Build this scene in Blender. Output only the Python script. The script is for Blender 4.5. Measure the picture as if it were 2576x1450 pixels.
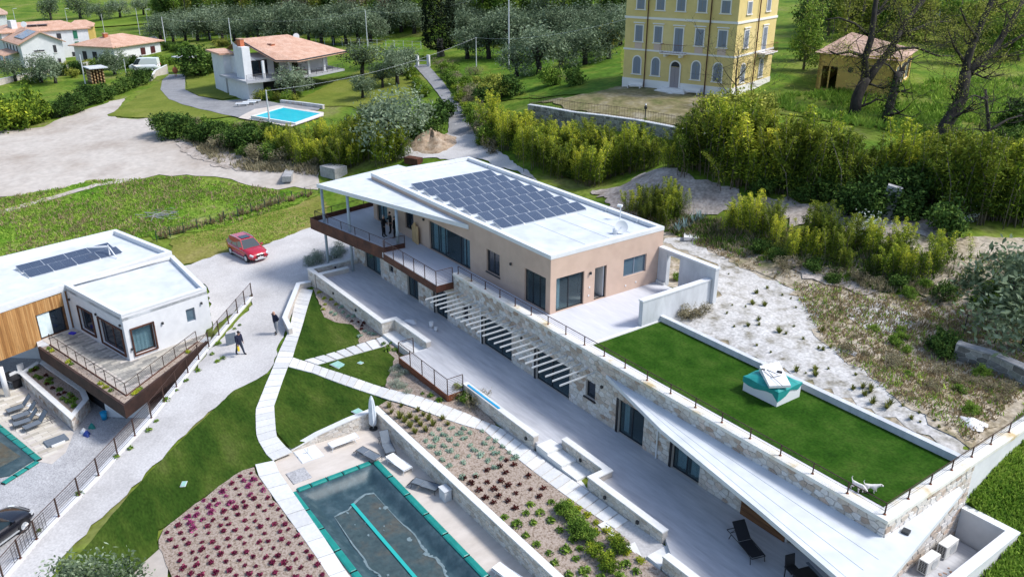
import bpy, math, random
import numpy as np
from mathutils import Vector, Matrix
from mathutils.geometry import delaunay_2d_cdt
rnd=random.Random(11); NR=np.random.default_rng(5)
for o in list(bpy.data.objects): bpy.data.objects.remove(o)
S=bpy.context.scene; COL=S.collection
PI=math.pi
# ---------------------------------------------------------------- camera
HC,PITCH,YAW,FPX=24.0,.39812,2.51837,2058.0      # metres, radians, focal length in pixels of a 2575 px wide picture
cd=bpy.data.cameras.new('camera'); cd.sensor_width=36; cd.lens=36*FPX/2575; cd.clip_start=.5; cd.clip_end=4000
cam=bpy.data.objects.new('camera',cd); COL.objects.link(cam); cam.location=(0,0,HC); cam.rotation_euler=(PI/2-PITCH,0,YAW-PI/2); S.camera=cam
# ---------------------------------------------------------------- sky, sun, exposure
SUN_EL,SUN_AZ=math.radians(50),math.atan2(.64,.53)
W=bpy.data.worlds.new('World'); S.world=W; W.use_nodes=True; wn=W.node_tree; bg=wn.nodes['Background']
sk=wn.nodes.new('ShaderNodeTexSky'); sk.sky_type='NISHITA'; sk.sun_disc=False; sk.sun_elevation=SUN_EL; sk.sun_rotation=PI/2-SUN_AZ
sk.air_density=1.0; sk.dust_density=1.6; sk.ozone_density=1.0
wn.links.new(sk.outputs[0],bg.inputs[0]); bg.inputs[1].default_value=.14
sl=bpy.data.lights.new('sun','SUN'); sl.energy=2.5; sl.angle=math.radians(12); sl.color=(1,.975,.94)
so=bpy.data.objects.new('sun',sl); COL.objects.link(so); so.rotation_euler=(PI/2-SUN_EL,0,SUN_AZ+PI/2)
S.view_settings.view_transform='Standard'; S.view_settings.look='None'; S.view_settings.exposure=.78; S.view_settings.gamma=1
S.view_settings.use_curve_mapping=False
# ---------------------------------------------------------------- pixel -> direction helpers
_cp,_sp=math.cos(PITCH),math.sin(PITCH)
FW=np.array([math.cos(YAW)*_cp,math.sin(YAW)*_cp,-_sp]); RT=np.array([math.sin(YAW),-math.cos(YAW),0]); UP=np.cross(RT,FW); CC=np.array([0,0,HC])
def ray(x,y): return FW*FPX+RT*(x-1287.5)-UP*(y-725)
def uz(x,y,z=0): d=ray(x,y); return CC+d*(z-HC)/d[2]
def uy(x,y,Y): d=ray(x,y); return CC+d*Y/d[1]
def ux(x,y,X): d=ray(x,y); return CC+d*X/d[0]
def V3(a): return Vector((float(a[0]),float(a[1]),float(a[2])))
# ---------------------------------------------------------------- mesh helpers
class MB:
    def __init__(s): s.v=[];s.f=[];s.m=[]
    def add(s,vs,fs,mi=0):
        n=len(s.v); s.v+=[(float(a[0]),float(a[1]),float(a[2])) for a in vs]; s.f+=[tuple(i+n for i in f) for f in fs]; s.m+=[mi]*len(fs); return s
    def box(s,x0,x1,y0,y1,z0,z1,mi=0):
        return s.add([(x0,y0,z0),(x1,y0,z0),(x1,y1,z0),(x0,y1,z0),(x0,y0,z1),(x1,y0,z1),(x1,y1,z1),(x0,y1,z1)],[(3,2,1,0),(4,5,6,7),(0,1,5,4),(1,2,6,5),(2,3,7,6),(3,0,4,7)],mi)
    def obox(s,c,hx,hy,hz,rz=0,mi=0,tilt=0):
        cs,sn=math.cos(rz),math.sin(rz); vs=[]
        for z in (-hz,hz):
            for x,y in ((-hx,-hy),(hx,-hy),(hx,hy),(-hx,hy)):
                X,Z=x*math.cos(tilt)+z*math.sin(tilt),-x*math.sin(tilt)+z*math.cos(tilt)
                vs.append((c[0]+X*cs-y*sn,c[1]+X*sn+y*cs,c[2]+Z))
        return s.add(vs,[(3,2,1,0),(4,5,6,7),(0,1,5,4),(1,2,6,5),(2,3,7,6),(3,0,4,7)],mi)
    def fbox(s,F,a0,a1,b0,b1,c0,c1,mi=0):
        vs=[F(a,b,c) for c in (c0,c1) for a,b in ((a0,b0),(a1,b0),(a1,b1),(a0,b1))]
        return s.add(vs,[(3,2,1,0),(4,5,6,7),(0,1,5,4),(1,2,6,5),(2,3,7,6),(3,0,4,7)],mi)
    def prism(s,poly,z0,z1,mi=0,mt=None):
        n=len(poly); zs0=z0 if hasattr(z0,'__len__') else [z0]*n; zs1=z1 if hasattr(z1,'__len__') else [z1]*n
        a=sum(poly[i][0]*poly[(i+1)%n][1]-poly[(i+1)%n][0]*poly[i][1] for i in range(n))
        idx=list(range(n)) if a>0 else list(range(n))[::-1]
        vs=[(poly[i][0],poly[i][1],zs0[i]) for i in idx]+[(poly[i][0],poly[i][1],zs1[i]) for i in idx]
        s.add(vs,[tuple(range(n-1,-1,-1))]+[(i,(i+1)%n,n+(i+1)%n,n+i) for i in range(n)],mi)
        s.f.append(tuple(len(s.v)-n+i for i in range(n))); s.m.append(mi if mt is None else mt); return s
    def tube(s,pts,r,n=6,mi=0,cap=True):
        pts=[V3(p) for p in pts]; k=len(pts); rs=r if hasattr(r,'__len__') else [r]*k; vs=[]; ref=None
        for i,p in enumerate(pts):
            t=(pts[min(i+1,k-1)]-pts[max(i-1,0)]).normalized()
            if ref is None: ref=Vector((0,0,1)) if abs(t.z)<.9 else Vector((1,0,0))
            a=t.cross(ref).normalized(); b=t.cross(a).normalized(); ref=-b if False else ref
            for j in range(n): vs.append(p+a*(rs[i]*math.cos(2*PI*j/n))+b*(rs[i]*math.sin(2*PI*j/n)))
        fs=[(i*n+j,i*n+(j+1)%n,(i+1)*n+(j+1)%n,(i+1)*n+j) for i in range(k-1) for j in range(n)]
        if cap: fs+=[tuple(range(n-1,-1,-1)),tuple((k-1)*n+j for j in range(n))]
        return s.add(vs,fs,mi)
    def lathe(s,c,prof,n=12,mi=0):
        vs=[(c[0]+r*math.cos(2*PI*j/n),c[1]+r*math.sin(2*PI*j/n),c[2]+z) for r,z in prof for j in range(n)]; k=len(prof)
        return s.add(vs,[(i*n+j,i*n+(j+1)%n,(i+1)*n+(j+1)%n,(i+1)*n+j) for i in range(k-1) for j in range(n)]+[tuple(range(n-1,-1,-1)),tuple((k-1)*n+j for j in range(n))],mi)
    def mesh(s,name,mats,smooth=False):
        me=bpy.data.meshes.new(name); me.from_pydata(s.v,[],s.f)
        for m in (mats if isinstance(mats,(list,tuple)) else [mats]): me.materials.append(m)
        if any(s.m): me.polygons.foreach_set('material_index',s.m)
        if smooth: me.polygons.foreach_set('use_smooth',[True]*len(s.f))
        me.update(); return me
    def build(s,name,mats,parent=None,smooth=False): return link(name,s.mesh(name,mats,smooth),parent)
def link(name,me,parent=None,loc=None,rz=0,sc=None):
    o=bpy.data.objects.new(name,me); COL.objects.link(o)
    if loc is not None: o.location=[float(v) for v in loc]
    if rz: o.rotation_euler=(0,0,rz)
    if sc is not None: o.scale=sc if hasattr(sc,'__len__') else (sc,)*3
    if parent is not None:
        o.parent=parent
        if parent.type=='EMPTY' and parent.get('wloc') is not None: o.matrix_parent_inverse=Matrix.Translation(-Vector(parent['wloc']))
    return o
def tag(o,label=None,cat=None,group=None,kind=None):
    for k,v in (('label',label),('category',cat),('group',group),('kind',kind)):
        if v: o[k]=v
    return o
def thing(name,label,cat,loc=(0,0,0),group=None):
    o=bpy.data.objects.new(name,None); COL.objects.link(o); o.location=[float(v) for v in loc]; o.empty_display_size=.3
    if any(abs(float(v))>1e-9 for v in loc): o['wloc']=[float(v) for v in loc]
    return tag(o,label,cat,group)
def copy_tree(o,parent=None):
    c=o.copy(); COL.objects.link(c); c.parent=parent
    for ch in o.children: copy_tree(ch,c)
    return c
_used=set()
def put(proto,loc,rz=0,sc=1,label=None,group=None,cat=None):
    c=copy_tree(proto) if proto.name in _used else proto
    _used.add(proto.name); c.location=[float(v) for v in loc]; c.rotation_euler=(0,0,rz); c.scale=sc if hasattr(sc,'__len__') else (sc,)*3
    return tag(c,label,cat,group)
def frame(p,u,n=None):
    p=np.asarray(p,float); u=np.asarray([u[0],u[1],0.]); u=u/np.linalg.norm(u); nn=np.array([u[1],-u[0],0.]) if n is None else np.asarray(n,float)
    return lambda a,b,c: p+u*a+nn*b+np.array([0,0,c])     # a along the wall, b outwards, c up
# ---------------------------------------------------------------- materials
def mat(name,cols,scale=1.0,rough=.8,bump=0.0,bscale=8.0,metal=0,spec=.4,rand=0.0,detail=4,stretch=None,fine=0.0,fscale=20.0,lo=.3,hi=.7,obj=False,emit=None):
    m=bpy.data.materials.new(name); m.use_nodes=True; nt=m.node_tree; N=nt.nodes; L=nt.links; b=N['Principled BSDF']
    b.inputs['Roughness'].default_value=rough; b.inputs['Metallic'].default_value=metal; b.inputs['Specular IOR Level'].default_value=spec
    if not isinstance(cols[0],(tuple,list)): cols=[cols]
    co=N.new('ShaderNodeTexCoord').outputs['Object'] if obj else N.new('ShaderNodeNewGeometry').outputs['Position']
    if stretch:
        mp=N.new('ShaderNodeMapping'); L.new(co,mp.inputs[0]); mp.inputs['Scale'].default_value=stretch[:3]
        if len(stretch)>3: mp.inputs['Rotation'].default_value=(0,0,stretch[3])
        co=mp.outputs[0]
    out=None
    if len(cols)>1:
        t=N.new('ShaderNodeTexNoise'); t.inputs['Scale'].default_value=scale; t.inputs['Detail'].default_value=detail; t.inputs['Roughness'].default_value=.6; L.new(co,t.inputs[0])
        fac=t.outputs[0]
        if rand:
            oi=N.new('ShaderNodeObjectInfo'); ge=N.new('ShaderNodeNewGeometry')
            a=N.new('ShaderNodeMath'); a.operation='ADD'; L.new(oi.outputs['Random'],a.inputs[0]); L.new(ge.outputs['Random Per Island'],a.inputs[1])
            fr=N.new('ShaderNodeMath'); fr.operation='FRACT'; L.new(a.outputs[0],fr.inputs[0])
            mx=N.new('ShaderNodeMix'); mx.inputs[0].default_value=rand; L.new(fac,mx.inputs[2]); L.new(fr.outputs[0],mx.inputs[3]); fac=mx.outputs[0]
        r=N.new('ShaderNodeValToRGB'); L.new(fac,r.inputs[0]); el=r.color_ramp.elements
        while len(el)<len(cols): el.new(.5)
        for i,c in enumerate(cols): el[i].position=lo+(hi-lo)*i/(len(cols)-1); el[i].color=(*c,1)
        out=r.outputs[0]
    if fine:
        t2=N.new('ShaderNodeTexNoise'); t2.inputs['Scale'].default_value=fscale; t2.inputs['Detail'].default_value=3; L.new(co,t2.inputs[0])
        mr=N.new('ShaderNodeMapRange'); mr.inputs[1].default_value=.3; mr.inputs[2].default_value=.7; mr.inputs[3].default_value=1-fine; mr.inputs[4].default_value=1+fine*.6; L.new(t2.outputs[0],mr.inputs[0])
        mm=N.new('ShaderNodeVectorMath'); mm.operation='SCALE'
        if out: L.new(out,mm.inputs[0])
        else: mm.inputs[0].default_value=cols[0]
        L.new(mr.outputs[0],mm.inputs['Scale']); out=mm.outputs[0]
    if out: L.new(out,b.inputs['Base Color'])
    else: b.inputs['Base Color'].default_value=(*cols[0],1)
    if bump:
        t3=N.new('ShaderNodeTexNoise'); t3.inputs['Scale'].default_value=bscale; t3.inputs['Detail'].default_value=4; L.new(co,t3.inputs[0])
        bp=N.new('ShaderNodeBump'); bp.inputs['Strength'].default_value=min(1,bump*4); bp.inputs['Distance'].default_value=bump; L.new(t3.outputs[0],bp.inputs['Height']); L.new(bp.outputs[0],b.inputs['Normal'])
    return m
def leafmat(name,cols,scale=.9,zgrad=0.0,zh=3.0,trans=.25,rnd_w=.35):
    m=bpy.data.materials.new(name); m.use_nodes=True; nt=m.node_tree; N=nt.nodes; L=nt.links; b=N['Principled BSDF']
    b.inputs['Roughness'].default_value=.8; b.inputs['Specular IOR Level'].default_value=.08
    tc=N.new('ShaderNodeTexCoord'); t=N.new('ShaderNodeTexNoise'); t.inputs['Scale'].default_value=scale; t.inputs['Detail'].default_value=3; L.new(tc.outputs['Object'],t.inputs[0])
    oi=N.new('ShaderNodeObjectInfo'); ge=N.new('ShaderNodeNewGeometry')
    def mth(op,a,bv):
        n=N.new('ShaderNodeMath'); n.operation=op
        for i,x in enumerate((a,bv)):
            if hasattr(x,'links'): L.new(x,n.inputs[i])
            else: n.inputs[i].default_value=x
        return n.outputs[0]
    f=mth('ADD',mth('MULTIPLY',t.outputs[0],1-rnd_w*.5),mth('MULTIPLY',mth('SUBTRACT',ge.outputs['Random Per Island'],.5),rnd_w))
    f=mth('ADD',f,mth('MULTIPLY',mth('SUBTRACT',oi.outputs['Random'],.5),.22))
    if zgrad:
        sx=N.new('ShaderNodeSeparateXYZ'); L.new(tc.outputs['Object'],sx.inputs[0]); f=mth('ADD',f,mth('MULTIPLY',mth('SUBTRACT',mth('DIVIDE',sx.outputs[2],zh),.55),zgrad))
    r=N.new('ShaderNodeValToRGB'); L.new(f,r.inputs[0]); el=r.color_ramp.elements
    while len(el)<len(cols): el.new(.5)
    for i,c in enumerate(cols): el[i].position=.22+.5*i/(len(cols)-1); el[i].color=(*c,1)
    L.new(r.outputs[0],b.inputs['Base Color'])
    tr=N.new('ShaderNodeBsdfTranslucent'); L.new(r.outputs[0],tr.inputs[0]); mx=N.new('ShaderNodeMixShader'); mx.inputs[0].default_value=trans
    L.new(b.outputs[0],mx.inputs[1]); L.new(tr.outputs[0],mx.inputs[2]); L.new(mx.outputs[0],N['Material Output'].inputs[0])
    return m
def glassmat(name,col,mixv=.45,rough=.03):
    m=bpy.data.materials.new(name); m.use_nodes=True; nt=m.node_tree; N=nt.nodes; L=nt.links; b=N['Principled BSDF']
    b.inputs['Base Color'].default_value=(*col,1); b.inputs['Roughness'].default_value=rough; b.inputs['Specular IOR Level'].default_value=.8
    tr=N.new('ShaderNodeBsdfTransparent'); tr.inputs[0].default_value=(.82,.92,.95,1); mx=N.new('ShaderNodeMixShader'); mx.inputs[0].default_value=mixv
    L.new(b.outputs[0],mx.inputs[2]); L.new(tr.outputs[0],mx.inputs[1]); L.new(mx.outputs[0],N['Material Output'].inputs[0]); return m
M={}
def dm(k,*a,**kw): M[k]=mat(k,*a,**kw)
dm('roof_white',[(.50,.535,.57),(.56,.59,.62),(.60,.62,.64)],scale=.5,rough=.6,bump=.004,bscale=2,fine=.10,fscale=1.3,detail=7)
dm('coping',[(.60,.62,.64),(.66,.67,.68)],scale=.6,rough=.5,fine=.05,fscale=4)
dm('white_plaster',[(.58,.59,.61),(.65,.655,.665)],scale=.5,rough=.85,bump=.003,bscale=20,fine=.05,fscale=2)
dm('pink_plaster',[(.48,.345,.27),(.52,.38,.30),(.54,.40,.32)],scale=.4,rough=.9,bump=.004,bscale=25,fine=.06,fscale=1.5)
dm('concrete',[(.44,.46,.49),(.56,.58,.60)],scale=.7,rough=.85,bump=.005,bscale=9,fine=.12,fscale=3,stretch=(1,1,.35))
dm('concrete_dark',[(.25,.25,.26),(.4,.4,.4)],scale=.8,rough=.9,bump=.02,bscale=5,fine=.2,fscale=5)
dm('cap_white',[(.60,.60,.59),(.68,.68,.665)],scale=.8,rough=.7,fine=.07,fscale=5,bump=.003)
dm('cap_stained',[(.52,.40,.21),(.66,.62,.53),(.68,.67,.63)],scale=.9,rough=.75,fine=.08,fscale=4,lo=.28,hi=.5)
dm('stone',[(.30,.20,.14),(.46,.40,.34),(.55,.52,.48),(.62,.60,.58),(.52,.36,.25)],scale=1.5,rough=.85,rand=.75,bump=.012,bscale=7,fine=.14,fscale=11,lo=.05,hi=.95)
dm('stone_pale',[(.38,.31,.25),(.52,.48,.42),(.60,.57,.53),(.56,.46,.36)],scale=1.5,rough=.85,rand=.7,bump=.012,bscale=7,fine=.13,fscale=9,lo=.05,hi=.95)
dm('mortar',[(.42,.38,.34),(.52,.48,.44)],scale=2,rough=.95,bump=.01,bscale=20)
dm('corten',[(.045,.016,.010),(.085,.030,.017),(.12,.045,.024)],scale=1.2,rough=.75,bump=.003,bscale=12,fine=.25,fscale=6)
dm('corten_dark',[(.022,.012,.010),(.04,.02,.015),(.06,.03,.022)],scale=1.0,rough=.7,fine=.2,fscale=5)
dm('stone_old',[(.08,.08,.07),(.18,.17,.15),(.33,.32,.29),(.12,.13,.08)],scale=1.2,rough=.95,rand=.6,bump=.03,bscale=5,fine=.25,fscale=6,lo=.05,hi=.95)
dm('corten_orange',[(.13,.04,.018),(.20,.065,.028)],scale=1.5,rough=.8,fine=.2,fscale=6)
dm('rail_brown',[(.05,.03,.024),(.075,.04,.03)],scale=5,rough=.6,metal=.3)
dm('dark_frame',(.018,.022,.028),rough=.4); dm('black',(.012,.012,.014),rough=.5); dm('black_soft',(.02,.021,.025),rough=.85)
dm('grey_paint',(.33,.39,.43),rough=.5); dm('alu',[(.55,.58,.6),(.62,.65,.67)],scale=3,rough=.35,metal=.4)
dm('white_paint',(.66,.67,.68),rough=.5); dm('dark_metal',(.05,.055,.06),rough=.45,metal=.5)
dm('dirty_white',[(.55,.56,.55),(.72,.72,.7)],scale=3,rough=.7)
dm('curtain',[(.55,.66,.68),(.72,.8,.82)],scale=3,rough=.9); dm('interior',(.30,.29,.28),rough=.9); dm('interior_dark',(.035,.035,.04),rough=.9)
M['glass']=glassmat('glass',(.06,.09,.11),.3); M['glass_dark']=glassmat('glass_dark',(.02,.03,.045),.8); M['glass_blue']=glassmat('glass_blue',(.10,.16,.21),.75)
dm('solar_cell',[(.045,.062,.10),(.06,.08,.12)],scale=.8,rough=.15,spec=.8)
dm('wood_clad',[(.24,.105,.03),(.40,.20,.065),(.52,.30,.12)],scale=1.2,rough=.7,rand=.65,stretch=(3,3,.25),fine=.2,fscale=5,lo=.1,hi=.9)
dm('wood_dark',[(.10,.045,.02),(.20,.09,.035)],scale=2,rough=.7,stretch=(.4,1,4),fine=.3,fscale=5); dm('wood_pale',[(.42,.28,.14),(.55,.38,.2)],scale=2,rough=.8)
dm('plank_tile',[(.16,.155,.15),(.33,.315,.28),(.50,.46,.39)],scale=.8,rough=.75,rand=.8,fine=.2,fscale=6,lo=.05,hi=.95)
dm('terra_tile',[(.43,.24,.165),(.51,.315,.225),(.57,.38,.29)],scale=.8,rough=.85,fine=.25,fscale=6,bump=.03,bscale=8)
dm('terra_old',[(.32,.20,.15),(.43,.29,.225),(.48,.34,.28)],scale=.9,rough=.9,fine=.28,fscale=5,bump=.03,bscale=7)
dm('terra_pot',(.42,.13,.06),rough=.85)
dm('villa_yellow',[(.58,.45,.175),(.63,.50,.21),(.66,.53,.25)],scale=.25,rough=.9,fine=.06,fscale=1.5); dm('villa_ochre',[(.55,.37,.10),(.62,.44,.14)],scale=.3,rough=.9,fine=.08,fscale=1)
dm('villa_trim',(.70,.68,.66),rough=.8); dm('villa_pink',(.55,.42,.36),rough=.85); dm('shutter',(.19,.22,.27),rough=.7); dm('shutter_green',(.02,.14,.08),rough=.6); dm('shutter_red',(.06,.012,.014),rough=.6)
dm('door_wood',(.26,.23,.24),rough=.7)
# ---------------------------------------------------------------- terrain: heights known at points seen in the picture
CP=[]   # (x,y,z)
def cpx(*l):
    for px,py,z in l: p=uz(px,py,z); CP.append((p[0],p[1],z))
CP+=[(-56.9,21.8,-.88),(-51,21.8,-.82),(-46,21.8,-.78),(-42,21.5,-.7),(-38.5,20.6,-.62),(-35.5,20.5,-.6),(-31,21.8,-.66),(-27,21.8,-.55),(-22,21.8,-.48),(-19,20.7,-.5),(-15,20,-.6),(-10,18,-.8),
 (-34,18.2,-.62),(-28,18.2,-.68),(-22,18.2,-.72),(-37.5,17.6,-.6),(-40,16,-1.05),(-39.5,13,-1.45),(-38.5,11,-1.52),(-34.5,9.6,-1.6),(-28,9.2,-1.7),(-22,9,-1.8),(-30,6,-2.0),(-34,4.5,-2.2),(-25,3,-2.6),(-18,12,-1.5),
 (-61.5,24.5,-1.1),(-64,27,-.9),(-63,31,-.2),(-63,35,.9),(-62,38,2.2),(-60,40.5,3.1),(-63,41,2.2),(-68,38,.3),(-66,43,1.4),
 (-56,40,3.2),(-48,40,3.25),(-40,40,3.25),(-33,39,3.25),(-30,35,3.25),(-22,35,3.25),(-14,35,3.2),(-28,40,3.3),(-20,40,3.25),(-14,39,3.1),(-24,44,3.35),(-33,43.5,3.3),(-40,43,3.3),(-50,43,3.3),
 (-11.2,33.5,1.4),(-11.2,36,2.3),(-11.2,39,3.0),(-8,30,.6),(-7,34,1.2),(-5,38,2.0),(-8,42,2.8),(-8,26,0.0),(-2,30,.2),(-10,23,-.5),(-5,20,-.8),
 (-57,17,-1.45),(-53.5,15.5,-1.5),(-48,15,-1.35),(-50,19,-1.1),(-58,20.5,-1.25)]
cpx((635,765,-1.5),(520,880,-1.75),(430,1000,-2.0),(300,1150,-2.3),(150,1290,-2.6),(20,1410,-2.9),(640,640,-1.25),(740,600,-1.2),(700,700,-1.3),(560,600,-1.4),(470,660,-1.6),
 (0,640,-2.2),(120,560,-1.8),(430,580,-1.5),(600,520,-1.1),(760,485,-.7),(0,500,-1.2),(250,470,-.8),(430,430,-.2),(640,430,.1),(720,440,.2),(780,430,.6),(0,380,-.6),(150,320,.1),(300,330,.4),(0,300,0),
 (430,330,1.0),(560,350,1.0),(560,400,.4),(600,310,1.7),(720,330,1.9),(800,360,1.6),(870,400,1.0),(850,330,2.2),(950,360,2.4),(1000,370,2.6),
 (300,285,.9),(400,270,1.3),(450,240,1.5),(560,270,1.85),(640,255,2.0),(720,290,2.0),(800,292,2.05),(820,240,2.7),(900,230,3.1),(1000,225,3.6),(1060,260,3.8),(950,170,3.8),
 (430,190,1.2),(450,175,1.0),(520,200,1.8),(570,180,2.4),(330,180,1.0),(380,165,1.0),(200,200,.6),(100,205,.4),(20,255,0),(250,235,.7),(100,165,0),(0,170,0),(240,150,.4),
 (600,110,3.0),(800,110,3.8),(950,115,4.4),(420,95,1.6),(1010,100,5.0),(1060,125,5.3),(100,75,0),(300,80,.6),(200,20,2.5),(20,20,2.0),(380,30,3.0),(500,70,2.8),(700,72,4),(900,60,5.5),(1100,60,7.5),
 (1070,345,3.0),(1170,340,3.45),(1180,300,3.95),(1140,255,4.2),(1100,210,4.5),(1065,165,5.0),(1100,140,5.8),(1230,380,3.35),(1300,430,3.25),(1280,350,3.8),(1250,290,4.3),(1180,220,4.7),
 (1300,130,6.3),(1250,180,5.4),(1500,170,7.4),(1450,90,8.2),(1300,60,8.5),(1350,230,6.0),(1330,310,5.3),(1450,345,5.2),(1560,380,5.2),(1480,440,3.6),(1560,470,4.3),
 (1570,560,3.3),(1640,440,6.0),(1720,470,5.9),(1900,520,5.4),(2080,640,4.4),(2300,620,5.4),(2200,700,4.0),(2420,740,4.0),(2570,650,5.2),(1720,600,3.35),(1850,660,3.35),(2050,740,3.4),(2250,790,3.4),(2400,830,3.35),(2560,900,3.2),(2500,1000,3.1),
 (1740,400,6.5),(1900,400,6.6),(2100,420,6.6),(2300,420,6.4),(2500,450,6.0),
 (2147,290,7.4),(2225,315,7.1),(2360,355,6.8),(2500,330,6.8),(2300,260,7.8),(2450,250,7.6),(2200,240,8.1),(2050,230,8.2),(2350,205,8.6),(2500,180,8.6),(2200,120,10),(2450,90,10.5))
CP+=[(-76,68,7.6),(-74,71,8),(-67,69,7.9),(-60,71,7.9),(-58,78,8),(-66,80,8.3),(-74,63,7.45),(-66,63,7.4),(-58,64,7.3),(-75,54,5.6),(-66,55,5.7),(-57,58.5,5.8),(-53,66,7.3)]
for k in range(24):
    a=2*PI*k/24; CP+=[(-100+420*math.cos(a),60+420*math.sin(a),9 if abs(k-9)<6 else 0),(-100+1200*math.cos(a),60+1200*math.sin(a),14 if abs(k-9)<6 else 0)]
CP=np.array(CP); _P=CP[:,:2]/50
def _phi(r2): return .5*r2*np.log(r2+1e-9)
def _tps():
    n=len(CP); A=np.zeros((n+3,n+3)); d=((_P[:,None]-_P[None])**2).sum(-1); A[:n,:n]=_phi(d)+np.eye(n)*4e-4; A[:n,n]=1; A[:n,n+1:]=_P; A[n,:n]=1; A[n+1:,:n]=_P.T
    return np.linalg.solve(A,np.concatenate([CP[:,2],[0,0,0]]))
_w=_tps()
def tps(x,y):
    q=np.stack([np.ravel(x),np.ravel(y)],-1)/50; out=np.empty(len(q))
    for i in range(0,len(q),20000):
        c=q[i:i+20000]; d=((c[:,None]-_P[None])**2).sum(-1); out[i:i+20000]=_phi(d)@_w[:-3]+_w[-3]+c@_w[-2:]
    return out.reshape(np.shape(x))
X0,X1,Y0,Y1,ST=-300.,30.,-40.,230.,.75
_gx=np.arange(X0,X1+ST,ST); _gy=np.arange(Y0,Y1+ST,ST); _GX,_GY=np.meshgrid(_gx,_gy,indexing='ij'); HG=tps(_GX,_GY)
HG+=.05*np.sin(_GX*.9+.3*_GY)*np.sin(_GY*.8-.2*_GX)
def inside(poly,x,y):
    x=np.asarray(x);y=np.asarray(y); r=np.zeros(x.shape,bool); n=len(poly)
    for i in range(n):
        (xa,ya),(xb,yb)=poly[i][:2],poly[(i+1)%n][:2]
        c=((ya>y)!=(yb>y)); 
        with np.errstate(divide='ignore',invalid='ignore'): r^=c&(x<(xb-xa)*(y-ya)/((yb-ya) if yb!=ya else 1e-9)+xa)
    return r
def hraw(x,y):
    x=np.asarray(x,float);y=np.asarray(y,float); i=np.clip((x-X0)/ST,0,len(_gx)-1.001); j=np.clip((y-Y0)/ST,0,len(_gy)-1.001); a=i.astype(int);b=j.astype(int);u=i-a;v=j-b
    return HG[a,b]*(1-u)*(1-v)+HG[a+1,b]*u*(1-v)+HG[a,b+1]*(1-u)*v+HG[a+1,b+1]*u*v
LOWYARD=[(-54.2,13.2),(-52.9,12.05),(-46.45,6.75),(-42.55,3.1),(-39.2,-.35),(-37.0,-2.5),(-30,-9.4),(-36,-22),(-80,-22),(-74,2),(-66,4.5),(-62.4,12)]
CUTS=[([(-56.2,22.6),(-46.6,22.6),(-46.6,23.6),(-41,23.6),(-41,21.4),(-36,21.4),(-36,22.8),(-19,22.8),(-18.4,21.8),(-9.97,21.8),(-9.97,33.0),(-13.2,33.0),(-31.2,32.4),(-31.2,37.3),(-57.8,37.3),(-57.8,27)],-2.2),
 ([(-57.2,23.4),(-58,30),(-58.3,37),(-50,37),(-50,24)],-2.2),
 ([(-37.85,12.3),(-37.75,15.2),(-37.5,17.42),(-20,17.42),(-8,17.42),(-8,10.2),(-34.3,10.3),(-37.3,11.2)],-2.9),
 (LOWYARD,-4.72),
 ([(-115.2,38),(-115.8,42),(-109,44.2),(-105,40),(-109.5,37.4)],.2)]
def hclip(x,y):
    z=np.array(hraw(x,y))
    for poly,h in CUTS:
        m=inside(poly,x,y); z=np.where(m,np.minimum(z,h),z)
    return z
def h1(x,y): return float(hraw(x,y))
_ts=np.geomspace(18,330,1500)
def GN(P):
    P=np.atleast_2d(np.asarray(P,float)); D=FW[None]*FPX+RT[None]*(P[:,:1]-1287.5)-UP[None]*(P[:,1:2]-725); D/=np.linalg.norm(D[:,:2],axis=1)[:,None]
    X=D[:,0:1]*_ts;Y=D[:,1:2]*_ts;Z=HC+D[:,2:3]*_ts; b=Z<hraw(X,Y); k=np.where(b.any(1),b.argmax(1),len(_ts)-1); k=np.maximum(k,1); r=np.arange(len(P))
    g0=Z[r,k-1]-hraw(X[r,k-1],Y[r,k-1]); g1=Z[r,k]-hraw(X[r,k],Y[r,k]); f=np.clip(g0/(g0-g1+1e-9),0,1); t=_ts[k-1]+(_ts[k]-_ts[k-1])*f
    o=np.stack([D[:,0]*t,D[:,1]*t,HC+D[:,2]*t],1); o[:,2]=hraw(o[:,0],o[:,1]); return o
def G(px,py): return GN([(px,py)])[0]
def hgt(px,py,base):
    d=ray(px,py); h=d[:2]; t=(np.asarray(base)[:2]@h)/(h@h); return (CC+d*t)[2]
# ground sheet: rings round the drone's nadir, out to the horizon
dm('ground_grass',[(.05,.105,.012),(.095,.165,.018),(.15,.20,.03),(.19,.19,.07)],scale=.16,rough=.95,bump=.05,bscale=3,fine=.35,fscale=2.2,detail=6,spec=.06)
def ground():
    ang=YAW+np.radians(np.concatenate([np.arange(-180,-44,4),np.arange(-44,44.1,.4),np.arange(48,181,4)])); rs=np.concatenate([[0],np.geomspace(7,300,330),np.geomspace(310,2600,26)])
    A,R=np.meshgrid(ang,rs,indexing='ij'); X=R*np.cos(A);Y=R*np.sin(A); Z=np.where((X>X0)&(X<X1)&(Y>Y0)&(Y<Y1),hclip(X,Y),0.)
    far=~((X>X0)&(X<X1)&(Y>Y0)&(Y<Y1)); Z[far]=tps(X[far],Y[far]); n,m=A.shape
    i=np.arange(n*m).reshape(n,m); F=np.stack([i[:-1,:-1],i[:-1,1:],i[1:,1:],i[1:,:-1]],-1).reshape(-1,4)[:,::-1]
    me=bpy.data.meshes.new('ground'); me.from_pydata(np.stack([X,Y,Z],-1).reshape(-1,3).tolist(),[],F.tolist()); me.materials.append(M['ground_grass']); me.polygons.foreach_set('use_smooth',[True]*len(F))
    tag(link('ground',me),kind='structure')
ground()
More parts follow.
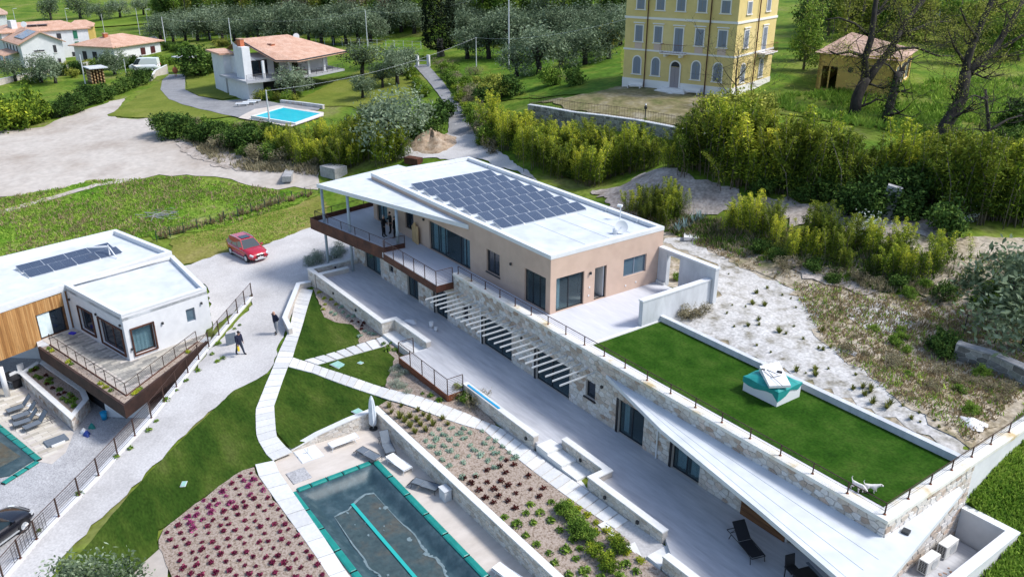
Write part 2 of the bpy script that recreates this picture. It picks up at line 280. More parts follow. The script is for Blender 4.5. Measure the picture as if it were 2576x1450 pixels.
def dens(poly,step,jit=0):
    out=[]; n=len(poly)
    for i in range(n):
        a=np.array(poly[i][:2],float);b=np.array(poly[(i+1)%n][:2],float); L=np.linalg.norm(b-a); k=max(1,int(L/step)); nv=np.array([-(b-a)[1],(b-a)[0]])/max(L,1e-6)
        for j in range(k):
            p=a+(b-a)*j/k
            if jit and j: p=p+nv*rnd.gauss(0,jit)
            out.append((float(p[0]),float(p[1])))
    return out
def sheet(name,poly,m,off=.05,step=1.0,jit=0,px=True,z=None,kind='structure',hf=None,parent=None):
    if px: poly=[tuple(p[:2]) for p in GN(poly)]
    ring=dens(poly,step*.7,jit); xs=[p[0] for p in ring];ys=[p[1] for p in ring]
    pts=[]
    gx=np.arange(min(xs),max(xs),step);gy=np.arange(min(ys),max(ys),step); A,B=np.meshgrid(gx,gy,indexing='ij'); A=A+NR.uniform(-.2,.2,A.shape)*step;B=B+NR.uniform(-.2,.2,B.shape)*step
    k=inside(ring,A,B); pts=list(zip(A[k].tolist(),B[k].tolist()))
    vs=[Vector(p) for p in ring+pts]; r=delaunay_2d_cdt(vs,[],[list(range(len(ring)))],1,1e-5)
    co=np.array([(v.x,v.y) for v in r[0]]); zz=(hf(co[:,0],co[:,1]) if hf else hraw(co[:,0],co[:,1])+off) if z is None else np.full(len(co),z)
    cen=np.array([co[list(f)].mean(0) for f in r[2]]); ok=inside(ring,cen[:,0],cen[:,1])
    me=bpy.data.meshes.new(name); me.from_pydata(np.column_stack([co,zz]).tolist(),[],[tuple(f) for f,o in zip(r[2],ok) if o]); me.materials.append(m); me.polygons.foreach_set('use_smooth',[True]*len(me.polygons)); me.update()
    if me.polygons and me.polygons[0].normal.z<0: me.flip_normals()
    o=link(name,me,parent)
    if parent is None: tag(o,kind=kind)
    return o
dm('dirt',[(.34,.29,.245),(.42,.375,.33),(.48,.44,.395),(.38,.335,.295)],scale=.1,rough=.95,bump=.03,bscale=1.2,fine=.12,fscale=1.5,detail=7,spec=.06)
dm('gravel_white',[(.40,.385,.375),(.50,.485,.475),(.55,.54,.53)],scale=.25,rough=.95,bump=.012,bscale=12,fine=.16,fscale=9,detail=7,spec=.06)
dm('gravel_yard',[(.19,.17,.125),(.36,.345,.31),(.49,.475,.455),(.54,.53,.51)],scale=1.1,rough=.95,bump=.04,bscale=7,fine=.3,fscale=6,detail=8,lo=.3,hi=.62,spec=.06)
dm('gravel_grey',[(.33,.33,.34),(.45,.45,.46)],scale=.6,rough=.95,bump=.03,bscale=14,fine=.35,fscale=14,spec=.06)
dm('weedy',[(.17,.17,.08),(.31,.26,.18),(.42,.37,.30),(.30,.26,.17)],scale=.5,rough=.95,bump=.06,bscale=4,fine=.4,fscale=4,detail=7,spec=.06)
dm('meadow',[(.05,.13,.010),(.10,.20,.016),(.17,.23,.04),(.30,.27,.14)],scale=.22,rough=.95,bump=.08,bscale=2.4,fine=.42,fscale=2.6,detail=7,spec=.06)
dm('mown_dry',[(.13,.155,.025),(.20,.195,.05),(.27,.235,.09)],scale=.35,rough=.95,bump=.04,bscale=5,fine=.3,fscale=4,detail=6,spec=.06)
dm('lawn',[(.018,.046,.005),(.031,.066,.008),(.056,.092,.013),(.085,.112,.024)],scale=.4,rough=.95,bump=.03,bscale=30,fine=.34,fscale=7,stretch=(.5,1.6,1,.5),detail=5,spec=.06)
dm('turf_roof',[(.013,.046,.004),(.021,.065,.005),(.034,.083,.009),(.052,.096,.014)],scale=.6,rough=.95,bump=.02,bscale=40,fine=.32,fscale=8,detail=5,spec=.06)
dm('garden_lawn',[(.11,.145,.022),(.15,.18,.03),(.19,.205,.045)],scale=.25,rough=.95,bump=.03,bscale=6,fine=.16,fscale=3,spec=.06)
dm('asphalt',[(.20,.20,.205),(.27,.27,.275)],scale=.8,rough=.9,fine=.12,fscale=5,bump=.01,bscale=12)
dm('mulch',[(.13,.09,.07),(.28,.22,.17),(.42,.35,.30),(.23,.17,.13)],scale=9,rough=.95,bump=.05,bscale=16,fine=.35,fscale=30,detail=5,lo=.3,hi=.72,spec=.06)
dm('bare_bank',[(.24,.20,.17),(.37,.325,.285),(.46,.41,.37)],scale=.7,rough=.95,bump=.12,bscale=2.5,fine=.35,fscale=4,detail=7,spec=.06)
# --- zones (pixel outlines on the ground)
sheet('dirt_clearing',[(-60,330),(40,325),(110,320),(150,300),(320,245),(300,270),(272,293),(330,300),(392,298),(430,340),(470,385),(560,420),(640,432),(720,425),(800,445),(800,478),(740,470),(700,478),(640,470),(560,448),(470,440),(400,440),(330,455),(240,460),(150,475),(60,492),(-60,505)],M['dirt'],.06,1.6,.25)
sheet('meadow',[(-60,508),(60,494),(150,477),(240,452),(300,462),(400,445),(470,446),(560,455),(640,477),(700,482),(800,482),(800,490),(700,525),(560,570),(430,603),(330,600),(-60,668)],M['meadow'],.07,1.1,.3)
sheet('field_track',[(-60,548),(60,515),(160,488),(240,464),(330,452),(330,458),(240,472),(160,496),(60,524),(-60,560)],M['dirt'],.13,.8,.12)
sheet('grass_verge',[(432,604),(560,574),(700,530),(800,494),(830,520),(800,572),(740,590),(640,628),(600,640),(560,640),(450,672),(430,660)],M['mown_dry'],.08,.8,.15)
sheet('gravel_drive',[(445,676),(560,638),(640,630),(760,580),(815,566),(870,590),(900,640),(880,670),(800,700),(760,740),(735,790),(715,840),(690,905),(672,940),(640,960),(588,985),(480,1080),(300,1265),(170,1390),(60,1530),(-90,1530),(0,1428),(80,1343),(240,1194),(375,1060),(520,895),(636,768),(636,740),(535,835),(522,724),(500,712)],M['gravel_white'],.09,.8,.1)
sheet('yard_base',[(-58.3,37.3),(-59.5,43.0),(-50,44.2),(-45,44.3),(-33,45.5),(-22,46.5),(-13,46.5),(-12.7,33.1),(-30.6,33.1),(-30.5,37.3)],M['weedy'],.022,.8,.15,px=False)
sheet('gravel_yard',[(1672,600),(1720,598),(1800,640),(1900,690),(2010,735),(2090,785),(2110,840),(2160,890),(2240,960),(2310,1005),(2400,1060),(2440,1110),(2440,1160),(2390,1145),(1665,800),(1800,760),(1805,665),(1668,610)],M['gravel_yard'],.04,.8,.2)
sheet('weedy_strip',[(1700,580),(1800,600),(1900,640),(2050,700),(2200,735),(2400,760),(2600,790),(2640,960),(2560,980),(2520,1060),(2440,1130),(2400,1100),(2250,1000),(2180,940),(2080,870),(2040,830),(2070,790),(2000,730),(1880,680),(1760,615)],M['weedy'],.065,.8,.25)
sheet('bare_bank',[(1490,480),(1560,470),(1610,440),(1660,425),(1740,445),(1830,470),(1880,500),(1850,530),(1760,540),(1700,580),(1620,560),(1540,530)],M['bare_bank'],.08,.6,.2)
sheet('eroded_edge',[(1980,655),(2090,690),(2210,735),(2180,745),(2060,712),(1970,675)],M['bare_bank'],.14,.6,.2)
sheet('weedy_bank',[(2240,590),(2420,600),(2620,600),(2620,800),(2400,762),(2200,730),(2100,690),(2150,640)],M['weedy'],.055,.8,.2)
sheet('bare_bank',[(1890,500),(2000,508),(2120,520),(2300,545),(2430,572),(2400,600),(2250,592),(2080,575),(1960,560),(1880,530)],M['bare_bank'],.12,.7,.3)
sheet('gravel_patch',[(2120,780),(2200,762),(2290,790),(2300,830),(2220,845),(2150,815)],M['gravel_yard'],.09,.5,.12)
sheet('cut_bank',[(430,335),(470,350),(560,380),(640,400),(740,420),(800,420),(800,445),(720,432),(640,436),(560,424),(470,392)],M['bare_bank'],.12,.8,.25)
sheet('lane',[(1025,345),(1030,380),(1100,380),(1180,372),(1260,400),(1330,432),(1350,455),(1310,432),(1250,405),(1160,395),(1090,392),(1000,400),(980,380),(1000,350)],M['gravel_white'],.06,.8,.05)
sheet('gravel_lane',[(1128,335),(1130,300),(1190,338),(1240,372),(1300,418),(1340,450),(1290,430),(1200,398),(1030,395),(1030,350),(1090,352)],M['gravel_white'],.09,.8,.12)
sheet('asphalt_lane',[(1129,302),(1126,275),(1100,235),(1072,200),(1052,178),(1040,166),(1076,166),(1090,180),(1112,205),(1142,245),(1172,285),(1192,338),(1160,345),(1128,338)],M['asphalt'],.10,1.0)
sheet('garden_lawn',[(715,262),(760,248),(900,180),(1010,180),(1050,215),(1060,240),(1000,262),(930,275),(860,268),(800,268)],M['garden_lawn'],.10,1.4,.15)
sheet('front_lawn',[(272,293),(330,255),(415,197),(408,225),(425,250),(480,268),(550,285),(600,292),(540,300),(400,300)],M['garden_lawn'],.12,1.4,.15)
sheet('side_lawn',[(468,205),(480,180),(600,150),(590,200),(600,245),(560,252),(500,243),(470,228)],M['garden_lawn'],.12,1.4,.1)
sheet('driveway',[(404,228),(408,205),(425,190),(466,188),(466,228),(500,245),(560,256),(640,250),(700,262),(810,272),(800,280),(700,274),(600,298),(540,285),(470,268),(425,252)],M['asphalt'],.16,1.2)
sheet('side_road',[(225,135),(300,110),(390,92),(400,100),(330,118),(240,142)],M['asphalt'],.15,2)
sheet('far_field',[(-60,82),(150,76),(380,60),(400,12),(430,0),(200,5),(-60,12)],mat('field',[(.10,.165,.02),(.13,.20,.024),(.17,.22,.04)],scale=.05,rough=.95,fine=.12,fscale=.3,spec=.05),.3,8)
sheet('villa_court',[(1330,262),(1440,245),(1565,218),(1840,250),(1740,325),(1600,305),(1440,280)],mat('court',[(.12,.13,.05),(.22,.19,.10),(.30,.27,.2)],scale=.35,rough=.95,fine=.3,fscale=2,spec=.05),.12,1.2,.2)
sheet('olive_meadow',[(955,120),(975,98),(1065,95),(1068,150),(1000,150)],mat('green_field',[(.07,.15,.015),(.11,.19,.02),(.17,.2,.03)],scale=.3,rough=.95,fine=.3,fscale=1.5,spec=.05),.2,1.5,.2)
sheet('grove_grass',[(1140,190),(1180,120),(1560,120),(1565,215),(1480,240),(1380,245),(1300,250),(1230,260)],mat('grove',[(.055,.12,.012),(.08,.155,.018),(.15,.19,.03)],scale=.25,rough=.95,fine=.35,fscale=1.6,spec=.05),.12,1.6,.2)
sheet('villa_meadow',[(1850,250),(1990,215),(2060,232),(2350,215),(2620,190),(2620,400),(2400,370),(2200,320),(1960,290)],mat('villa_grass',[(.07,.125,.018),(.11,.155,.025),(.17,.18,.045)],scale=.25,rough=.95,fine=.4,fscale=1.5,spec=.05),.12,1.6,.2)
# ---------------------------------------------------------------- building helpers
def walls(parent,name,F,length,z0,z1,thick,ops,m):
    us=sorted({0,length,*[v for o in ops for v in o[:2]]}); mb=MB()
    for a,b in zip(us[:-1],us[1:]):
        if b-a<1e-4: continue
        os=sorted([o for o in ops if o[0]<(a+b)/2<o[1]],key=lambda o:o[2]); c=z0
        for o in os:
            if o[2]-c>1e-3: mb.fbox(F,a,b,-thick,0,c,o[2])
            c=o[3]
        if z1-c>1e-3: mb.fbox(F,a,b,-thick,0,c,z1)
    return mb.build(name,m,parent)
def clip(poly,nx,ny,d):
    out=[]; k=len(poly)
    for i in range(k):
        p,q=poly[i],poly[(i+1)%k]; a=nx*p[0]+ny*p[1]-d; b=nx*q[0]+ny*q[1]-d
        if a<=0: out.append(p)
        if (a<0<b) or (b<0<a): t=a/(a-b); out.append((p[0]+(q[0]-p[0])*t,p[1]+(q[1]-p[1])*t))
    return out
def area(p): return abs(sum(p[i][0]*p[(i+1)%len(p)][1]-p[(i+1)%len(p)][0]*p[i][1] for i in range(len(p))))/2 if len(p)>2 else 0
def rubble(a0,a1,c0,c1,cw,ch,ops=()):
    nx=max(1,round((a1-a0)/cw)); nz=max(1,round((c1-c0)/ch)); cw=(a1-a0)/nx; ch=(c1-c0)/nz
    P={(i,j):(a0+(i+.5+.5*(j%2)*0+rnd.uniform(-.36,.36)+(.25 if j%2 else -.25))*cw,c0+(j+.5+rnd.uniform(-.3,.3))*ch) for i in range(-2,nx+2) for j in range(-2,nz+2)}
    asp=cw/ch; out=[]
    for i in range(nx+1):
        for j in range(nz):
            p=P[i,j] if (i,j) in P else None
            if p is None: continue
            poly=[(a0,c0),(a1,c0),(a1,c1),(a0,c1)]
            for di in (-2,-1,0,1,2):
                for dj in (-2,-1,0,1,2):
                    q=P.get((i+di,j+dj))
                    if q is None or (di==0 and dj==0): continue
                    # metric stretched so stones lie wider than tall
                    nx_,nz_=(q[0]-p[0])/asp**2,(q[1]-p[1]); mx,mz=(p[0]+q[0])/2,(p[1]+q[1])/2
                    poly=clip(poly,nx_,nz_,nx_*mx+nz_*mz)
                    if len(poly)<3: break
                if len(poly)<3: break
            for o in ops:
                if len(poly)<3: break
                xs=[v[0] for v in poly];zs=[v[1] for v in poly]
                if max(xs)>o[0] and min(xs)<o[1] and max(zs)>o[2] and min(zs)<o[3]:
                    poly=max((clip(poly,1,0,o[0]),clip(poly,-1,0,-o[1]),clip(poly,0,1,o[2]),clip(poly,0,-1,-o[3])),key=area)
            if area(poly)>.004: out.append(poly)
    return out
def stone_faces(polys,F,dep=.03,gap=.013):
    for p in polys:
        cx=sum(v[0] for v in p)/len(p);cz=sum(v[1] for v in p)/len(p); r=max(.05,math.sqrt(area(p))/2); k=max(.5,1-gap/r); k2=k*.9; d=dep*rnd.uniform(.6,1.3)
        q=[(cx+(x-cx)*k,cz+(z-cz)*k) for x,z in p]; t=[(cx+(x-cx)*k2,cz+(z-cz)*k2) for x,z in p]; n=len(p)
        yield [F(x,.001,z) for x,z in q]+[F(x,d,z) for x,z in t],[(i,(i+1)%n,n+(i+1)%n,n+i) for i in range(n)]+[tuple(n+i for i in range(n))]
def stones(parent,sets,m,limit=300):
    """sets: list of (polys,F). The stones that show largest are separate parts, the rest one joined part."""
    al=[]
    for polys,F in sets:
        for p,(v,f) in zip(polys,stone_faces(polys,F)):
            c=np.mean(v,0); al.append((-area(p)/np.linalg.norm(c-CC)**2,v,f))
    al.sort(key=lambda t:t[0]); rest=MB()
    for k,(s,v,f) in enumerate(al):
        if k<limit: MB().add(v,f).build('stone',m,parent)
        else: rest.add(v,f)
    if rest.v: tag(rest.build('stone_infill',m,parent),kind='stuff')
def window(parent,F,a0,a1,c0,c1,div=1,fm='dark_frame',gm='glass',rec=.12,curtain=None,fw=.06,name='window',splits=None):
    mb=MB(); t=.05
    mb.fbox(F,a0,a1,-rec-t,-rec,c0,c0+fw).fbox(F,a0,a1,-rec-t,-rec,c1-fw,c1).fbox(F,a0,a0+fw,-rec-t,-rec,c0+fw,c1-fw).fbox(F,a1-fw,a1,-rec-t,-rec,c0+fw,c1-fw)
    xs=splits or [a0+(a1-a0)*i/div for i in range(div+1)]
    for x in xs[1:-1]: mb.fbox(F,x-fw*.6,x+fw*.6,-rec-t,-rec+.006,c0+fw,c1-fw)
    w=mb.build(name,M[fm],parent)
    for x,y in zip(xs[:-1],xs[1:]):
        MB().fbox(F,x+fw*.6,y-fw*.6,-rec-.035,-rec-.02,c0+fw,c1-fw).build('pane',M[gm],w)
    if curtain:
        for x,y in curtain:
            n=max(6,int((y-x)/.05)); vs=[];fs=[]
            for i in range(n+1):
                u=x+(y-x)*i/n; b=-rec-.22+.035*math.sin(i*1.25)+.012*math.sin(i*.5)
                vs+=[F(u,b,c0+.05),F(u,b,c1-.02)]
            fs=[(2*i,2*i+2,2*i+3,2*i+1) for i in range(n)]
            MB().add(vs,fs).build('curtain',M['curtain'],w,True)
    return w
def railing(parent,pts,h,spacing,nr=5,m='rail_brown',rp=.022,rr=.009,foot=False,name='railing',low=.12):
    pts=[np.asarray(p,float) for p in pts]; up=np.array([0,0,1.]); top=MB()
    top.tube([p+up*h for p in pts],.024,6); r=top.build(name,M[m],parent)
    for k in range(nr):
        z=low+(h-low)*k/nr; MB().tube([p+up*z for p in pts],rr,4).build('rail',M[m],r)
    first=True
    for a,b in zip(pts[:-1],pts[1:]):
        n=max(1,round(np.linalg.norm(b-a)/spacing))
        for i in range(n+1):
            if i==0 and not first: continue
            p=a+(b-a)*i/n; mb=MB().box(p[0]-rp,p[0]+rp,p[1]-rp,p[1]+rp,p[2],p[2]+h-.02)
            if foot: mb.lathe(p,[(.07,.0),(.07,.012),(.03,.05)],8,1)
            mb.build('post',[M[m],M['corten_orange']],r)
        first=False
    return r
def lamp(parent,F,a,c,mats=('dark_metal','white_paint')):
    mb=MB().fbox(F,a-.06,a+.06,0.03,.13,c-.08,c+.08); o=mb.build('wall_lamp',M[mats[0]],parent); MB().fbox(F,a-.045,a+.045,.04,.12,c-.10,c-.081).build('diffuser',M[mats[1]],o); return o
# ---------------------------------------------------------------- main house
HX0,HX1,HY0,HY1,ZF,ZR=-58.75,-35.4,28.28,37.65,3.25,7.05
FY,ZP,PX1=26.36,3.82,-12.2
house=thing('modern_house','peach rendered modern house on a long stone faced base with flat white roof','house',(-40,30,0))
Ff=frame((HX0,HY0,0),(1,0)); Fr=frame((HX1,HY0,0),(0,1)); Fl=frame((HX0,HY1,0),(0,-1)); Fb=frame((HX1,HY1,0),(-1,0))
u=lambda x:x-HX0
opF=[(u(-58.1),u(-56.3),ZF+.02,5.35),(u(-53.4),u(-52.05),3.95,5.35),(u(-49.75),u(-44.25),ZF+.02,5.45),(u(-42.23),u(-40.72),3.92,5.48),(u(-38.0),u(-35.85),ZF+.02,5.48)]
opR=[(.45,2.65,ZF+.02,5.48),(3.52,4.5,ZF+.02,5.46),(5.95,7.95,4.25,5.48)]
walls(house,'front_wall',Ff,HX1-HX0,ZF-.05,6.8,.3,opF,M['pink_plaster']); walls(house,'side_wall',frame((HX1,HY0+.3,0),(0,1)),HY1-HY0-.3,ZF-.05,6.8,.3,[(a-.3,b-.3,c,d) for a,b,c,d in opR],M['pink_plaster'])
walls(house,'side_wall',frame((HX0,HY1,0),(0,-1)),HY1-HY0-.3,-1.5,6.8,.3,[],M['pink_plaster']); walls(house,'rear_wall',Fb,HX1-HX0-.6,ZF-.05,6.8,.3,[],M['pink_plaster']).location=(-.3,0,0)
MB().box(HX0+.3,HX1-.3,HY0+.3,HY1-.3,6.45,6.78).build('roof',M['roof_white'],house)
cp=MB()
for a,b,c,d in ((HX0-.02,HX1+.02,HY0-.02,HY0+.32),(HX0-.02,HX1+.02,HY1-.32,HY1+.02),(HX0-.02,HX0+.32,HY0+.32,HY1-.32),(HX1-.32,HX1+.02,HY0+.32,HY1-.32)): cp.box(a,b,c,d,6.8,ZR)
cp.build('roof_coping',M['coping'],house)
for y in (31.6,33.6,35.4): MB().tube([(-41.5,y,6.785),(-36.2,y+.1,6.785)],.012,4).build('membrane_seam',M['alu'],house)
for x in (-55.5,-52,-48.2,-44.4,-40.6,-37.5): MB().obox((x,HY1-.36,6.88),.05,.05,.14).build('roof_bracket',M['alu'],house)
# rooms behind the glass
MB().box(HX0+.3,HX1-.3,HY0+.3,HY0+4.5,ZF-.05,ZF).build('floor',M['interior'],house); MB().box(HX0+.3,HX1-.3,HY0+4.5,HY0+4.6,ZF,6.45).build('inner_wall',M['interior'],house)
window(house,Ff,*opF[0],div=2,curtain=[(u(-58),u(-56.4))]); window(house,Ff,*opF[1],gm='glass_dark')
window(house,Ff,*opF[2],splits=[u(-49.75),u(-48.6),u(-47.65),u(-45.6),u(-44.9),u(-44.25)],curtain=[(u(-49.6),u(-48.7)),(u(-48.55),u(-47.75)),(u(-45.5),u(-44.35))])
window(house,Ff,*opF[3],div=2,gm='glass_dark'); MB().fbox(Ff,u(-42.3),u(-40.65),-.05,.06,3.84,3.915).build('window_sill',M['dark_frame'],house)
window(house,Ff,*opF[4],div=3); window(house,Fr,*opR[0],splits=[.45,1.5,2.65],curtain=[(.5,1.0)])
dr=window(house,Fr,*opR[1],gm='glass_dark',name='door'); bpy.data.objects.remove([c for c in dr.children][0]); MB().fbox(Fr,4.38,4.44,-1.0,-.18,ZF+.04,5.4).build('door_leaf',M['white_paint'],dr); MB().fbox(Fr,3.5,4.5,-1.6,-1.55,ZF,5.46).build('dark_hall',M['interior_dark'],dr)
window(house,Fr,*opR[2],div=2,gm='glass_blue',fm='shutter')
for F,a,c in ((Ff,u(-50.4),5.35),(Ff,u(-39.4),5.3),(Fr,3.1,5.25),(Ff,u(-47),3.75)): lamp(house,F,a,c)
for F,a,c in ((Fr,3.1,4.3),(Fr,3.05,3.75),(Fr,6.2,3.65),(Fr,7.1,3.7)): MB().fbox(F,a-.05,a+.05,0.001,.03,c-.05,c+.05).build('socket',M['white_paint'],house)
# satellite dish and mast on the roof
dish=thing('satellite_dish','round white satellite dish on the peach house roof','satellite dish',(-36.6,34.8,6.78)); MB().lathe((-36.75,34.6,6.78),[(.17,0),(.17,.32),(.02,.34)],12).build('base',M['alu'],dish)
q=MB(); 
for i in range(5):
    pass
c0=np.array([-36.5,34.9,7.25]); ax=np.array([.75,-.55,.36]); ax/=np.linalg.norm(ax); e1=np.cross(ax,[0,0,1]); e1/=np.linalg.norm(e1); e2=np.cross(e1,ax)
vs=[c0-ax*.07]+[c0-ax*.07*(1-(k/3)**2)+(e1*math.cos(2*PI*j/20)+e2*math.sin(2*PI*j/20))*.42*k/3 for k in (1,2,3) for j in range(20)]
q.add(vs,[(0,1+j,1+(j+1)%20) for j in range(20)]+[(1+k*20+j,1+(k+1)*20+j,1+(k+1)*20+(j+1)%20,1+k*20+(j+1)%20) for k in range(2) for j in range(20)]); q.build('dish',M['white_paint'],dish,True); MB().tube([c0-ax*.06,c0+ax*.4-np.array([0,0,.1])],.015,5).build('arm',M['alu'],dish); MB().tube([(-36.62,34.72,6.9),c0-ax*.07],.03,6).build('stem',M['alu'],dish)
ms=thing('antenna_mast','thin white aerial mast standing on the peach house roof','antenna',(-38.77,36.9,6.78)); MB().tube([(-38.77,36.9,6.78),(-38.77,36.9,7.75)],.03,8).build('pole',M['white_paint'],ms); MB().obox((-38.8,36.85,7.75),.16,.12,.07,.5).build('head',M['white_paint'],ms)
# solar rows
pan=MB().obox((0,0,0),.6,.45,.018,0,0,math.radians(13)).mesh('panel',M['alu'])
cell=MB(); 
for i in range(10):
    for j in range(6):
        x=-.58+.116*i; y=-.432+.144*j; t=math.radians(13); f=lambda X,Y:(X*math.cos(t)+.021*math.sin(t),Y,-X*math.sin(t)+.021*math.cos(t)); cell.add([f(x,y),f(x+.1155,y),f(x+.1155,y+.1436),f(x,y+.1436)],[(0,1,2,3)])
cellm=cell.mesh('cells',M['solar_cell'])
def solar_row(x,y0,n,z,label,group,pitch=.905,rz=0):
    t=thing('solar_row',label,'solar panels',(x,y0,z),group); t.rotation_euler=(0,0,rz); del t['wloc']
    for i in range(n):
        o=link('panel',pan,t,(0,(i+.5)*pitch+.03*(i//2),.17)); link('cells',cellm,o)
    for i in range(n//2+1): MB().obox((0,i*pitch*2+.0,.035),.62,.06,.035).build('ballast',M['dirty_white'],t); MB().obox((-.05,i*(pitch*2+.03),.13),.46,.02,.02,0,0,math.radians(13)).build('rail',M['alu'],t)
    return t
for k in range(7): solar_row(-53.3+1.83*k,29.2,8,6.78,['seventh blue solar row from the satellite dish, nearest the pointed canopy','sixth blue solar row from the satellite dish on the peach house roof','fifth blue solar row from the satellite dish on the peach house roof','middle blue solar row of the seven on the peach house roof','third blue solar row from the satellite dish on the peach house roof','second blue solar row from the satellite dish on the peach house roof','blue solar row nearest the satellite dish on the peach house roof'][k],'solar rows on the peach house')
# upper canopy over the balcony
cz=6.55
MB().prism([(-59.87,24.15),(-44.4,28.25),(-58.77,28.25),(-58.77,32.7),(-61.6,32.25)],cz-.27,cz).build('canopy',M['roof_white'],house)
MB().prism([(-59.95,24.07),(-44.3,28.24),(-44.6,28.24),(-59.87,24.2)],cz-.30,cz+.015).build('canopy_trim',M['coping'],house)
for x,y,z0,z1 in ((-59.95,24.45,-1.6,cz-.27),(-56.64,25.12,-.02,cz-.27),(-51.34,26.5,3.2,cz-.27)): MB().lathe((x,y,z0),[(.11,0),(.11,z1-z0)],14).build('column',M['grey_paint'],house,True)
# balcony of weathering steel
B=[(-60.84,23.63),(-51.0,25.12),(-51.0,28.25),(-58.8,28.25),(-58.8,31.5),(-62.1,30.6)]
MB().prism([(-60.74,23.72),(-50.88,25.1),(-50.88,28.27),(-58.76,28.27),(-58.76,31.5),(-62.0,30.55)],2.85,ZF).build('balcony_floor',mat('balcony_tile',[(.42,.43,.47),(.5,.51,.55)],scale=1,rough=.8,stretch=(.4,2,1)),house)
bal=MB()
def slab(mb,a,b,z0,z1,t=.06,mi=0):
    a=np.array(a,float);b=np.array(b,float);d=(b-a)/np.linalg.norm(b-a); n=np.array([-d[1],d[0]])*t/2; mb.prism([tuple(a+n),tuple(a-n),tuple(b-n),tuple(b+n)],z0,z1,mi)
bt=slab
f0,f1=np.array(B[0]),np.array(B[1])
fas=MB(); slab(fas,f0,f1,2.7,3.62,.07); balc=fas.build('balcony',M['corten'],house)
for k in range(1,6):
    p=f0+(f1-f0)*k/6; d=(f1-f0)/np.linalg.norm(f1-f0); n=np.array([d[1],-d[0]]); s_=MB(); s_.prism([tuple(p-d*.012+n*.036),tuple(p+d*.012+n*.036),tuple(p+d*.012+n*.046),tuple(p-d*.012+n*.046)],2.72,3.6); s_.build('panel_joint',M['black'],balc)
s_=MB(); slab(s_,B[0],B[5],2.7,3.62,.07); s_.build('side_fascia',M['corten'],balc)
s_=MB(); slab(s_,(-51.02,25.16),(-51.02,26.9),2.7,3.62,.07); s_.build('end_fascia',M['corten'],balc)
railing(house,[(-50.95,26.85,3.62),(-51.05,25.25,3.62),(-60.45,23.9,3.62),(-61.75,30.3,3.62)],.62,1.85,5,foot=False)
# long balcony with bars
MB().box(-50.85,-43.36,25.0,FY-.002,2.72,3.21).build('long_balcony',M['corten'],house); MB().box(-50.85,-43.36,25.06,28.26,3.212,ZF+.002).build('balcony_paving',bpy.data.materials['balcony_tile'],house)
railing(house,[(-50.8,25.03,3.2),(-43.38,25.03,3.2),(-43.38,26.3,3.2)],1.05,1.45,9,low=.1)
# ---------------------------------------------------------------- stone base of the house
uf=lambda x:x+58.9
FS=frame((-58.9,FY,0),(1,0))
ops=[(uf(-56.88),uf(-54.2),0.0,2.05),(uf(-52.75),uf(-52.05),.98,1.5),(uf(-49.9),uf(-48.3),0.0,2.05),(uf(-45.9),uf(-44.3),0,2.05),(uf(-42.3),uf(-41.62),.98,2.0),(uf(-39.85),uf(-36.7),0,2.05),(uf(-34.2),uf(-31.1),0,2.05),(uf(-29.68),uf(-28.9),.98,2.03),(uf(-27.02),uf(-25.15),0,2.02),(uf(-23.1),uf(-21.3),0,2.02),(uf(-16.2),uf(-12.6),0,2.05)]
sw=walls(house,'stone_wall',FS,-12.2+58.9,-.9,3.2,.4,ops,M['mortar'])
polL=rubble(0,uf(-43.3),-.85,2.7,.40,.27,ops); pol=rubble(uf(-43.3),46.7,0,3.66,.42,.27,ops)
FX=frame((PX1,FY,0),(0,1)); polR=rubble(0,6.6,0,3.66,.42,.27)
MB().box(PX1-.4,PX1-.001,FY+.401,45.0,-.9,3.66).build('side_stone_wall',M['white_plaster'],house)
MB().box(-43.4,PX1-.0,FY,FY+.4,3.2,3.66).build('parapet_wall',M['mortar'],house)
stones(sw,[(polL,FS),(pol,FS),(polR,FX)],M['stone'])
cpw=MB(); cpw.prism([(-43.4,FY-.07),(PX1+.07,FY-.07),(PX1+.07,45.0),(PX1-.52,45.0),(PX1-.52,FY+.47),(-43.4,FY+.47)],3.66,ZP); cpw.build('parapet_cap',M['cap_stained'],house)
railing(house,[(-43.1,FY+.22,ZP),(PX1-.25,FY+.22,ZP),(PX1-.25,44.6,ZP)],.52,1.62,3,foot=True,low=.16)
win=lambda i,**k: window(house,FS,*ops[i],**k)
win(0,splits=[uf(-56.88),uf(-55.6),uf(-54.2)],curtain=[(uf(-55.5),uf(-54.9))]); win(1,gm='glass_dark'); win(2,div=2,curtain=[(uf(-48.9),uf(-48.4))]); win(3,div=2); win(4,gm='glass_dark'); win(5,splits=[uf(-39.85),uf(-37.9),uf(-36.7)]); win(6,splits=[uf(-34.2),uf(-32.8),uf(-31.1)],curtain=[(uf(-31.5),uf(-31.2))]); win(7,gm='glass_dark'); win(8,div=2,curtain=[(uf(-26.9),uf(-26.5))]); win(9,div=2,curtain=[(uf(-23),uf(-22.3)),(uf(-22.1),uf(-21.4))]); win(10,div=3,gm='glass_blue')
MB().fbox(FS,uf(-29.8),uf(-28.8),.03,.1,.9,.975).build('window_sill',M['black'],house)
for i in (3,5,6,8,9): MB().fbox(FS,ops[i][0]-.16,ops[i][0]-.002,0.032,.06,0,2.05).build('shutter_rail',M['black'],house)
MB().box(-58.5,-12.7,FY+.4,HY0+1.6,-.05,-.01).build('floor',M['interior'],house); MB().box(-58.5,-12.7,HY0+1.6,HY0+1.7,-.0,3.0).build('inner_wall',M['interior'],house); MB().box(-58.5,-12.7,FY+.41,HY0+1.59,2.6,2.7).build('ceiling',M['interior'],house)
MB().box(-58.74,HX1,FY+.002,HY0+.29,2.9,ZF-.02).build('upper_slab',M['concrete'],house) if False else None
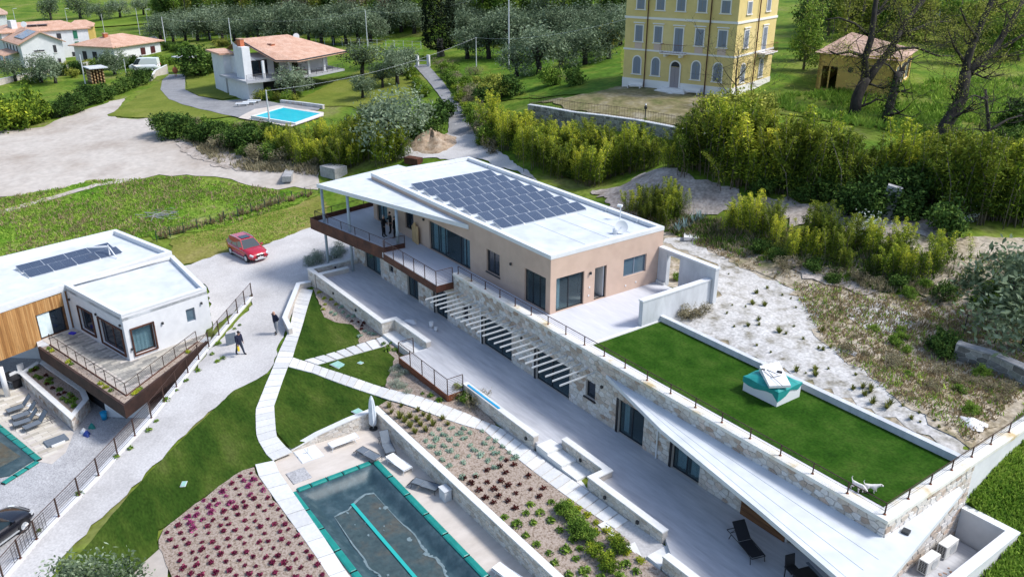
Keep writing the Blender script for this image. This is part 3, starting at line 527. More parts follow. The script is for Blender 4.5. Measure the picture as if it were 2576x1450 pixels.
for x in (-40.05,-24.1): MB().lathe((x,FY-.07,0),[(.045,0),(.045,2.75)],8).build('downpipe',M['white_paint'],house)
for x in (-30.35,-28.35,-41.2,-35.6): lamp(house,FS,uf(x),2.15)
MB().fbox(FS,uf(-18.7),uf(-16.3),.035,.075,0.0,1.45).build('wood_panel',M['wood_dark'],house)
for k in range(5): MB().fbox(FS,uf(-18.7),uf(-16.3),.078,.09,.02+.287*k,.02+.287*k+.27).build('board',M['wood_dark'],house)
for k in range(24): MB().box(-42.8+.603*k-.022,-42.8+.603*k+.022,23.85,FY-.03,2.72,2.81).build('pergola_slat',M['alu'],house)
# lower canopy, a long wedge round the corner
LC=[(-28.1,FY-.03),(-22.6,24.87),(-16,23.8),(-10.55,22.75),(-11.0,25.9),(-11.9,31.7),(PX1+.03,31.9),(PX1+.03,FY-.03)]
MB().prism(LC,2.78,3.0).build('lower_canopy',M['roof_white'],house)
for t in (.35,.62,.86):
    a=np.array([-28.1,FY]); pts=[(-28.1+(17)*s,FY-(FY-22.75)*s*t*1.02-.04,3.004) for s in (.12,.5,.97)]; MB().tube(pts,.009,4).build('membrane_seam',M['alu'],house)
MB().obox((-11.85,27.3,3.06),.14,.14,.06,.2).build('roof_drain',M['dark_metal'],house)
# ---------------------------------------------------------------- paving of the terraces
dm('terrace_tile',[(.38,.385,.41),(.45,.455,.48),(.51,.515,.535)],scale=1.2,rough=.75,stretch=(.35,2.4,1),fine=.08,fscale=3,bump=.003,bscale=12)
dm('terrace_tile_up',[(.50,.51,.545),(.56,.565,.60)],scale=1,rough=.75,stretch=(.4,2,1),fine=.06,fscale=3)
tp=MB().prism([(-56.6,22.3),(-46,22.3),(-46,23.1),(-41.4,23.1),(-41.4,21.0),(-35.58,21.0),(-35.58,22.2),(-28.6,22.2),(-28.6,23.1),(-24.4,23.3),(-24.2,22.3),(-19.5,22.3),(-18.4,21.6),(-18.2,21.1),(-5,21.1),(-5,25),(-10.3,25),(-10.3,32.6),(PX1,32.6),(PX1,FY-.002),(-58.4,FY-.002),(-58.4,24.7),(-56.9,24.7)],-.35,0); tag(tp.build('terrace',M['terrace_tile']),kind='structure')
up_=MB(); up_.prism([(-58.74,FY+.401),(PX1-.41,FY+.401),(PX1-.41,27.7),(-30.9,27.7),(-30.9,37.35),(-35.4,37.35),(-35.4,28.26),(-58.74,28.26)],3.0,ZF-.004); tag(up_.build('upper_terrace',M['terrace_tile_up']),kind='structure')
# roof lawn with kerbs
tag(MB().box(-30.72,-12.9,27.72,33.0,3.0,ZF+.02).build('roof_lawn',M['turf_roof']),kind='structure')
k1=MB().box(-30.9,-12.72,33.0,33.3,2.9,3.62); tag(k1.build('roof_kerb',M['concrete']),'long pale concrete kerb between roof lawn and gravel yard','kerb')
k2=MB().box(-30.95,-30.73,27.2,32.99,3.0,3.33); tag(k2.build('lawn_edging',M['cap_white']),'white edging strip between roof lawn and upper terrace','kerb')
# concrete yard walls
cw=thing('concrete_wall','tall grey concrete wall with a narrow opening beside the peach house','wall',(-33,37.5,ZF)); mb=MB()
mb.box(-35.39,-34.6,37.32,37.64,3.0,5.62).box(-33.5,-30.55,37.32,37.64,3.0,5.62).box(-34.6,-33.5,37.32,37.64,5.4,5.62); mb.build('panel',M['concrete'],cw); MB().box(-35.38,-30.5,37.28,37.68,5.62,5.74).build('coping',M['coping'],cw); MB().box(-35.38,-34.62,37.2,37.31,ZF,3.42).build('skirting',M['cap_white'],cw)
cw=thing('concrete_wall','lower grey concrete wall screening the upper terrace from the gravel yard','wall',(-31,34,ZF)); MB().box(-31.1,-30.8,31.5,37.3,3.0,4.88).build('panel',M['concrete'],cw); MB().box(-31.14,-30.76,31.45,37.27,4.88,4.97).build('coping',M['coping'],cw)
# plant yard with two condensers
yw=thing('yard_wall','white rendered wall round the small plant yard','wall',(-10.2,32,0)); MB().box(PX1+.04,-9.95,32.7,33.05,-.5,1.44).build('panel',M['white_plaster'],yw); MB().box(PX1+.04,-9.9,32.67,33.08,1.44,1.55).build('cap',M['coping'],yw); MB().box(-10.3,-9.95,22,32.69,-.9,1.44).build('panel',M['white_plaster'],yw); MB().box(-10.33,-9.9,22,32.66,1.44,1.55).build('cap',M['coping'],yw)
def condenser():
    t=thing('air_conditioner','white outdoor air conditioner box with a black side grille','air conditioner',group='condensers in the plant yard')
    MB().box(-.2,.2,-.48,.48,.06,.68).build('cabinet',M['dirty_white'],t)
    for i in range(7):
        for j in range(3): MB().box(-.15+j*.105,-.06+j*.105,-.4835,-.481,.12+i*.075,.175+i*.075).build('vent_slot',M['black'],t)
    for y in (-.3,.3): MB().box(-.18,.18,y-.03,y+.03,0,.06).build('foot',M['dark_metal'],t)
    f=MB(); f.tube([(.201,.1,.37),(.215,.1,.37)],.24,18); f.build('fan_grille',M['alu'],t)
    return t
ac=condenser(); put(ac,(-11.75,29.75,0),0,label='white outdoor air conditioner box in front of the other one in the plant yard'); put(ac,(-11.8,31.3,0),0,label='white outdoor air conditioner box beside the end wall of the plant yard')
for k in range(9):
    x,y=rnd.uniform(-11.3,-10.5),rnd.uniform(28.5,32.3); tag(MB().obox((x,y,.012),rnd.uniform(.03,.09),rnd.uniform(.03,.08),.012,rnd.random()*3).build('leaf_litter',M['terra_old']),'scrap of brown leaf litter on the plant yard floor','litter','leaf litter in the plant yard')
# ---------------------------------------------------------------- garden walls of the terrace
def A1(x,y): return (643.4+x/4,724.6+y/4)
def D1(x,y): return (643.4+x/4,1087+y/4)
def L0(x,y): return (x/4,1087+y/4)
def R2(x,y): return (1286.9+x/4,1087+y/4)
def off2(pl,d):
    """offset an open polyline to its left by d"""
    P=[np.array(p[:2],float) for p in pl]; out=[]
    for i,p in enumerate(P):
        ns=[]
        for a,b in ((i-1,i),(i,i+1)):
            if a>=0 and b<len(P): t=P[b]-P[a]; t/=np.linalg.norm(t); ns.append(np.array([-t[1],t[0]]))
        n=sum(ns); n/=np.linalg.norm(n); k=1/max(.35,n@ns[0]); out.append(tuple(p+n*d*k))
    return out
def garden_wall(name,label,pl,zb,zt,thick=.3,faces='o',m='stone_pale',cap='cap_white',cw=.36,ch=.2,lim=120,capz=.07):
    """pl: outer face polyline; the wall body lies to its left. zb/zt may be lists."""
    n=len(pl); zb=zb if hasattr(zb,'__len__') else [zb]*n; zt=zt if hasattr(zt,'__len__') else [zt]*n
    inn=off2(pl,thick); t=thing(name,label,'wall',(pl[0][0],pl[0][1],zb[0])); mb=MB(); cm=MB(); po=off2(pl,-.04); pi=off2(pl,thick+.04); sets=[]
    for i in range(n-1):
        q=[pl[i],pl[i+1],inn[i+1],inn[i]]; mb.prism(q,[zb[i],zb[i+1],zb[i+1],zb[i]],[zt[i]-capz,zt[i+1]-capz,zt[i+1]-capz,zt[i]-capz])
        q=[po[i],po[i+1],pi[i+1],pi[i]]; cm.prism(q,[z-capz for z in (zt[i],zt[i+1],zt[i+1],zt[i])],[zt[i],zt[i+1],zt[i+1],zt[i]])
        for side,P in (('o',pl),('i',inn)):
            if side not in faces: continue
            a,b=np.array(P[i]),np.array(P[i+1])
            if side=='i': a,b=b,a
            L=np.linalg.norm(b-a); za0,za1=(zb[i],zb[i+1]) if side=='o' else (zb[i+1],zb[i]); zt0,zt1=(zt[i],zt[i+1]) if side=='o' else (zt[i+1],zt[i])
            F=(lambda a,d,n_,L,z0,z1,t0,t1:(lambda u_,b_,c: np.array([a[0]+d[0]*u_+n_[0]*b_,a[1]+d[1]*u_+n_[1]*b_,(z0+(z1-z0)*u_/L)+c*((t0+(t1-t0)*u_/L)-capz-(z0+(z1-z0)*u_/L))])))(a,(b-a)/L,np.array([(b-a)[1],-(b-a)[0]])/L,L,za0,za1,zt0,zt1)
            hh=max(zt0-za0,zt1-za1)
            pol=rubble(0,L,0,hh,cw,ch); sets.append(([[(x,z/hh) for x,z in p] for p in pol],F))
    w=mb.build('body',M['mortar'],t); cm.build('cap',M[cap],t)
    if sets:
        al=[]
        for pol,F in sets:
            for p in pol:
                cx=sum(v[0] for v in p)/len(p);cz=sum(v[1] for v in p)/len(p); k=.95; k2=.86; d=.022*rnd.uniform(.6,1.4); nn=len(p)
                vs=[F(cx+(x-cx)*k,.001,cz+(z-cz)*k) for x,z in p]+[F(cx+(x-cx)*k2,d,cz+(z-cz)*k2) for x,z in p]
                al.append((np.linalg.norm(np.mean(vs,0)-CC),vs,[(i,(i+1)%nn,nn+(i+1)%nn,nn+i) for i in range(nn)]+[tuple(nn+i for i in range(nn))]))
        al.sort(key=lambda q:q[0]); rest=MB()
        for k,(s,v,f) in enumerate(al):
            if k<lim: MB().add(v,f).build('stone',M[m],t)
            else: rest.add(v,f)
        if rest.v: tag(rest.build('stone_infill',M[m],t),kind='stuff')
    return t
w1=garden_wall('terrace_wall','pale stone terrace wall with a white cap and a stepped corner above the small lawn',[(-56.87,24.75),(-56.87,22.08),(-45.87,22.1),(-45.87,23.07),(-41.56,23.1)],-1.1,.4,faces='o')
for x in (-53.6,-49.8): lamp(w1,frame((-60,22.1,0),(1,0)),x+60,-.1)
w2=garden_wall('terrace_wall','pale stone terrace wall with a blue board lying on its white cap',[(-35.7,22.12),(-28.8,22.1)],-.95,.4); lamp(w2,frame((-60,22.1,0),(1,0)),30.6,-.02)
w3=garden_wall('terrace_wall','pale stone terrace wall with a zigzag white cap between the two flights of steps',[(-27.78,23.15),(-24.5,23.12),(-24.5,22.12),(-19.5,22.12)],-.9,.4)
for x in (-26.2,-23.2,-21.0): lamp(w3,frame((-60,22.12 if x>-24.5 else 23.15,0),(1,0)),x+60,0)
w4=garden_wall('terrace_wall','pale stone terrace wall running on beyond the second flight of steps',[(-18.45,21.05),(-5,21.05)],-1.0,.4)
tag(MB().box(-35.3,-32.1,22.16,22.28,.401,.44).build('blue_board',mat('blue_plastic',(.01,.30,.55),rough=.4)),'long bright blue plastic strip lying on the white wall cap','board')
we=garden_wall('end_wall','sandy stone wall with small lamps closing the terrace near the columns',[(-56.92,22.02),(-58.3,22.02),(-58.3,26.2)][::-1],-1.4,.4,thick=.28,faces='oi',lim=60)
F_=frame((-58.02,22,0),(0,1)); lamp(we,F_,.4,.1); lamp(we,F_,2.2,.1)
garden_wall('path_wall','smooth white low wall between the slab path and the gravel drive',[(-57.95,22.0),(-58.1,20.95),(-52.7,17.7),(-50.75,17.35)],[-1.5,-1.6,-1.7,-1.8],[-.5,-.5,-.55,-.6],thick=.26,faces='',cap='coping')
# steps
def flight(label,items,m='cap_white'):
    t=thing('stone_steps',label,'steps',(items[0][0],items[0][2],items[0][5]))
    for it in items: MB().box(it[0],it[1],it[2],it[3],it[4],it[5]).build('tread',M[m],t)
    return t
flight('white stone steps going down from terrace beside the zigzag wall',[(-28.6,-27.66,22.12,23.12,-.9,-.012),(-27.655,-26.5,22.12,23.1,-.9,-.15),(-26.495,-25.3,22.12,23.1,-.9,-.29),(-25.295,-24.55,22.0,23.05,-.9,-.42)])
flight('white stone steps between the zigzag wall end and the next terrace wall',[(-22.3,-20.405,20.85,22.08,-.9,-.42),(-20.4,-19.3,20.85,22.08,-.9,-.34),(-19.295,-18.5,21.0,22.3,-.9,-.18),(-18.495,-17.9,21.37,22.3,-.9,-.008)])
flight('white stone step leading from the slab path up to the small steel deck',[(-41.5,-40.6,22.15,23.05,-.6,-.013),(-43.4,-41.52,22.0,23.06,-.9,-.2),(-45.8,-43.42,22.1,23.05,-1.2,-.42)])
# small steel deck with bars
dk=thing('steel_deck','small rusty steel deck with a barred railing in front of the terrace','deck',(-38.5,21,-.4)); s_=MB(); slab(s_,(-41.42,20.99),(-35.57,20.99),-.45,.0,.05); s_.build('fascia',M['corten_orange'],dk); [ (lambda q:(slab(q,(x,21.03),(x,22.1),-.45,0,.05),q.build('side_fascia',M['corten_orange'],dk)))(MB()) for x in (-41.43,-35.56)]
railing(dk,[(-41.42,22.05,.0),(-41.42,21.0,.0),(-35.58,21.0,.0),(-35.58,22.05,.0)],1.05,1.45,9,low=.08)
# ---------------------------------------------------------------- lawns, beds and slab paths
lw=lambda pts,**k: sheet('lawn',pts,M['lawn'],.11,.7,**k)
lw([A1(*p) for p in ((560,65),(640,170),(690,300),(800,350),(960,370),(1050,450),(1030,590),(480,745),(370,712),(430,520),(500,280))])
lw([A1(*p) for p in ((600,790),(1290,600),(1350,650),(1400,720),(1340,890),(1300,1000),(1200,990))])
lw([A1(*p) for p in ((325,805),(600,880),(1160,1080),(1310,1150),(1220,1210),(1150,1262),(860,1345),(690,1460),(560,1530),(355,1630),(205,1450),(180,1200))])
lw([(684,940),(640,960),(588,985),(480,1087),(375,1192),(250,1337),(190,1410),(140,1470),(320,1470),(362,1418),(405,1380),(395,1368),(400,1335),(412,1330),(550,1227),(610,1187),(650,1172),(686,1163),(671,1147),(648,1102),(643,1035)],jit=.03)
dm('lawn_worn',[(.05,.085,.014),(.12,.12,.03),(.25,.20,.12)],scale=1.5,rough=.95,fine=.3,fscale=6)
bd=lambda pts,j=.05: sheet('mulch_bed',pts,M['mulch'],.125,.6,jit=j)
bd([A1(*p) for p in ((575,15),(760,30),(1265,490),(1230,510),(1040,570),(1048,460),(955,375),(800,355),(690,305),(640,175))])
bd([A1(*p) for p in ((1285,560),(1400,590),(1440,700),(1905,1130),(2080,1030),(2300,1240),(2420,1400),(2120,1288),(1400,1045),(1300,1000),(1340,890),(1400,720),(1290,600))])
b3=[tuple(p[:2]) for p in GN([A1(1225,1205),A1(1320,1148),A1(1900,1335),A1(2300,1455),R2(0,235),R2(480,610),R2(1040,995),R2(1180,1110)])]+[(-20.0,20.9),(-18.4,20.95),(-8,20.95),(-8,17.6),(-37.2,17.6)]
sheet('mulch_bed',b3,M['mulch'],.125,.6,px=False)
bd([L0(2560,365),L0(2440,400),L0(2200,560),L0(1650,990),L0(1600,1100),L0(1660,1300),L0(1760,1600),(900,1500),D1(740,1450),D1(0,430)])
sheet('bare_patch',[L0(1290,1440),L0(1450,1320),L0(1620,1170),L0(1660,1300),L0(1740,1560),L0(1200,1560)],M['dirt'],.10,.7,jit=.06)
sheet('path_bed',[(-31.5,20.9),(-31.5,22.1),(-18.5,22.1),(-18.5,20.85),(-21,20.6),(-24,20.9)],M['gravel_white'],.1,.6,px=False)
def slab_path(label,Lp,Rp,size,m,gap=.035,off=.15,px=True,irregular=.0):
    if px: Lp=GN(Lp);Rp=GN(Rp)
    def res(P):
        P=np.asarray(P)[:,:2]; d=np.r_[0,np.cumsum(np.linalg.norm(np.diff(P,axis=0),axis=1))]; return P,d/d[-1],d[-1]
    (PL,tl,ll),(PR,tr,lr)=res(Lp),res(Rp); n=max(2,int((ll+lr)/2/size)); at=lambda P,t,s: np.array([np.interp(s,t,P[:,0]),np.interp(s,t,P[:,1])])
    base=MB(); ss=np.linspace(0,1,n+1); 
    for a,b in zip(ss[:-1],ss[1:]):
        q=[at(PL,tl,a),at(PL,tl,b),at(PR,tr,b),at(PR,tr,a)]; base.add([(p[0],p[1],h1(*p)+off-.045) for p in q],[(3,2,1,0)])
    b_=tag(base.build('slab_path',M['mortar']),kind='structure')
    gg=gap/size
    for k,(a,b) in enumerate(zip(ss[:-1],ss[1:])):
        w=(b-a); a2=a+w*gg*(.5+irregular*rnd.random()*2); b2=b-w*gg*.5; q=[at(PL,tl,a2),at(PL,tl,b2),at(PR,tr,b2),at(PR,tr,a2)]; dz=rnd.uniform(-.006,.006)
        mb=MB(); mb.prism([tuple(p) for p in q],[h1(*p)+off-.06+dz for p in q],[h1(*p)+off+dz for p in q]); mb.build('slab',m,b_)
dm('slab_white',[(.54,.54,.53),(.62,.62,.61),(.66,.655,.64)],scale=.9,rough=.8,fine=.08,fscale=6,rand=.5,bump=.004,bscale=12)
slab_path('',[(751,728),(728,834),A1(220,690),A1(160,850),A1(0,1240),D1(5,20),D1(20,90),D1(110,240),D1(175,300)],[(787,733),A1(460,420),A1(372,710),A1(325,805),A1(185,1200),D1(205,20),D1(215,60),D1(300,160),D1(370,215)],.72,M['slab_white'])
slab_path('',[A1(482,742),A1(1280,500),A1(1400,468)],[A1(612,788),A1(1290,600),A1(1440,555)],.62,M['slab_white'],gap=.07,irregular=.5)
slab_path('',[A1(372,712),A1(610,790),A1(1200,990),A1(1380,1042),A1(2130,1280),A1(2480,1430),R2(-60,20),R2(560,465),R2(760,605),R2(1170,910)],[A1(328,805),A1(580,870),A1(1160,1080),A1(1340,1140),A1(1900,1332),A1(2300,1452),R2(0,238),R2(480,610),R2(660,740),R2(1040,992)],.66,M['slab_white'],gap=.05,irregular=.4)
slab_path('',[(-37.55,10.2),(-36.9,9.98),(-27.5,9.93),(-20,9.9)],[(-37.2,11.1),(-36.7,10.95),(-27.2,10.62),(-20,10.6)],1.2,M['slab_white'],px=False,off=.14)
# ---------------------------------------------------------------- pool court
ZD=-1.5
dm('deck_tile',[(.46,.41,.36),(.51,.46,.41),(.55,.50,.45)],scale=.9,rough=.85,stretch=(1.6,.7,1),fine=.05,fscale=3,spec=.2)
PD=[(-37.75,12.2),(-37.7,15.3),(-37.35,17.2),(-8,17.2),(-8,10.65),(-34.2,10.7),(-37.2,11.05)]
hole=[(-34.05,10.95),(-34.05,15.42),(-18,15.42),(-18,10.95)]
dk_=MB()
for q in ([(-37.75,12.2),(-37.7,15.3),(-37.35,17.2),(-34.05,17.2),(-34.05,10.7),(-34.2,10.7),(-37.2,11.05)],[(-34.05,15.42),(-34.05,17.2),(-8,17.2),(-8,15.42)],[(-34.05,10.65),(-34.05,10.95),(-18,10.95),(-18,10.65)],[(-18,10.65),(-18,15.42),(-8,15.42),(-8,10.65)]): dk_.prism(q,-1.8,ZD)
tag(dk_.build('pool_deck',M['deck_tile']),kind='structure')
garden_wall('pool_wall','pale stone retaining wall with a white cap along the covered pool',[(-37.65,12.25),(-37.62,13.8),(-37.4,15.6),(-37.38,17.22),(-8,17.22)][::-1],[-1.6]*5,[-.5,-.5,-.5,-.95,-1.4][::1],thick=.3,faces='',lim=150) if False else None
pw=garden_wall('pool_wall','pale stone retaining wall with a white cap along the covered pool',[(-8,17.52),(-37.68,17.52),(-37.7,15.6),(-37.92,13.8),(-37.95,12.25)],-1.6,[-.5,-.5,-.62,-1.0,-1.4],thick=.3,faces='i',lim=220)
cov=thing('pool_cover','dark teal winter cover with green water tubes over the long pool','pool cover',(-29,13.2,ZD))
def cover():
    nx,ny=120,44; xs=np.linspace(-34.15,-18,nx);ys=np.linspace(10.82,15.55,ny); X,Y=np.meshgrid(xs,ys,indexing='ij'); d=np.minimum(np.minimum(X+34.15,15.55-Y),Y-10.82)
    t=np.clip((d-.25)/.75,0,1); t=t*t*(3-2*t); Z=ZD+.02-.42*t; edge=np.exp(-((d-.6)/.4)**2); Z+=edge*np.where(X+34.15<1.4,.0015,.008)*np.sin(np.where(15.55-Y<np.minimum(X+34.15,Y-10.82),X,np.where(Y-10.82<X+34.15,X*1.1,Y))*11+np.sin(X*3)*1.3)
    Z+=.008*np.sin(X*2.1+Y*3)*np.sin(Y*1.7)*t; i=np.arange(nx*ny).reshape(nx,ny); Fc=np.stack([i[:-1,:-1],i[1:,:-1],i[1:,1:],i[:-1,1:]],-1).reshape(-1,4)
    mb=MB(); mb.v=np.stack([X,Y,Z],-1).reshape(-1,3).tolist(); mb.f=Fc.tolist(); mb.m=[0]*len(Fc); mb.build('sheet',mat('pool_sheet',[(.018,.045,.058),(.030,.062,.075),(.06,.10,.115)],scale=1.6,rough=.48,spec=.45,bump=.012,bscale=7,fine=.15,fscale=6),cov,True)
    # puddle with a pale scum ring
    pts=[]
    for k in range(90):
        a=2*PI*k/90; r=1/max(abs(math.cos(a))/6.9,abs(math.sin(a))/1.42)*.97; x=-26.2+r*math.cos(a)*.995; y=13.15+r*math.sin(a)
        rr=.9+.06*math.sin(5*a+1)+.03*math.sin(13*a); pts.append((-26.2+(x+26.2)*rr if x<-26.2 else x,13.15+(y-13.15)*rr))
    mb=MB(); mb.prism(pts,ZD-.41,ZD-.385); mb.build('puddle',mat('puddle',[(.035,.06,.06),(.05,.075,.075),(.085,.08,.06)],scale=.8,rough=.12,spec=.6,fine=.25,fscale=5,bump=.004,bscale=6),cov)
    vs=[];fs=[];n=len(pts)
    for k,(x,y) in enumerate(pts):
        cx,cy=-26.2,13.15; l=math.hypot(x-cx,y-cy); w=.04+.07*abs(math.sin(k*1.7))+.08*rnd.random(); vs+=[(x,y,ZD-.372),(x+(x-cx)/l*w*1.2,y+(y-cy)/l*w*1.2,ZD-.372)]
    fs=[(2*k,2*k+1,2*((k+1)%n)+1,2*((k+1)%n)) for k in range(n)]; MB().add(vs,fs).build('scum_line',mat('scum',[(.09,.14,.155),(.20,.26,.28)],scale=4,rough=.7),cov)
    for k in range(16):
        x,y,r=rnd.uniform(-32,-24),rnd.uniform(12,14.4),rnd.uniform(.05,.2); st_=rnd.uniform(.3,1); MB().prism([(x+r*rnd.uniform(.4,1.1)*math.cos(a),y+r*st_*rnd.uniform(.4,1.1)*math.sin(a)) for a in np.linspace(0,5.6,8)],ZD-.376,ZD-.37).build('scum_patch',bpy.data.materials['scum'],cov)
cover()
dm('tube_green',[(.008,.17,.145),(.014,.24,.205)],scale=2,rough=.4); dm('strip_green',(.02,.36,.33),rough=.5)
def tubes(a,b,n,w=.17,par=cov):
    a=np.array(a);b=np.array(b);d=b-a;L=np.linalg.norm(d);d=d/L; nn=np.array([-d[1],d[0],0]); cuts=np.sort(np.r_[0,np.linspace(0,L,n+1)[1:-1]+NR.uniform(-.15,.15,n-1),L])
    for s,e in zip(cuts[:-1],cuts[1:]):
        s+=.02;e-=.02; vs=[];fs=[]; prof=((-w,0),(-w,.05),(-w*.6,.085),(w*.6,.085),(w,.05),(w,0)); ts=(s,s+.06,e-.06,e)
        for k,t in enumerate(ts):
            sc=.55 if k in (0,3) else 1
            for y,z in prof: p=a+d*t+nn*y; vs.append((p[0],p[1],p[2]+z*sc))
        fs=[(k*6+j,k*6+j+1,(k+1)*6+j+1,(k+1)*6+j) for k in range(3) for j in range(5)]+[(5,4,3,2,1,0),(18,19,20,21,22,23)]; MB().add(vs,fs).build('water_tube',M['tube_green'],par)
        MB().obox(tuple(a+d*e+np.array([0,0,.02])),.012,w*1.02,.05,math.atan2(d[1],d[0])).build('strap',M['black'],par)
tubes((-34.1,15.5,ZD+.02),(-18,15.45,ZD+.02),9); tubes((-34.1,10.88,ZD+.02),(-18,10.93,ZD+.02),9); tubes((-34.12,11.15,ZD+.02),(-34.12,15.25,ZD+.02),5)
MB().box(-32.0,-18,13.05,13.22,ZD-.37,ZD-.33).build('centre_strip',M['strip_green'],cov)
# loungers
def lounger(kind,fm,smt,back=0.0,open_=False):
    t=thing('sun_lounger','sun lounger','sun lounger'); w=.31; h=.32; mb=MB()
    for s in (-1,1): mb.tube([(-.95,s*w,h-.22 if open_ else h-.02),(-.75,s*w,h-.02),(-.1,s*w,h),(.55,s*w,h),(.9,s*w,h-.03)],.018,6)
    mb.tube([(.9,-w,h-.03),(.9,w,h-.03)],.018,6); mb.tube([(-.95,-w,h-.2 if open_ else h-.02),(-.95,w,h-.2 if open_ else h-.02)],.018,6); mb.build('frame',M[fm],t)
    for x in (-.62,.8):
        for s in (-1,1): MB().tube([(x,s*w,h-.02),(x+(.08 if x>0 else -.1),s*(w+.02),0)],.017,6).build('leg',M[fm],t)
    vs=[];n=8
    for i in range(n+1): x=-.1+.98*i/n; vs+=[(x,-w+.02,h+.012-.03*math.sin(PI*i/n)),(x,w-.02,h+.012-.03*math.sin(PI*i/n))]
    MB().add(vs,[(2*i,2*i+2,2*i+3,2*i+1) for i in range(n)]).build('seat',M[smt],t)
    bl=.62 if open_ else .8; c,s2=math.cos(back),math.sin(back); bk=MB(); bk.add([(-.11,-w+.03,h+.02),(-.11,w-.03,h+.02),(-.11-bl*c,w-.03,h+.02+bl*s2),(-.11-bl*c,-w+.03,h+.02+bl*s2)],[(3,2,1,0)]); bo=bk.build('backrest',M[smt],t)
    rim=MB()
    for s in (-1,1): rim.tube([(-.11,s*(w-.03),h+.02),(-.11-bl*c,s*(w-.03),h+.02+bl*s2)],.014,5)
    rim.tube([(-.11-bl*c,-w+.03,h+.02+bl*s2),(-.11-bl*c,w-.03,h+.02+bl*s2)],.014,5); rim.build('backrest_frame',M[fm],bo)
    if back>.2: MB().tube([(-.11-bl*c*.6,-w+.05,h+bl*s2*.6),(-.75,-w+.05,h-.05),(-.75,w-.05,h-.05),(-.11-bl*c*.6,w-.05,h+bl*s2*.6)],.012,5).build('prop',M[fm],t)
    else:
        for s in (-.33,.33): MB().box(-.11-bl+.0,-.11-bl+.02,-w,w,h,h+.02).build('cross_bar',M[fm],t); break
    return t
dm('sling_grey',[(.10,.125,.155),(.135,.16,.19)],scale=6,rough=.7); dm('sling_black',(.012,.014,.02),rough=.7); dm('sling_white',(.66,.69,.72),rough=.6)
P_dark_up=lounger('d','dark_metal','sling_grey',.85); P_dark=lounger('d','dark_metal','sling_grey',.03,True); P_white=lounger('w','white_paint','sling_white',.1,False); P_black=lounger('b','black','sling_black',.75)
def place_l(proto,foot,head,z,label,s=1.0,group=None):
    a,b=uz(*foot,z+.33),uz(*head,z+.33); d=a-b; put(proto,((a[0]+b[0])/2,(a[1]+b[1])/2,z+.003),math.atan2(d[1],d[0]),s,label,group)
def C2(x,y): return ((1080+x*480/2576)/1.35245,(1440+y*480/2576)/1.35245)
place_l(P_dark_up,C2(1330,500),C2(1200,240),ZD,'dark grey sun lounger with a raised back beside the closed parasol',.92,'pool loungers')
place_l(P_dark,C2(1070,600),C2(760,440),ZD,'dark grey sun lounger lying flat near the corner of the pool cover',.9,'pool loungers')
place_l(P_white,C2(250,370),C2(680,220),ZD,'white sun lounger standing along the curved pool wall',.9,'pool loungers')
place_l(P_white,C2(1640,800),C2(1330,590),ZD,'white sun lounger between two dark ones along the pool wall',.9,'pool loungers')
place_l(P_dark,C2(2180,1150),C2(1720,1010),ZD,'dark grey flat sun lounger next to the grey box by the pool wall',.9,'pool loungers')
place_l(P_white,D1(2640,1480),D1(2470,1370),ZD,'white sun lounger farther along the pool deck than the grey box',.9,'pool loungers')
place_l(P_black,(1906,1398),(1848,1330),0.0,'black sun lounger with a raised back on the terrace under the white canopy',1.06)
# outdoor table and chair in the shade of the canopy
tb=thing('garden_table','black garden table under the long white canopy','table',(-13.6,24.7,0)); MB().obox((-13.7,24.55,.72),.75,.5,.02,-.3).build('table_top',M['black'],tb); MB().obox((-14.0,25.1,.745),.5,.07,.006,-.3).build('runner',M['sling_grey'],tb)
for sx in (-1,1):
    for sy in (-1,1): MB().obox((-13.7+sx*.6*math.cos(-.3)-sy*.4*math.sin(-.3),24.55+sx*.6*math.sin(-.3)+sy*.4*math.cos(-.3),.35),.03,.03,.35,-.3).build('leg',M['black'],tb)
ch=thing('garden_chair','black garden chair pushed up to the black table','chair',(-15,24.8,0)); MB().obox((-14.75,24.75,.44),.24,.24,.02,-.3).build('seat',M['black_soft'],ch); MB().obox((-14.98,24.82,.72),.02,.23,.27,-.3,0,-.15).build('backrest',M['black_soft'],ch)
for sx in (-1,1):
    for sy in (-1,1): MB().obox((-14.75+sx*.2,24.75+sy*.2,.22),.018,.018,.21).build('leg',M['black'],ch)
# closed parasol
pr_=thing('parasol','closed pale parasol in the corner of the pool court','parasol',(-37.06,16.9,ZD)); MB().lathe((-37.06,16.9,ZD),[(.24,0),(.24,.06),(.05,.08)],14).build('base',M['dark_metal'],pr_); MB().lathe((-37.06,16.9,ZD+.08),[(.03,0),(.03,.3)],8).build('pole',M['alu'],pr_)
vs=[];prof=[(.12,.25),(.21,.4),(.20,.9),(.17,1.5),(.13,1.85),(.10,2.0),(.02,2.2)]; n=16
for r,z in prof:
    for j in range(n): k=1+(.10 if j%2 else -.10); vs.append((-37.06+r*k*math.cos(2*PI*j/n),16.9+r*k*math.sin(2*PI*j/n),ZD+z))
MB().add(vs,[(i*n+j,i*n+(j+1)%n,(i+1)*n+(j+1)%n,(i+1)*n+j) for i in range(len(prof)-1) for j in range(n)]+[tuple(range(n-1,-1,-1))]).build('canopy',mat('parasol_cloth',[(.50,.55,.60),(.6,.65,.7)],scale=4,rough=.8),pr_)
gb=thing('skimmer_box','grey plastic box standing against the pool wall','box',(-29.3,16.95,ZD)); MB().box(-29.5,-28.95,16.72,17.12,ZD,ZD+.6).build('body',M['concrete'],gb); MB().box(-29.53,-28.92,16.69,17.15,ZD+.6,ZD+.64).build('lid',M['concrete'],gb)
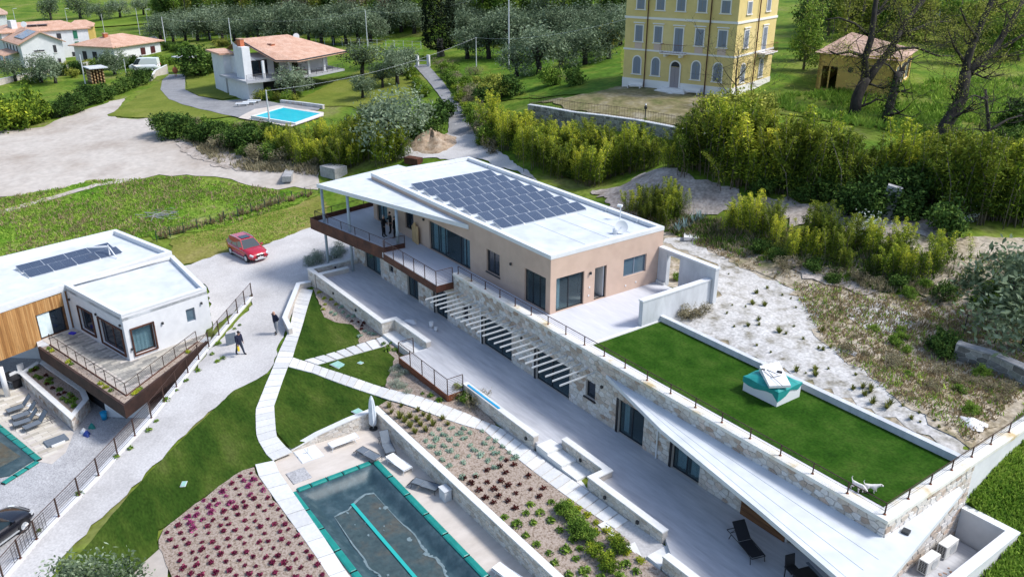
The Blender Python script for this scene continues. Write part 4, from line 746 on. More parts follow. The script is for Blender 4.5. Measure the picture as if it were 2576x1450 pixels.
# plates and lids
def plate(px,py,hx,hy,rz,m,label,z=None,cat='cover',nm='inspection_cover',f=True):
    p=G(px,py) if z is None else uz(px,py,z); z0=(h1(p[0],p[1])+.115) if z is None else z
    t=thing(nm,label,cat,(p[0],p[1],z0)); MB().obox((p[0],p[1],z0+.02),hx,hy,.02,rz).build('lid',m,t)
    if f: MB().obox((p[0],p[1],z0+.008),hx+.04,hy+.04,.008,rz).build('frame',M['concrete'],t)
dm('lid_green',[(.22,.42,.36),(.3,.5,.44)],scale=4,rough=.6)
plate(851,921,.42,.3,.25,M['lid_green'],'large pale green inspection cover on the small lawn between the paths'); plate(907,916,.14,.11,.3,M['lid_green'],'small pale green inspection cover beside the large one'); plate(902,1040,.32,.22,.2,M['lid_green'],'pale green inspection cover beside the pool wall cap'); plate(463,1221,.2,.1,-.5,M['lid_green'],'small pale green inspection cover on the long lawn strip')
plate(752,1196,.55,.5,.0,M['gravel_grey'],'grey square plate let into the pool deck',ZD,f=False); plate(776,1141,.62,.6,.0,M['dirty_white'],'white tiled parasol base plate lying on the pool deck',ZD,nm='umbrella_stand',cat='stand')
tt=bpy.data.objects['umbrella_stand']; p=uz(776,1141,ZD); MB().obox((p[0],p[1],ZD+.05),.6,.03,.012).build('bar',M['white_paint'],tt); MB().obox((p[0],p[1],ZD+.06),.03,.6,.012).build('bar',M['white_paint'],tt); MB().lathe((p[0],p[1],ZD+.06),[(.04,0),(.03,.35)],8).build('spigot',M['white_paint'],tt)
for px,py,r,hh,lab in ((1085,824,.15,.42,'tall white plastic bucket on the grey terrace'),(1096,832,.12,.26,'short white plastic tub beside the tall bucket')):
    p=uz(px,py,0.0); b=thing('bucket',lab,'bucket',(p[0],p[1],0)); MB().lathe((p[0],p[1],0),[(r*.85,0),(r,hh)],16).build('pail',M['white_paint'],b,True); MB().lathe((p[0],p[1],hh),[(r*1.06,0),(r*1.06,.03)],16).build('rim',M['white_paint'],b)
def cloth_heap(name,label,cat,c,r,h,m,seed,rz=0,ax=1.6):
    R=random.Random(seed); n=16; vs=[];rings=5
    for k in range(rings):
        f=1-k/(rings-1)*.85
        for j in range(n): a=2*PI*j/n; rr=r*f*(1+.25*math.sin(3*a+seed)+R.uniform(-.15,.15)); x,y=rr*math.cos(a)*ax,rr*math.sin(a); vs.append((c[0]+x*math.cos(rz)-y*math.sin(rz),c[1]+x*math.sin(rz)+y*math.cos(rz),c[2]+(h*(k/(rings-1))**.7*R.uniform(.6,1.1) if k else 0)))
    return tag(MB().add(vs,[(i*n+j,i*n+(j+1)%n,(i+1)*n+(j+1)%n,(i+1)*n+j) for i in range(rings-1) for j in range(n)]+[tuple((rings-1)*n+j for j in range(n))]).build(name,m,None,True),label,cat)
p=uz(1035,808,0); cloth_heap('plastic_sheet','crumpled white plastic sheet left on the grey terrace','sheet',(p[0],p[1],0.002),.32,.16,M['white_paint'],3,.3)
p=uz(2437,1062,3.3); cloth_heap('plastic_sheet','crumpled white plastic sheet lying in the weeds by the parapet','sheet',(p[0],p[1],h1(p[0],p[1])),.5,.3,M['white_paint'],5,.3)
# wrapped pallet on the roof lawn
pl=thing('wrapped_pallet','white crate wrapped in green tarpaulin standing on the roof lawn','crate',(-18.5,31.3,ZF))
def E6(x,y,z): return uz((2460+x*360/2576)/1.35245,(1200+y*360/2576)/1.35245,z)
zb=ZF+.021
q=[E6(470,900,zb),E6(1290,1310,zb),E6(1850,1060,zb)]; q.append(q[0]+q[2]-q[1]); q=[(p[0],p[1]) for p in q]
cx=sum(p[0] for p in q)/4;cy=sum(p[1] for p in q)/4
gr=lambda k:[(cx+(p[0]-cx)*k,cy+(p[1]-cy)*k) for p in q]
MB().prism(gr(1),zb,zb+.78).build('crate',M['white_paint'],pl)
dm('tarp',[(.012,.20,.19),(.02,.30,.28)],scale=1.5,rough=.55,bump=.02,bscale=3)
tv=[];n=4
o=gr(1.04); t2=gr(.98); mid=gr(.6)
def lerp(a,b,t): return (a[0]+(b[0]-a[0])*t,a[1]+(b[1]-a[1])*t)
ring=[];top=[];inner=[]
for i in range(4):
    for k in range(6):
        t=k/6; p=lerp(o[i],o[(i+1)%4],t); drop={0:.30,1:.22,2:.12,3:.2}[i]+.10*math.sin(t*6+i*2)+(.22 if (i==1 and t<.4) else 0)
        ring.append((p[0],p[1],zb+.80-max(.05,drop))); p2=lerp(o[i],o[(i+1)%4],t); top.append((p2[0],p2[1],zb+.80+.03*math.sin(t*9+i))); p3=lerp(mid[i],mid[(i+1)%4],t); inner.append((p3[0],p3[1],zb+.95+.05*math.sin(t*5+i)))
m_=24; MB().add(ring+top+inner,[(j,(j+1)%m_,m_+(j+1)%m_,m_+j) for j in range(m_)]+[(m_+j,m_+(j+1)%m_,2*m_+(j+1)%m_,2*m_+j) for j in range(m_)]+[tuple(2*m_+j for j in range(m_))]).build('tarpaulin',M['tarp'],pl)
bx_=[E6(880,330,zb+1.2),E6(1120,820,zb+1.05),E6(1640,800,zb+1.05),E6(1350,215,zb+1.2)]
MB().prism([(p[0],p[1]) for p in bx_],[zb+.97]*4,[zb+1.25,zb+1.1,zb+1.1,zb+1.25]).build('top_box',M['white_paint'],pl)
for a,b in (((900,240),(1200,560)),((1030,290),(1380,430)),((980,430),(1180,590)),((1180,560),(1440,800)),((1180,590),(1400,540)),((1060,400),(1330,520))): MB().tube([E6(*a,zb+1.24),E6(*b,zb+1.18)],.013,5).build('strap',M['black'],pl)
p=E6(1370,460,zb+1.2); MB().obox(p,.12,.09,.03,.5).build('buckle',M['black_soft'],pl); p=E6(970,400,zb+1.22); MB().obox(p,.09,.05,.03,.5).build('buckle',M['black_soft'],pl)
# ---------------------------------------------------------------- neighbouring white house (left)
def Z9(x,y): return (x/4,724.6+y/4)
LZ,LB=-2.0,-4.6                      # its terrace level and its lower yard level
lh=thing('white_house','white flat roofed modern house with timber cladding and a dark steel planter terrace','house',(-58,8,LB))
A_=np.array([-55.05,7.72]); B_=np.array([-56.5,13.73]); ax=(B_-A_)/np.linalg.norm(B_-A_); ay=np.array([-ax[1],ax[0]])
C_=np.array([-63.0,5.62]); D_=np.array([-64.7,13.6])
zt=1.42
# main block walls: right face A-B and left face A-C
FR_=frame((*A_,0),B_-A_); LAB=np.linalg.norm(B_-A_); FL_=frame((*C_,0),A_-C_); LAC=np.linalg.norm(A_-C_)
def inv(F,px,py,p,d):
    n=np.array([d[1],-d[0],0]); r=ray(px,py); k=((np.array([*p,0])-CC)@n)/(r@n); w=CC+r*k; return (w[:2]-p)@(d/np.linalg.norm(d)),w[2]
oR=[]; 
for (x0,y0),(x1,y1) in (((1320,450),(1565,600)),((1865,215),(1975,300))):
    a=inv(FR_,*Z9(x0,y0),A_,B_-A_); b=inv(FR_,*Z9(x1,y1),A_,B_-A_); oR.append((a[0],b[0],b[1],a[1]))
a1=inv(FR_,*Z9(1320,455),A_,B_-A_);a2=inv(FR_,*Z9(1340,640),A_,B_-A_);a3=inv(FR_,*Z9(1525,375),A_,B_-A_)
oR=[(a1[0]+.02,a3[0]+.08,-1.72,.15),(inv(FR_,*Z9(1865,215),A_,B_-A_)[0],inv(FR_,*Z9(1970,290),A_,B_-A_)[0],-.75,.25)]
v=[inv(FL_,*Z9(*p),C_,A_-C_)[0] for p in ((790,200),(975,490),(995,320),(1275,670))]
oL=[(v[0],v[1]-.02,-1.6,.12),(v[2],v[3]-.05,-1.72,.15)]
walls(lh,'side_wall',FR_,LAB,LB,zt-.1,.3,oR,M['white_plaster']); walls(lh,'front_wall',FL_,LAC-.302,LB,zt-.1,.3,oL,M['white_plaster'])
walls(lh,'side_wall',frame((*B_,0),D_-B_),np.linalg.norm(D_-B_),LB,zt-.1,.3,[],M['white_plaster'])
window(lh,FR_,*oR[0],fm='corten',curtain=[(oR[0][0]+.1,oR[0][1]-.1)],rec=.1,fw=.07); window(lh,FR_,*oR[1],fm='shutter',gm='glass_blue'); window(lh,FL_,*oL[0],fm='corten',gm='glass_dark',fw=.07); window(lh,FL_,*oL[1],fm='corten',div=2,gm='glass_dark',fw=.07,curtain=[(oL[1][0]+1.5,oL[1][1]-.1)])
for F,o in ((FR_,oR[0]),(FL_,oL[0]),(FL_,oL[1])):
    mb=MB(); t=.09
    mb.fbox(F,o[0]-t,o[1]+t,.003,.10,o[2]-t,o[2]).fbox(F,o[0]-t,o[1]+t,.003,.10,o[3],o[3]+t).fbox(F,o[0]-t,o[0],.003,.10,o[2],o[3]).fbox(F,o[1],o[1]+t,.003,.10,o[2],o[3]); mb.build('window_surround',M['corten'],lh)
for F,a,c in ((FL_,.35,.35),(FL_,oL[1][0]-.2,.35),(FL_,LAC-.35,.55),(FR_,.25,-1.2),(FR_,2.6,-.1),(FR_,5.6,.4)): lamp(lh,F,a,c)
MB().prism([tuple(p) for p in (A_,B_,D_,C_)],zt-.5,zt-.3).build('roof',M['roof_white'],lh)
cp=MB()
for p,q_ in ((A_,B_),(B_,D_),(D_,C_),(C_,A_)):
    d=(q_-p)/np.linalg.norm(q_-p); n=np.array([-d[1],d[0]])
    s0,s1=(0,.32)
    cp.prism([tuple(p-n*.02+d*0),tuple(q_-n*.02-d*.322),tuple(q_+n*.3-d*.322),tuple(p+n*.3+d*0)],zt-.1,zt)
cp.build('roof_coping',M['coping'],lh)
# timber clad wing with the larger roof
zm=1.25
W0=np.array([-62.95,5.25]); W1=np.array([-60.2,-1.6]); wd=W1-W0; wl=np.linalg.norm(wd); FW_=frame((*W1,0),W0-W1)
op=[(wl-2.05,wl-.12,LZ,-.12)]
walls(lh,'timber_wall',FW_,wl,-2.35,zm-.12,.25,op,M['wood_dark'])
nb=int(wl/.13)
for k in range(nb):
    a0=k*wl/nb+.004;a1=(k+1)*wl/nb-.004; c0=-2.38
    if a1>op[0][0] and a0<op[0][1]: c0=op[0][3]
    MB().fbox(FW_,a0,a1,.002,.03+rnd.random()*.008,c0,zm-.12).build('board',M['wood_clad'],lh)
Fc_=frame((*W0,0),C_-W0) if False else None
MB().prism([tuple(W0),tuple(C_-np.array([0,.02])),tuple(C_+np.array([-.3,.0])),tuple(W0+np.array([-.3,0]))],LZ,zm-.12).build('timber_return',M['wood_dark'],lh)
window(lh,FW_,*op[0],splits=[op[0][0],op[0][0]+1.0,op[0][1]],fw=.07,gm='glass_dark'); MB().fbox(FW_,op[0][0]+.08,op[0][0]+.95,-.1,-.08,LZ+.08,-.2).build('shutter',M['curtain'],lh)
MR=[(-60.1,-1.8),(-62.85,5.3),(-63.0,5.62),(-65.7,13.75),(-74.2,11.35),(-71.6,-.5),(-70.8,-4)]
MB().prism(MR,zm-.32,zm-.22).build('wing_roof',M['roof_white'],lh)
cp=MB(); n=len(MR)
for i in range(n):
    p,q_=np.array(MR[i]),np.array(MR[(i+1)%n]); d=(q_-p)/np.linalg.norm(q_-p); nn=np.array([-d[1],d[0]])
    cp.prism([tuple(p-nn*.01),tuple(q_-nn*.01),tuple(q_+nn*.34),tuple(p+nn*.34)],zm-.22+.001*i,zm+.15+.002*i)
cp.build('wing_coping',M['coping'],lh)
MB().prism([(p[0]*.985-1.0,p[1]*.985+.1) for p in MR][1:],LB,zm-.33).build('wing_core',M['white_plaster'],lh)
MB().prism([(-69.6,-4.6),(-60.0,-2.6),(-61.3,.7),(-70.6,-1.0)],zm+.16,zm+.22).build('roof_step',M['coping'],lh)
for k,o_ in enumerate(((0,0),(1.42,.34))):
    t=solar_row(-68.9+o_[0],3.35+o_[1],8,zm-.22,('upper' if k==0 else 'lower')+' of two slate blue solar rows on the white house roof','solar rows on the white house',.87,math.radians(13.5))
ms=thing('antenna_mast','white aerial with wide arms on the white house roof','antenna',(-68.6,9.7,zm-.2)); MB().lathe((-68.6,9.7,zm-.2),[(.1,0),(.05,.2),(.04,.9)],8).build('pole',M['white_paint'],ms); MB().obox((-69.0,9.0,zm+.55),.08,.75,.05,-.5).build('arm',M['white_paint'],ms); MB().tube([(-68.55,9.75,zm+.5),(-67.5,10.0,zm-.15)],.05,6).build('brace',M['white_paint'],ms)
# steel planter terrace
K=[np.array(p) for p in ((-60.35,2.9),(-48.5,5.95),(-54.4,12.75))]
def KI(d): return off2([tuple(K[0]),tuple(K[1]),tuple(K[2])],d)
fl=[tuple(p) for p in KI(.9)]+[tuple(B_+(A_-B_)*.0+ax*.0),tuple(A_),tuple(C_),(-62.6,5.2),(-62.2,3.1)]
MB().prism([tuple(p) for p in KI(.03)]+[tuple(B_),tuple(A_),tuple(C_),(-62.9,5.2),(-62.2,3.0)],LZ-.55,LZ-.03).build('terrace_slab',M['concrete'],lh)
pt=MB()
ko,ki=KI(0),KI(.16)
for i in range(2): pt.prism([ko[i],ko[i+1],ki[i+1],ki[i]],LZ-.62+.0*i,LZ+.28)
pl_=pt.build('planter',M['corten_dark'],lh)
i2,i3=KI(.75),KI(.82)
for i in range(2): MB().prism([i2[i],i2[i+1],i3[i+1],i3[i]],LZ-.03,LZ+.2).build('planter_rim',M['corten'],pl_)
so_=MB()
s0,s1=KI(.165),KI(.745)
for i in range(2): so_.prism([s0[i],s0[i+1],s1[i+1],s1[i]],LZ-.03,LZ+.15)
so_.build('planter_soil',M['mulch'],pl_)
r_=KI(.86); railing(lh,[(*r_[0],LZ+.0),(*r_[1],LZ),(*r_[2],LZ)],.95,1.35,8,low=.12)
# plank tiles of that terrace
zone=[tuple(p) for p in KI(.9)]+[tuple(B_-ax*.02),tuple(A_+np.array([.02,-.02])),tuple(C_+np.array([.05,-.02])),(-62.75,5.15),(-62.3,3.3)]
base=MB().prism(zone,LZ-.03,LZ-.012); bo=base.build('terrace_floor',M['mortar'],lh)
ang=math.atan2((A_-C_)[1],(A_-C_)[0])+PI/2; cs,sn=math.cos(ang),math.sin(ang); lw_,ww_=1.0,.26; N_=0
for i in range(-22,22):
    for j in range(-60,60):
        cx,cy=-55.5+(i+.5*(j%2))*lw_*cs-j*ww_*sn, 6.5+(i+.5*(j%2))*lw_*sn+j*ww_*cs
        poly=[(cx+a*cs-b*sn,cy+a*sn+b*cs) for a,b in ((-lw_/2+.006,-ww_/2+.006),(lw_/2-.006,-ww_/2+.006),(lw_/2-.006,ww_/2-.006),(-lw_/2+.006,ww_/2-.006))]
        if all(inside(zone,np.array(p[0]),np.array(p[1])) for p in poly): MB().prism(poly,LZ-.011,LZ+.002*rnd.random()).build('tile',M['plank_tile'],bo); N_+=1
# lower level: columns, stone planter, garage door, yard
MB().lathe((-59.9,.45,LB),[(.17,0),(.17,2.25)],16).build('column',M['white_plaster'],lh,True)
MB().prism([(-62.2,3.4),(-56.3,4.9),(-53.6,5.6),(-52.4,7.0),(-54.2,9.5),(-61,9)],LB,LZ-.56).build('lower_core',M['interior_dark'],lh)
garden_wall('planter_wall','raised stone planter with a white rim below the dark steel terrace',[(-62.5,2.75),(-61.2,1.5),(-52.5,3.35),(-54.6,4.72),(-56.2,4.75),(-62.4,3.1)],LB,-3.7,thick=.28,faces='o',m='stone',lim=160,cap='cap_white')
sheet('planter_soil',[(-62.2,2.8),(-61.1,1.8),(-53.1,3.55),(-54.7,4.45),(-56.2,4.5)],M['mulch'],0,.6,px=False,z=-3.86)
gd=MB().prism([(-53.05,5.42),(-51.2,7.65),(-51.26,7.7),(-53.1,5.47)],LB+.02,LZ-.57); gd.build('garage_door',M['white_paint'],lh)
sheet('lower_yard',[(-38.2,-2.6),(-31,-9.5),(-40,-21),(-78,-20),(-73,2),(-64,4),(-61.5,11),(-54.5,12.3),(-52.9,11.2),(-46.6,6.2)],M['gravel_grey'],0,2.0,px=False,z=LB)
yd=[(-62,-3.5),(-61.5,1.5),(-52.3,3.3),(-50.2,2.5),(-49.3,1.6),(-50.2,.9),(-56.0,-.45),(-58,-6)]
base=MB().prism(yd,LB+.001,LB+.012); bo=tag(base.build('paved_court',M['mortar']),kind='structure'); ang=.22+PI/2; cs,sn=math.cos(ang),math.sin(ang)
for i in range(-14,14):
    for j in range(-40,40):
        cx,cy=-56+(i+.5*(j%2))*.9*cs-j*.3*sn,0+(i+.5*(j%2))*.9*sn+j*.3*cs; poly=[(cx+a*cs-b*sn,cy+a*sn+b*cs) for a,b in ((-.44,-.143),(.44,-.143),(.44,.143),(-.44,.143))]
        if all(inside(yd,np.array(p[0]),np.array(p[1])) for p in poly): MB().prism(poly,LB+.013,LB+.03+.003*rnd.random()).build('tile',mat('court_tile',[(.30,.27,.22),(.48,.44,.37),(.62,.59,.54)],scale=.8,rough=.8,rand=.8,lo=.05,hi=.95) if 'court_tile' not in bpy.data.materials else bpy.data.materials['court_tile'],bo)
cov2=thing('pool_cover','corner of a teal pool cover in the lower court of the white house','pool cover',(-54,-1,LB))
MB().prism([(-56.6,-.9),(-50.35,.85),(-49.4,-.6),(-50.5,-4),(-58,-5)],LB+.02,LB+.06).build('sheet',bpy.data.materials['pool_sheet'],cov2); MB().prism([(-55.5,-1.2),(-51.2,.2),(-50.6,-1),(-52,-3),(-57,-4)],LB+.061,LB+.065).build('puddle',bpy.data.materials['puddle'],cov2)
tubes((-57.5,-.98,LB+.05),(-50.1,1.05,LB+.05),7,.17,cov2); tubes((-50.0,.95,LB+.05),(-48.7,-1.0,LB+.05),3,.17,cov2)
LNAMES=['flat dark sun lounger under the others nearest the timber wing','dark sun lounger second from the timber wing in the lower court','dark sun lounger third from the timber wing in the lower court','dark sun lounger with raised back nearest the stone planter']
def C5(x,y): return (x*420/2538/1.35245,(1200+y*420/2538)/1.35245)
for k,(f,h) in enumerate((((170,1170),(700,1000)),((320,1300),(780,1150)),((330,1440),(820,1290)),((560,1500),(990,1330)))): place_l(P_dark_up,C5(*f),C5(*h),LB+.03,['dark grey sun lounger farthest from the stone planter end in the lower court','second dark grey sun lounger from the column in the lower court','third dark grey sun lounger from the column in the lower court','dark grey sun lounger nearest the flat panel in the lower court'][k],.98,'loungers in the lower court')
for px,py,k in ((620,1060,0),(690,1190,1),(800,1250,2)): p=uz(*C5(px,py),LB+.5); cloth_heap('towel','white towel left on a lounger in the lower court','towel',(p[0],p[1],LB+.46),.16,.06,M['white_paint'],k+8,.5); 
for o in [o for o in bpy.data.objects if o.name.startswith('towel')]: o['group']='towels on the lower court loungers'
# dark furniture below the timber wing
tb=thing('garden_table','dark table with grey tops in the shade below the timber wing','table',(-61.5,.2,LB)); MB().obox((-61.4,.9,LB+.72),.8,.45,.03,.5).build('table_top',M['black'],tb)
for s in (-1,1): MB().obox((-61.4+s*.6,.9+s*.3,LB+.35),.04,.3,.35,.5).build('leg',M['black'],tb)
for px,py in ((255,555),(400,380)):
    p=uz(*C5(px,py),LB+.45); c_=thing('garden_chair','white garden chair in the shade below the timber wing','chair',(p[0],p[1],LB),'chairs below the timber wing'); MB().obox((p[0],p[1],LB+.44),.24,.24,.03,.5).build('seat',M['white_paint'],c_); MB().obox((p[0]-.2,p[1]+.12,LB+.7),.03,.24,.25,.5).build('backrest',M['white_paint'],c_)
    for sx in (-1,1):
        for sy in (-1,1): MB().obox((p[0]+sx*.18,p[1]+sy*.18,LB+.22),.02,.02,.21,.5).build('leg',M['alu'],c_)
p=uz(263,1053,LB); b=thing('bin','blue plastic bin standing by the garage door','bin',(p[0],p[1],LB)); MB().lathe((p[0],p[1],LB),[(.17,0),(.2,.5)],14).build('pail',bpy.data.materials['blue_plastic'],b,True); MB().lathe((p[0],p[1],LB+.5),[(.22,0),(.22,.03)],14).build('rim',bpy.data.materials['blue_plastic'],b)
for px,py,c,lab in ((212,1088,'white_paint','white rubbish sack heaped at the planter foot'),(232,1075,'tube_green','green rubbish sack heaped at the planter foot'),(219,1094,'blue_sack','blue rubbish sack heaped at the planter foot')):
    if c=='blue_sack': dm('blue_sack',(.02,.05,.25),rough=.5)
    p=uz(px,py,LB); cloth_heap('rubbish_sack',lab,'sack',(p[0],p[1],LB+.002),.2,.38,M[c],px%7,.2,1.1)
p=uz(142,1110,LB); mt=thing('pool_heater','flat dark panel with a white edge on the lower court','panel',(p[0],p[1],LB)); MB().obox((p[0],p[1],LB+.09),.62,.42,.05,1.75).build('panel',M['sling_grey'],mt); MB().obox((p[0]+.5,p[1]+.05,LB+.10),.04,.4,.06,1.75-PI/2+.05).build('edge',M['white_paint'],mt)
p=uz(193,829-30+30,LZ); 
tag(MB().obox((-61.9,5.3,LZ+.06),.22,.14,.05,.6).build('blue_cloth',mat('violet',(.05,.04,.45),rough=.8)),'folded violet blue cloth by the timber wing door','cloth')
# retaining kerb and barred fence along the drive
FP=[(-59.5,17.75),(-57.2,15.85),(-53.2,12.5),(-46.6,7.05),(-42.65,3.35),(-39.3,-.1),(-37.5,-1.75),(-34,-5.3),(-31.5,-8)]
kb=thing('retaining_kerb','white retaining kerb below the barred fence along the gravel drive','kerb',(FP[2][0],FP[2][1],-2)); mb=MB(); iq=off2(FP,-.3); oq=off2(FP,.12)
for i in range(2,len(FP)-1):
    z=[h1(*FP[i])+.16,h1(*FP[i+1])+.16]; mb.prism([oq[i],oq[i+1],iq[i+1],iq[i]],LB-.2,[z[0],z[1],z[1],z[0]])
mb.build('wall',M['white_plaster'],kb); mb=MB()
for i in range(0,2):
    z=[h1(*FP[i])+.12,h1(*FP[i+1])+.12]; mb.prism([oq[i],oq[i+1],iq[i+1],iq[i]],[z[0]-.6,z[1]-.6,z[1]-.6,z[0]-.6],[z[0],z[1],z[1],z[0]])
mb.build('kerb',M['white_plaster'],kb)
fn=thing('metal_fence','brown barred metal fence along the gravel drive','fence',(FP[0][0],FP[0][1],h1(*FP[0])))
pts=[np.array([p[0],p[1],h1(*p)+.15]) for p in FP]
for z in np.linspace(.12,1.08,8): MB().tube([p+np.array([0,0,z]) for p in pts],.010 if z<1.05 else .022,5).build('rail',M['rail_brown'],fn)
L_=0
for a,b in zip(pts[:-1],pts[1:]):
    n=max(1,round(np.linalg.norm(b-a)/1.6))
    for i in range(n): p=a+(b-a)*i/n; MB().obox((p[0],p[1],p[2]+.55),.025,.035,.56,.7).build('post',M['rail_brown'],fn); MB().obox((p[0],p[1],p[2]+.01),.05,.07,.012,.7).build('foot_plate',M['corten_orange'],fn)
# small barred gate leaning on the fence
a=np.array([-39.9,.42,h1(-39.9,.42)+.2]); b=np.array([-38.25,-1.2,h1(-38.25,-1.2)+.2]); gt=thing('mesh_gate','loose dark mesh gate panel leaning on the fence by the black car','gate',tuple(a)); mb=MB(); up=np.array([0,0,1.])
for z in np.linspace(0,.85,6): MB().tube([a+up*z,b+up*z],.012,4).build('bar',M['dark_metal'],gt)
for t in np.linspace(0,1,12): p=a+(b-a)*t; MB().tube([p,p+up*.85],.012,4).build('bar',M['dark_metal'],gt)
# ---------------------------------------------------------------- yellow villa
ZV=8.0
VL=uz(1565,217.5,ZV)[:2]; VF=uz(1835.7,248,ZV)[:2]; vd=(VF-VL)/np.linalg.norm(VF-VL); vn=np.array([-vd[1],vd[0]]); LV=np.linalg.norm(VF-VL); DV=11.4; VB=VF+vn*DV; VH=19.4
villa=thing('yellow_villa','tall yellow villa with white bands, grey shutters and brown downpipes','house',(*((VL+VB)/2),ZV))
FV=frame((*VL,0),vd); FVs=frame((*VF,0),vn)
MB().prism([tuple(VL),tuple(VF),tuple(VB),tuple(VL+vn*DV)],ZV-1.5,VH).build('body',M['villa_yellow'],villa)
pl2=[tuple(VL-vd*.05-vn*.05),tuple(VF+vd*.05-vn*.05),tuple(VB+vd*.05+vn*.05),tuple(VL+vn*(DV+.05)-vd*.05)]
MB().prism(pl2,ZV-1.5,ZV+1.12).build('plinth',M['villa_trim'],villa)
def ring(z0,z1,o,m,nm): MB().prism([tuple(VL-vd*o-vn*o),tuple(VF+vd*o-vn*o),tuple(VB+vd*o+vn*o),tuple(VL+vn*(DV+o)-vd*o)],z0,z1).build(nm,m,villa)
ring(ZV+4.38,ZV+4.58,.07,M['villa_trim'],'string_course'); ring(ZV+7.95,ZV+8.2,.09,M['villa_trim'],'string_course'); ring(18.7,19.0,.15,M['villa_trim'],'cornice'); ring(19.0,19.45,.35,M['villa_trim'],'cornice')
cxy=(VL+VB)/2; e=[VL-vd*.6-vn*.6,VF+vd*.6-vn*.6,VB+vd*.6+vn*.6,VL+vn*(DV+.6)-vd*.6]
r1=(e[0]+e[3])/2+vd*4.5; r2=(e[1]+e[2])/2-vd*4.5
MB().add([(*p,19.45) for p in e]+[(*r1,21.8),(*r2,21.8)],[(0,1,5,4),(1,2,5),(2,3,4,5),(3,0,4)]).build('roof',M['terra_old'],villa)
def shutters(F,a0,a1,c0,c1,arch=False,sill=True,head=False,apron=None):
    mb=MB(); t=.13; h=c1
    if not arch:
        mb.fbox(F,a0-t,a0,0.002,.07,c0-.05,c1+t).fbox(F,a1,a1+t,0.002,.07,c0-.05,c1+t).fbox(F,a0,a1,0.002,.07,c1,c1+t)
    else:
        r=(a1-a0)/2; cc=(a0+a1)/2; zc=c1-r; mb.fbox(F,a0-t,a0,.002,.07,c0-.05,zc).fbox(F,a1,a1+t,.002,.07,c0-.05,zc); n=10
        for k in range(n):
            g=[PI*k/n,PI*(k+1)/n]; vs=[F(cc+R*math.cos(x),b,zc+R*math.sin(x)) for b in (.002,.07) for x in g for R in (r,r+t)]; mb.add(vs,[(0,1,3,2),(4,6,7,5),(1,5,7,3),(0,2,6,4)])
    if sill: mb.fbox(F,a0-t-.1,a1+t+.1,.002,.14,c0-.15,c0-.05)
    if head: mb.fbox(F,a0-t-.12,a1+t+.12,.002,.16,c1+t+.12,c1+t+.24)
    w=mb.build('window',M['villa_trim'],villa)
    for s,(x0,x1) in enumerate(((a0,(a0+a1)/2-.015),((a0+a1)/2+.015,a1))):
        m2=MB(); 
        if not arch: m2.fbox(F,x0,x1,.003,.035,c0,c1)
        else:
            n=5; r=(a1-a0)/2; cc=(a0+a1)/2; zc=c1-r; prof=[(x0,c0),(x1,c0)]+[(x1+(x0-x1)*k/n,zc+math.sqrt(max(0,r*r-(x1+(x0-x1)*k/n-cc)**2))) for k in range(n+1)]
            vs=[F(x,b,z) for b in (.003,.035) for x,z in prof]; k_=len(prof); m2.add(vs,[tuple(range(k_-1,-1,-1)),tuple(range(k_,2*k_))]+[(i,(i+1)%k_,k_+(i+1)%k_,k_+i) for i in range(k_)])
        sh=m2.build('shutter',M['shutter'],w)
        lv=MB(); nl=int((c1-c0)/.16)
        for k in range(nl):
            z=c0+.06+k*.16
            if arch and z>c1-.45: break
            lv.fbox(F,x0+.05,x1-.05,.036,.05,z,z+.07)
        tag(lv.build('louvres',M['shutter'],sh),kind='stuff')
    if apron: MB().fbox(F,a0-.02,a1+.02,.002,.03,apron,c0-.15).build('apron',M['villa_pink'],w)
for x in (1.42,3.95,9.15,11.9): shutters(FV,x,x+.95,13.45,15.2,head=True,apron=12.6)
shutters(FV,6.55,7.55,12.6,15.15,head=True,sill=False)
for x in (1.45,4.0,6.58,9.15,11.95): shutters(FV,x,x+.98,17.05,18.3)
for x in (1.35,3.85,9.0,11.65): shutters(FV,x,x+1.0,9.72,11.7,arch=True)
for x,a,b in ((2.2,13.3,15.1),(7.6,12.3,15.05)): shutters(FVs,x,x+1.15,a,b,head=True,sill=(a>13))
for x in (2.3,7.8): shutters(FVs,x,x+1.1,16.9,18.1)
for x in (2.15,7.5): shutters(FVs,x,x+1.15,9.5,11.5,arch=True)
# door with fanlight, steps, balconies
mb=MB(); mb.fbox(FV,6.2,6.36,.052,.12,8.55,10.9).fbox(FV,7.5,7.66,.052,.12,8.55,10.9)
for k in range(10):
    g=[PI*k/10,PI*(k+1)/10]; vs=[FV(6.93+R*math.cos(x),b,10.9+R*math.sin(x)) for b in (.002,.12) for x in g for R in (.57,.73)]; mb.add(vs,[(0,1,3,2),(4,6,7,5),(1,5,7,3),(0,2,6,4)])
dv=mb.build('door',M['villa_trim'],villa)
for a in (6.36,6.94): MB().fbox(FV,a,a+.56,.055,.09,8.55,10.85).build('door_leaf',M['door_wood'],dv)
prof=[(6.93+.57*math.cos(PI*k/8),10.9+.57*math.sin(PI*k/8)) for k in range(9)]; MB().add([FV(x,.06,z) for x,z in prof],[tuple(range(9))]).build('fanlight',M['interior_dark'],dv)
for k in range(4): MB().fbox(FV,5.5-.25*k,8.4+.25*k,.05,.6+.35*k,8.0-.3+.0,8.5-.14*k).build('step',M['villa_trim'],villa)
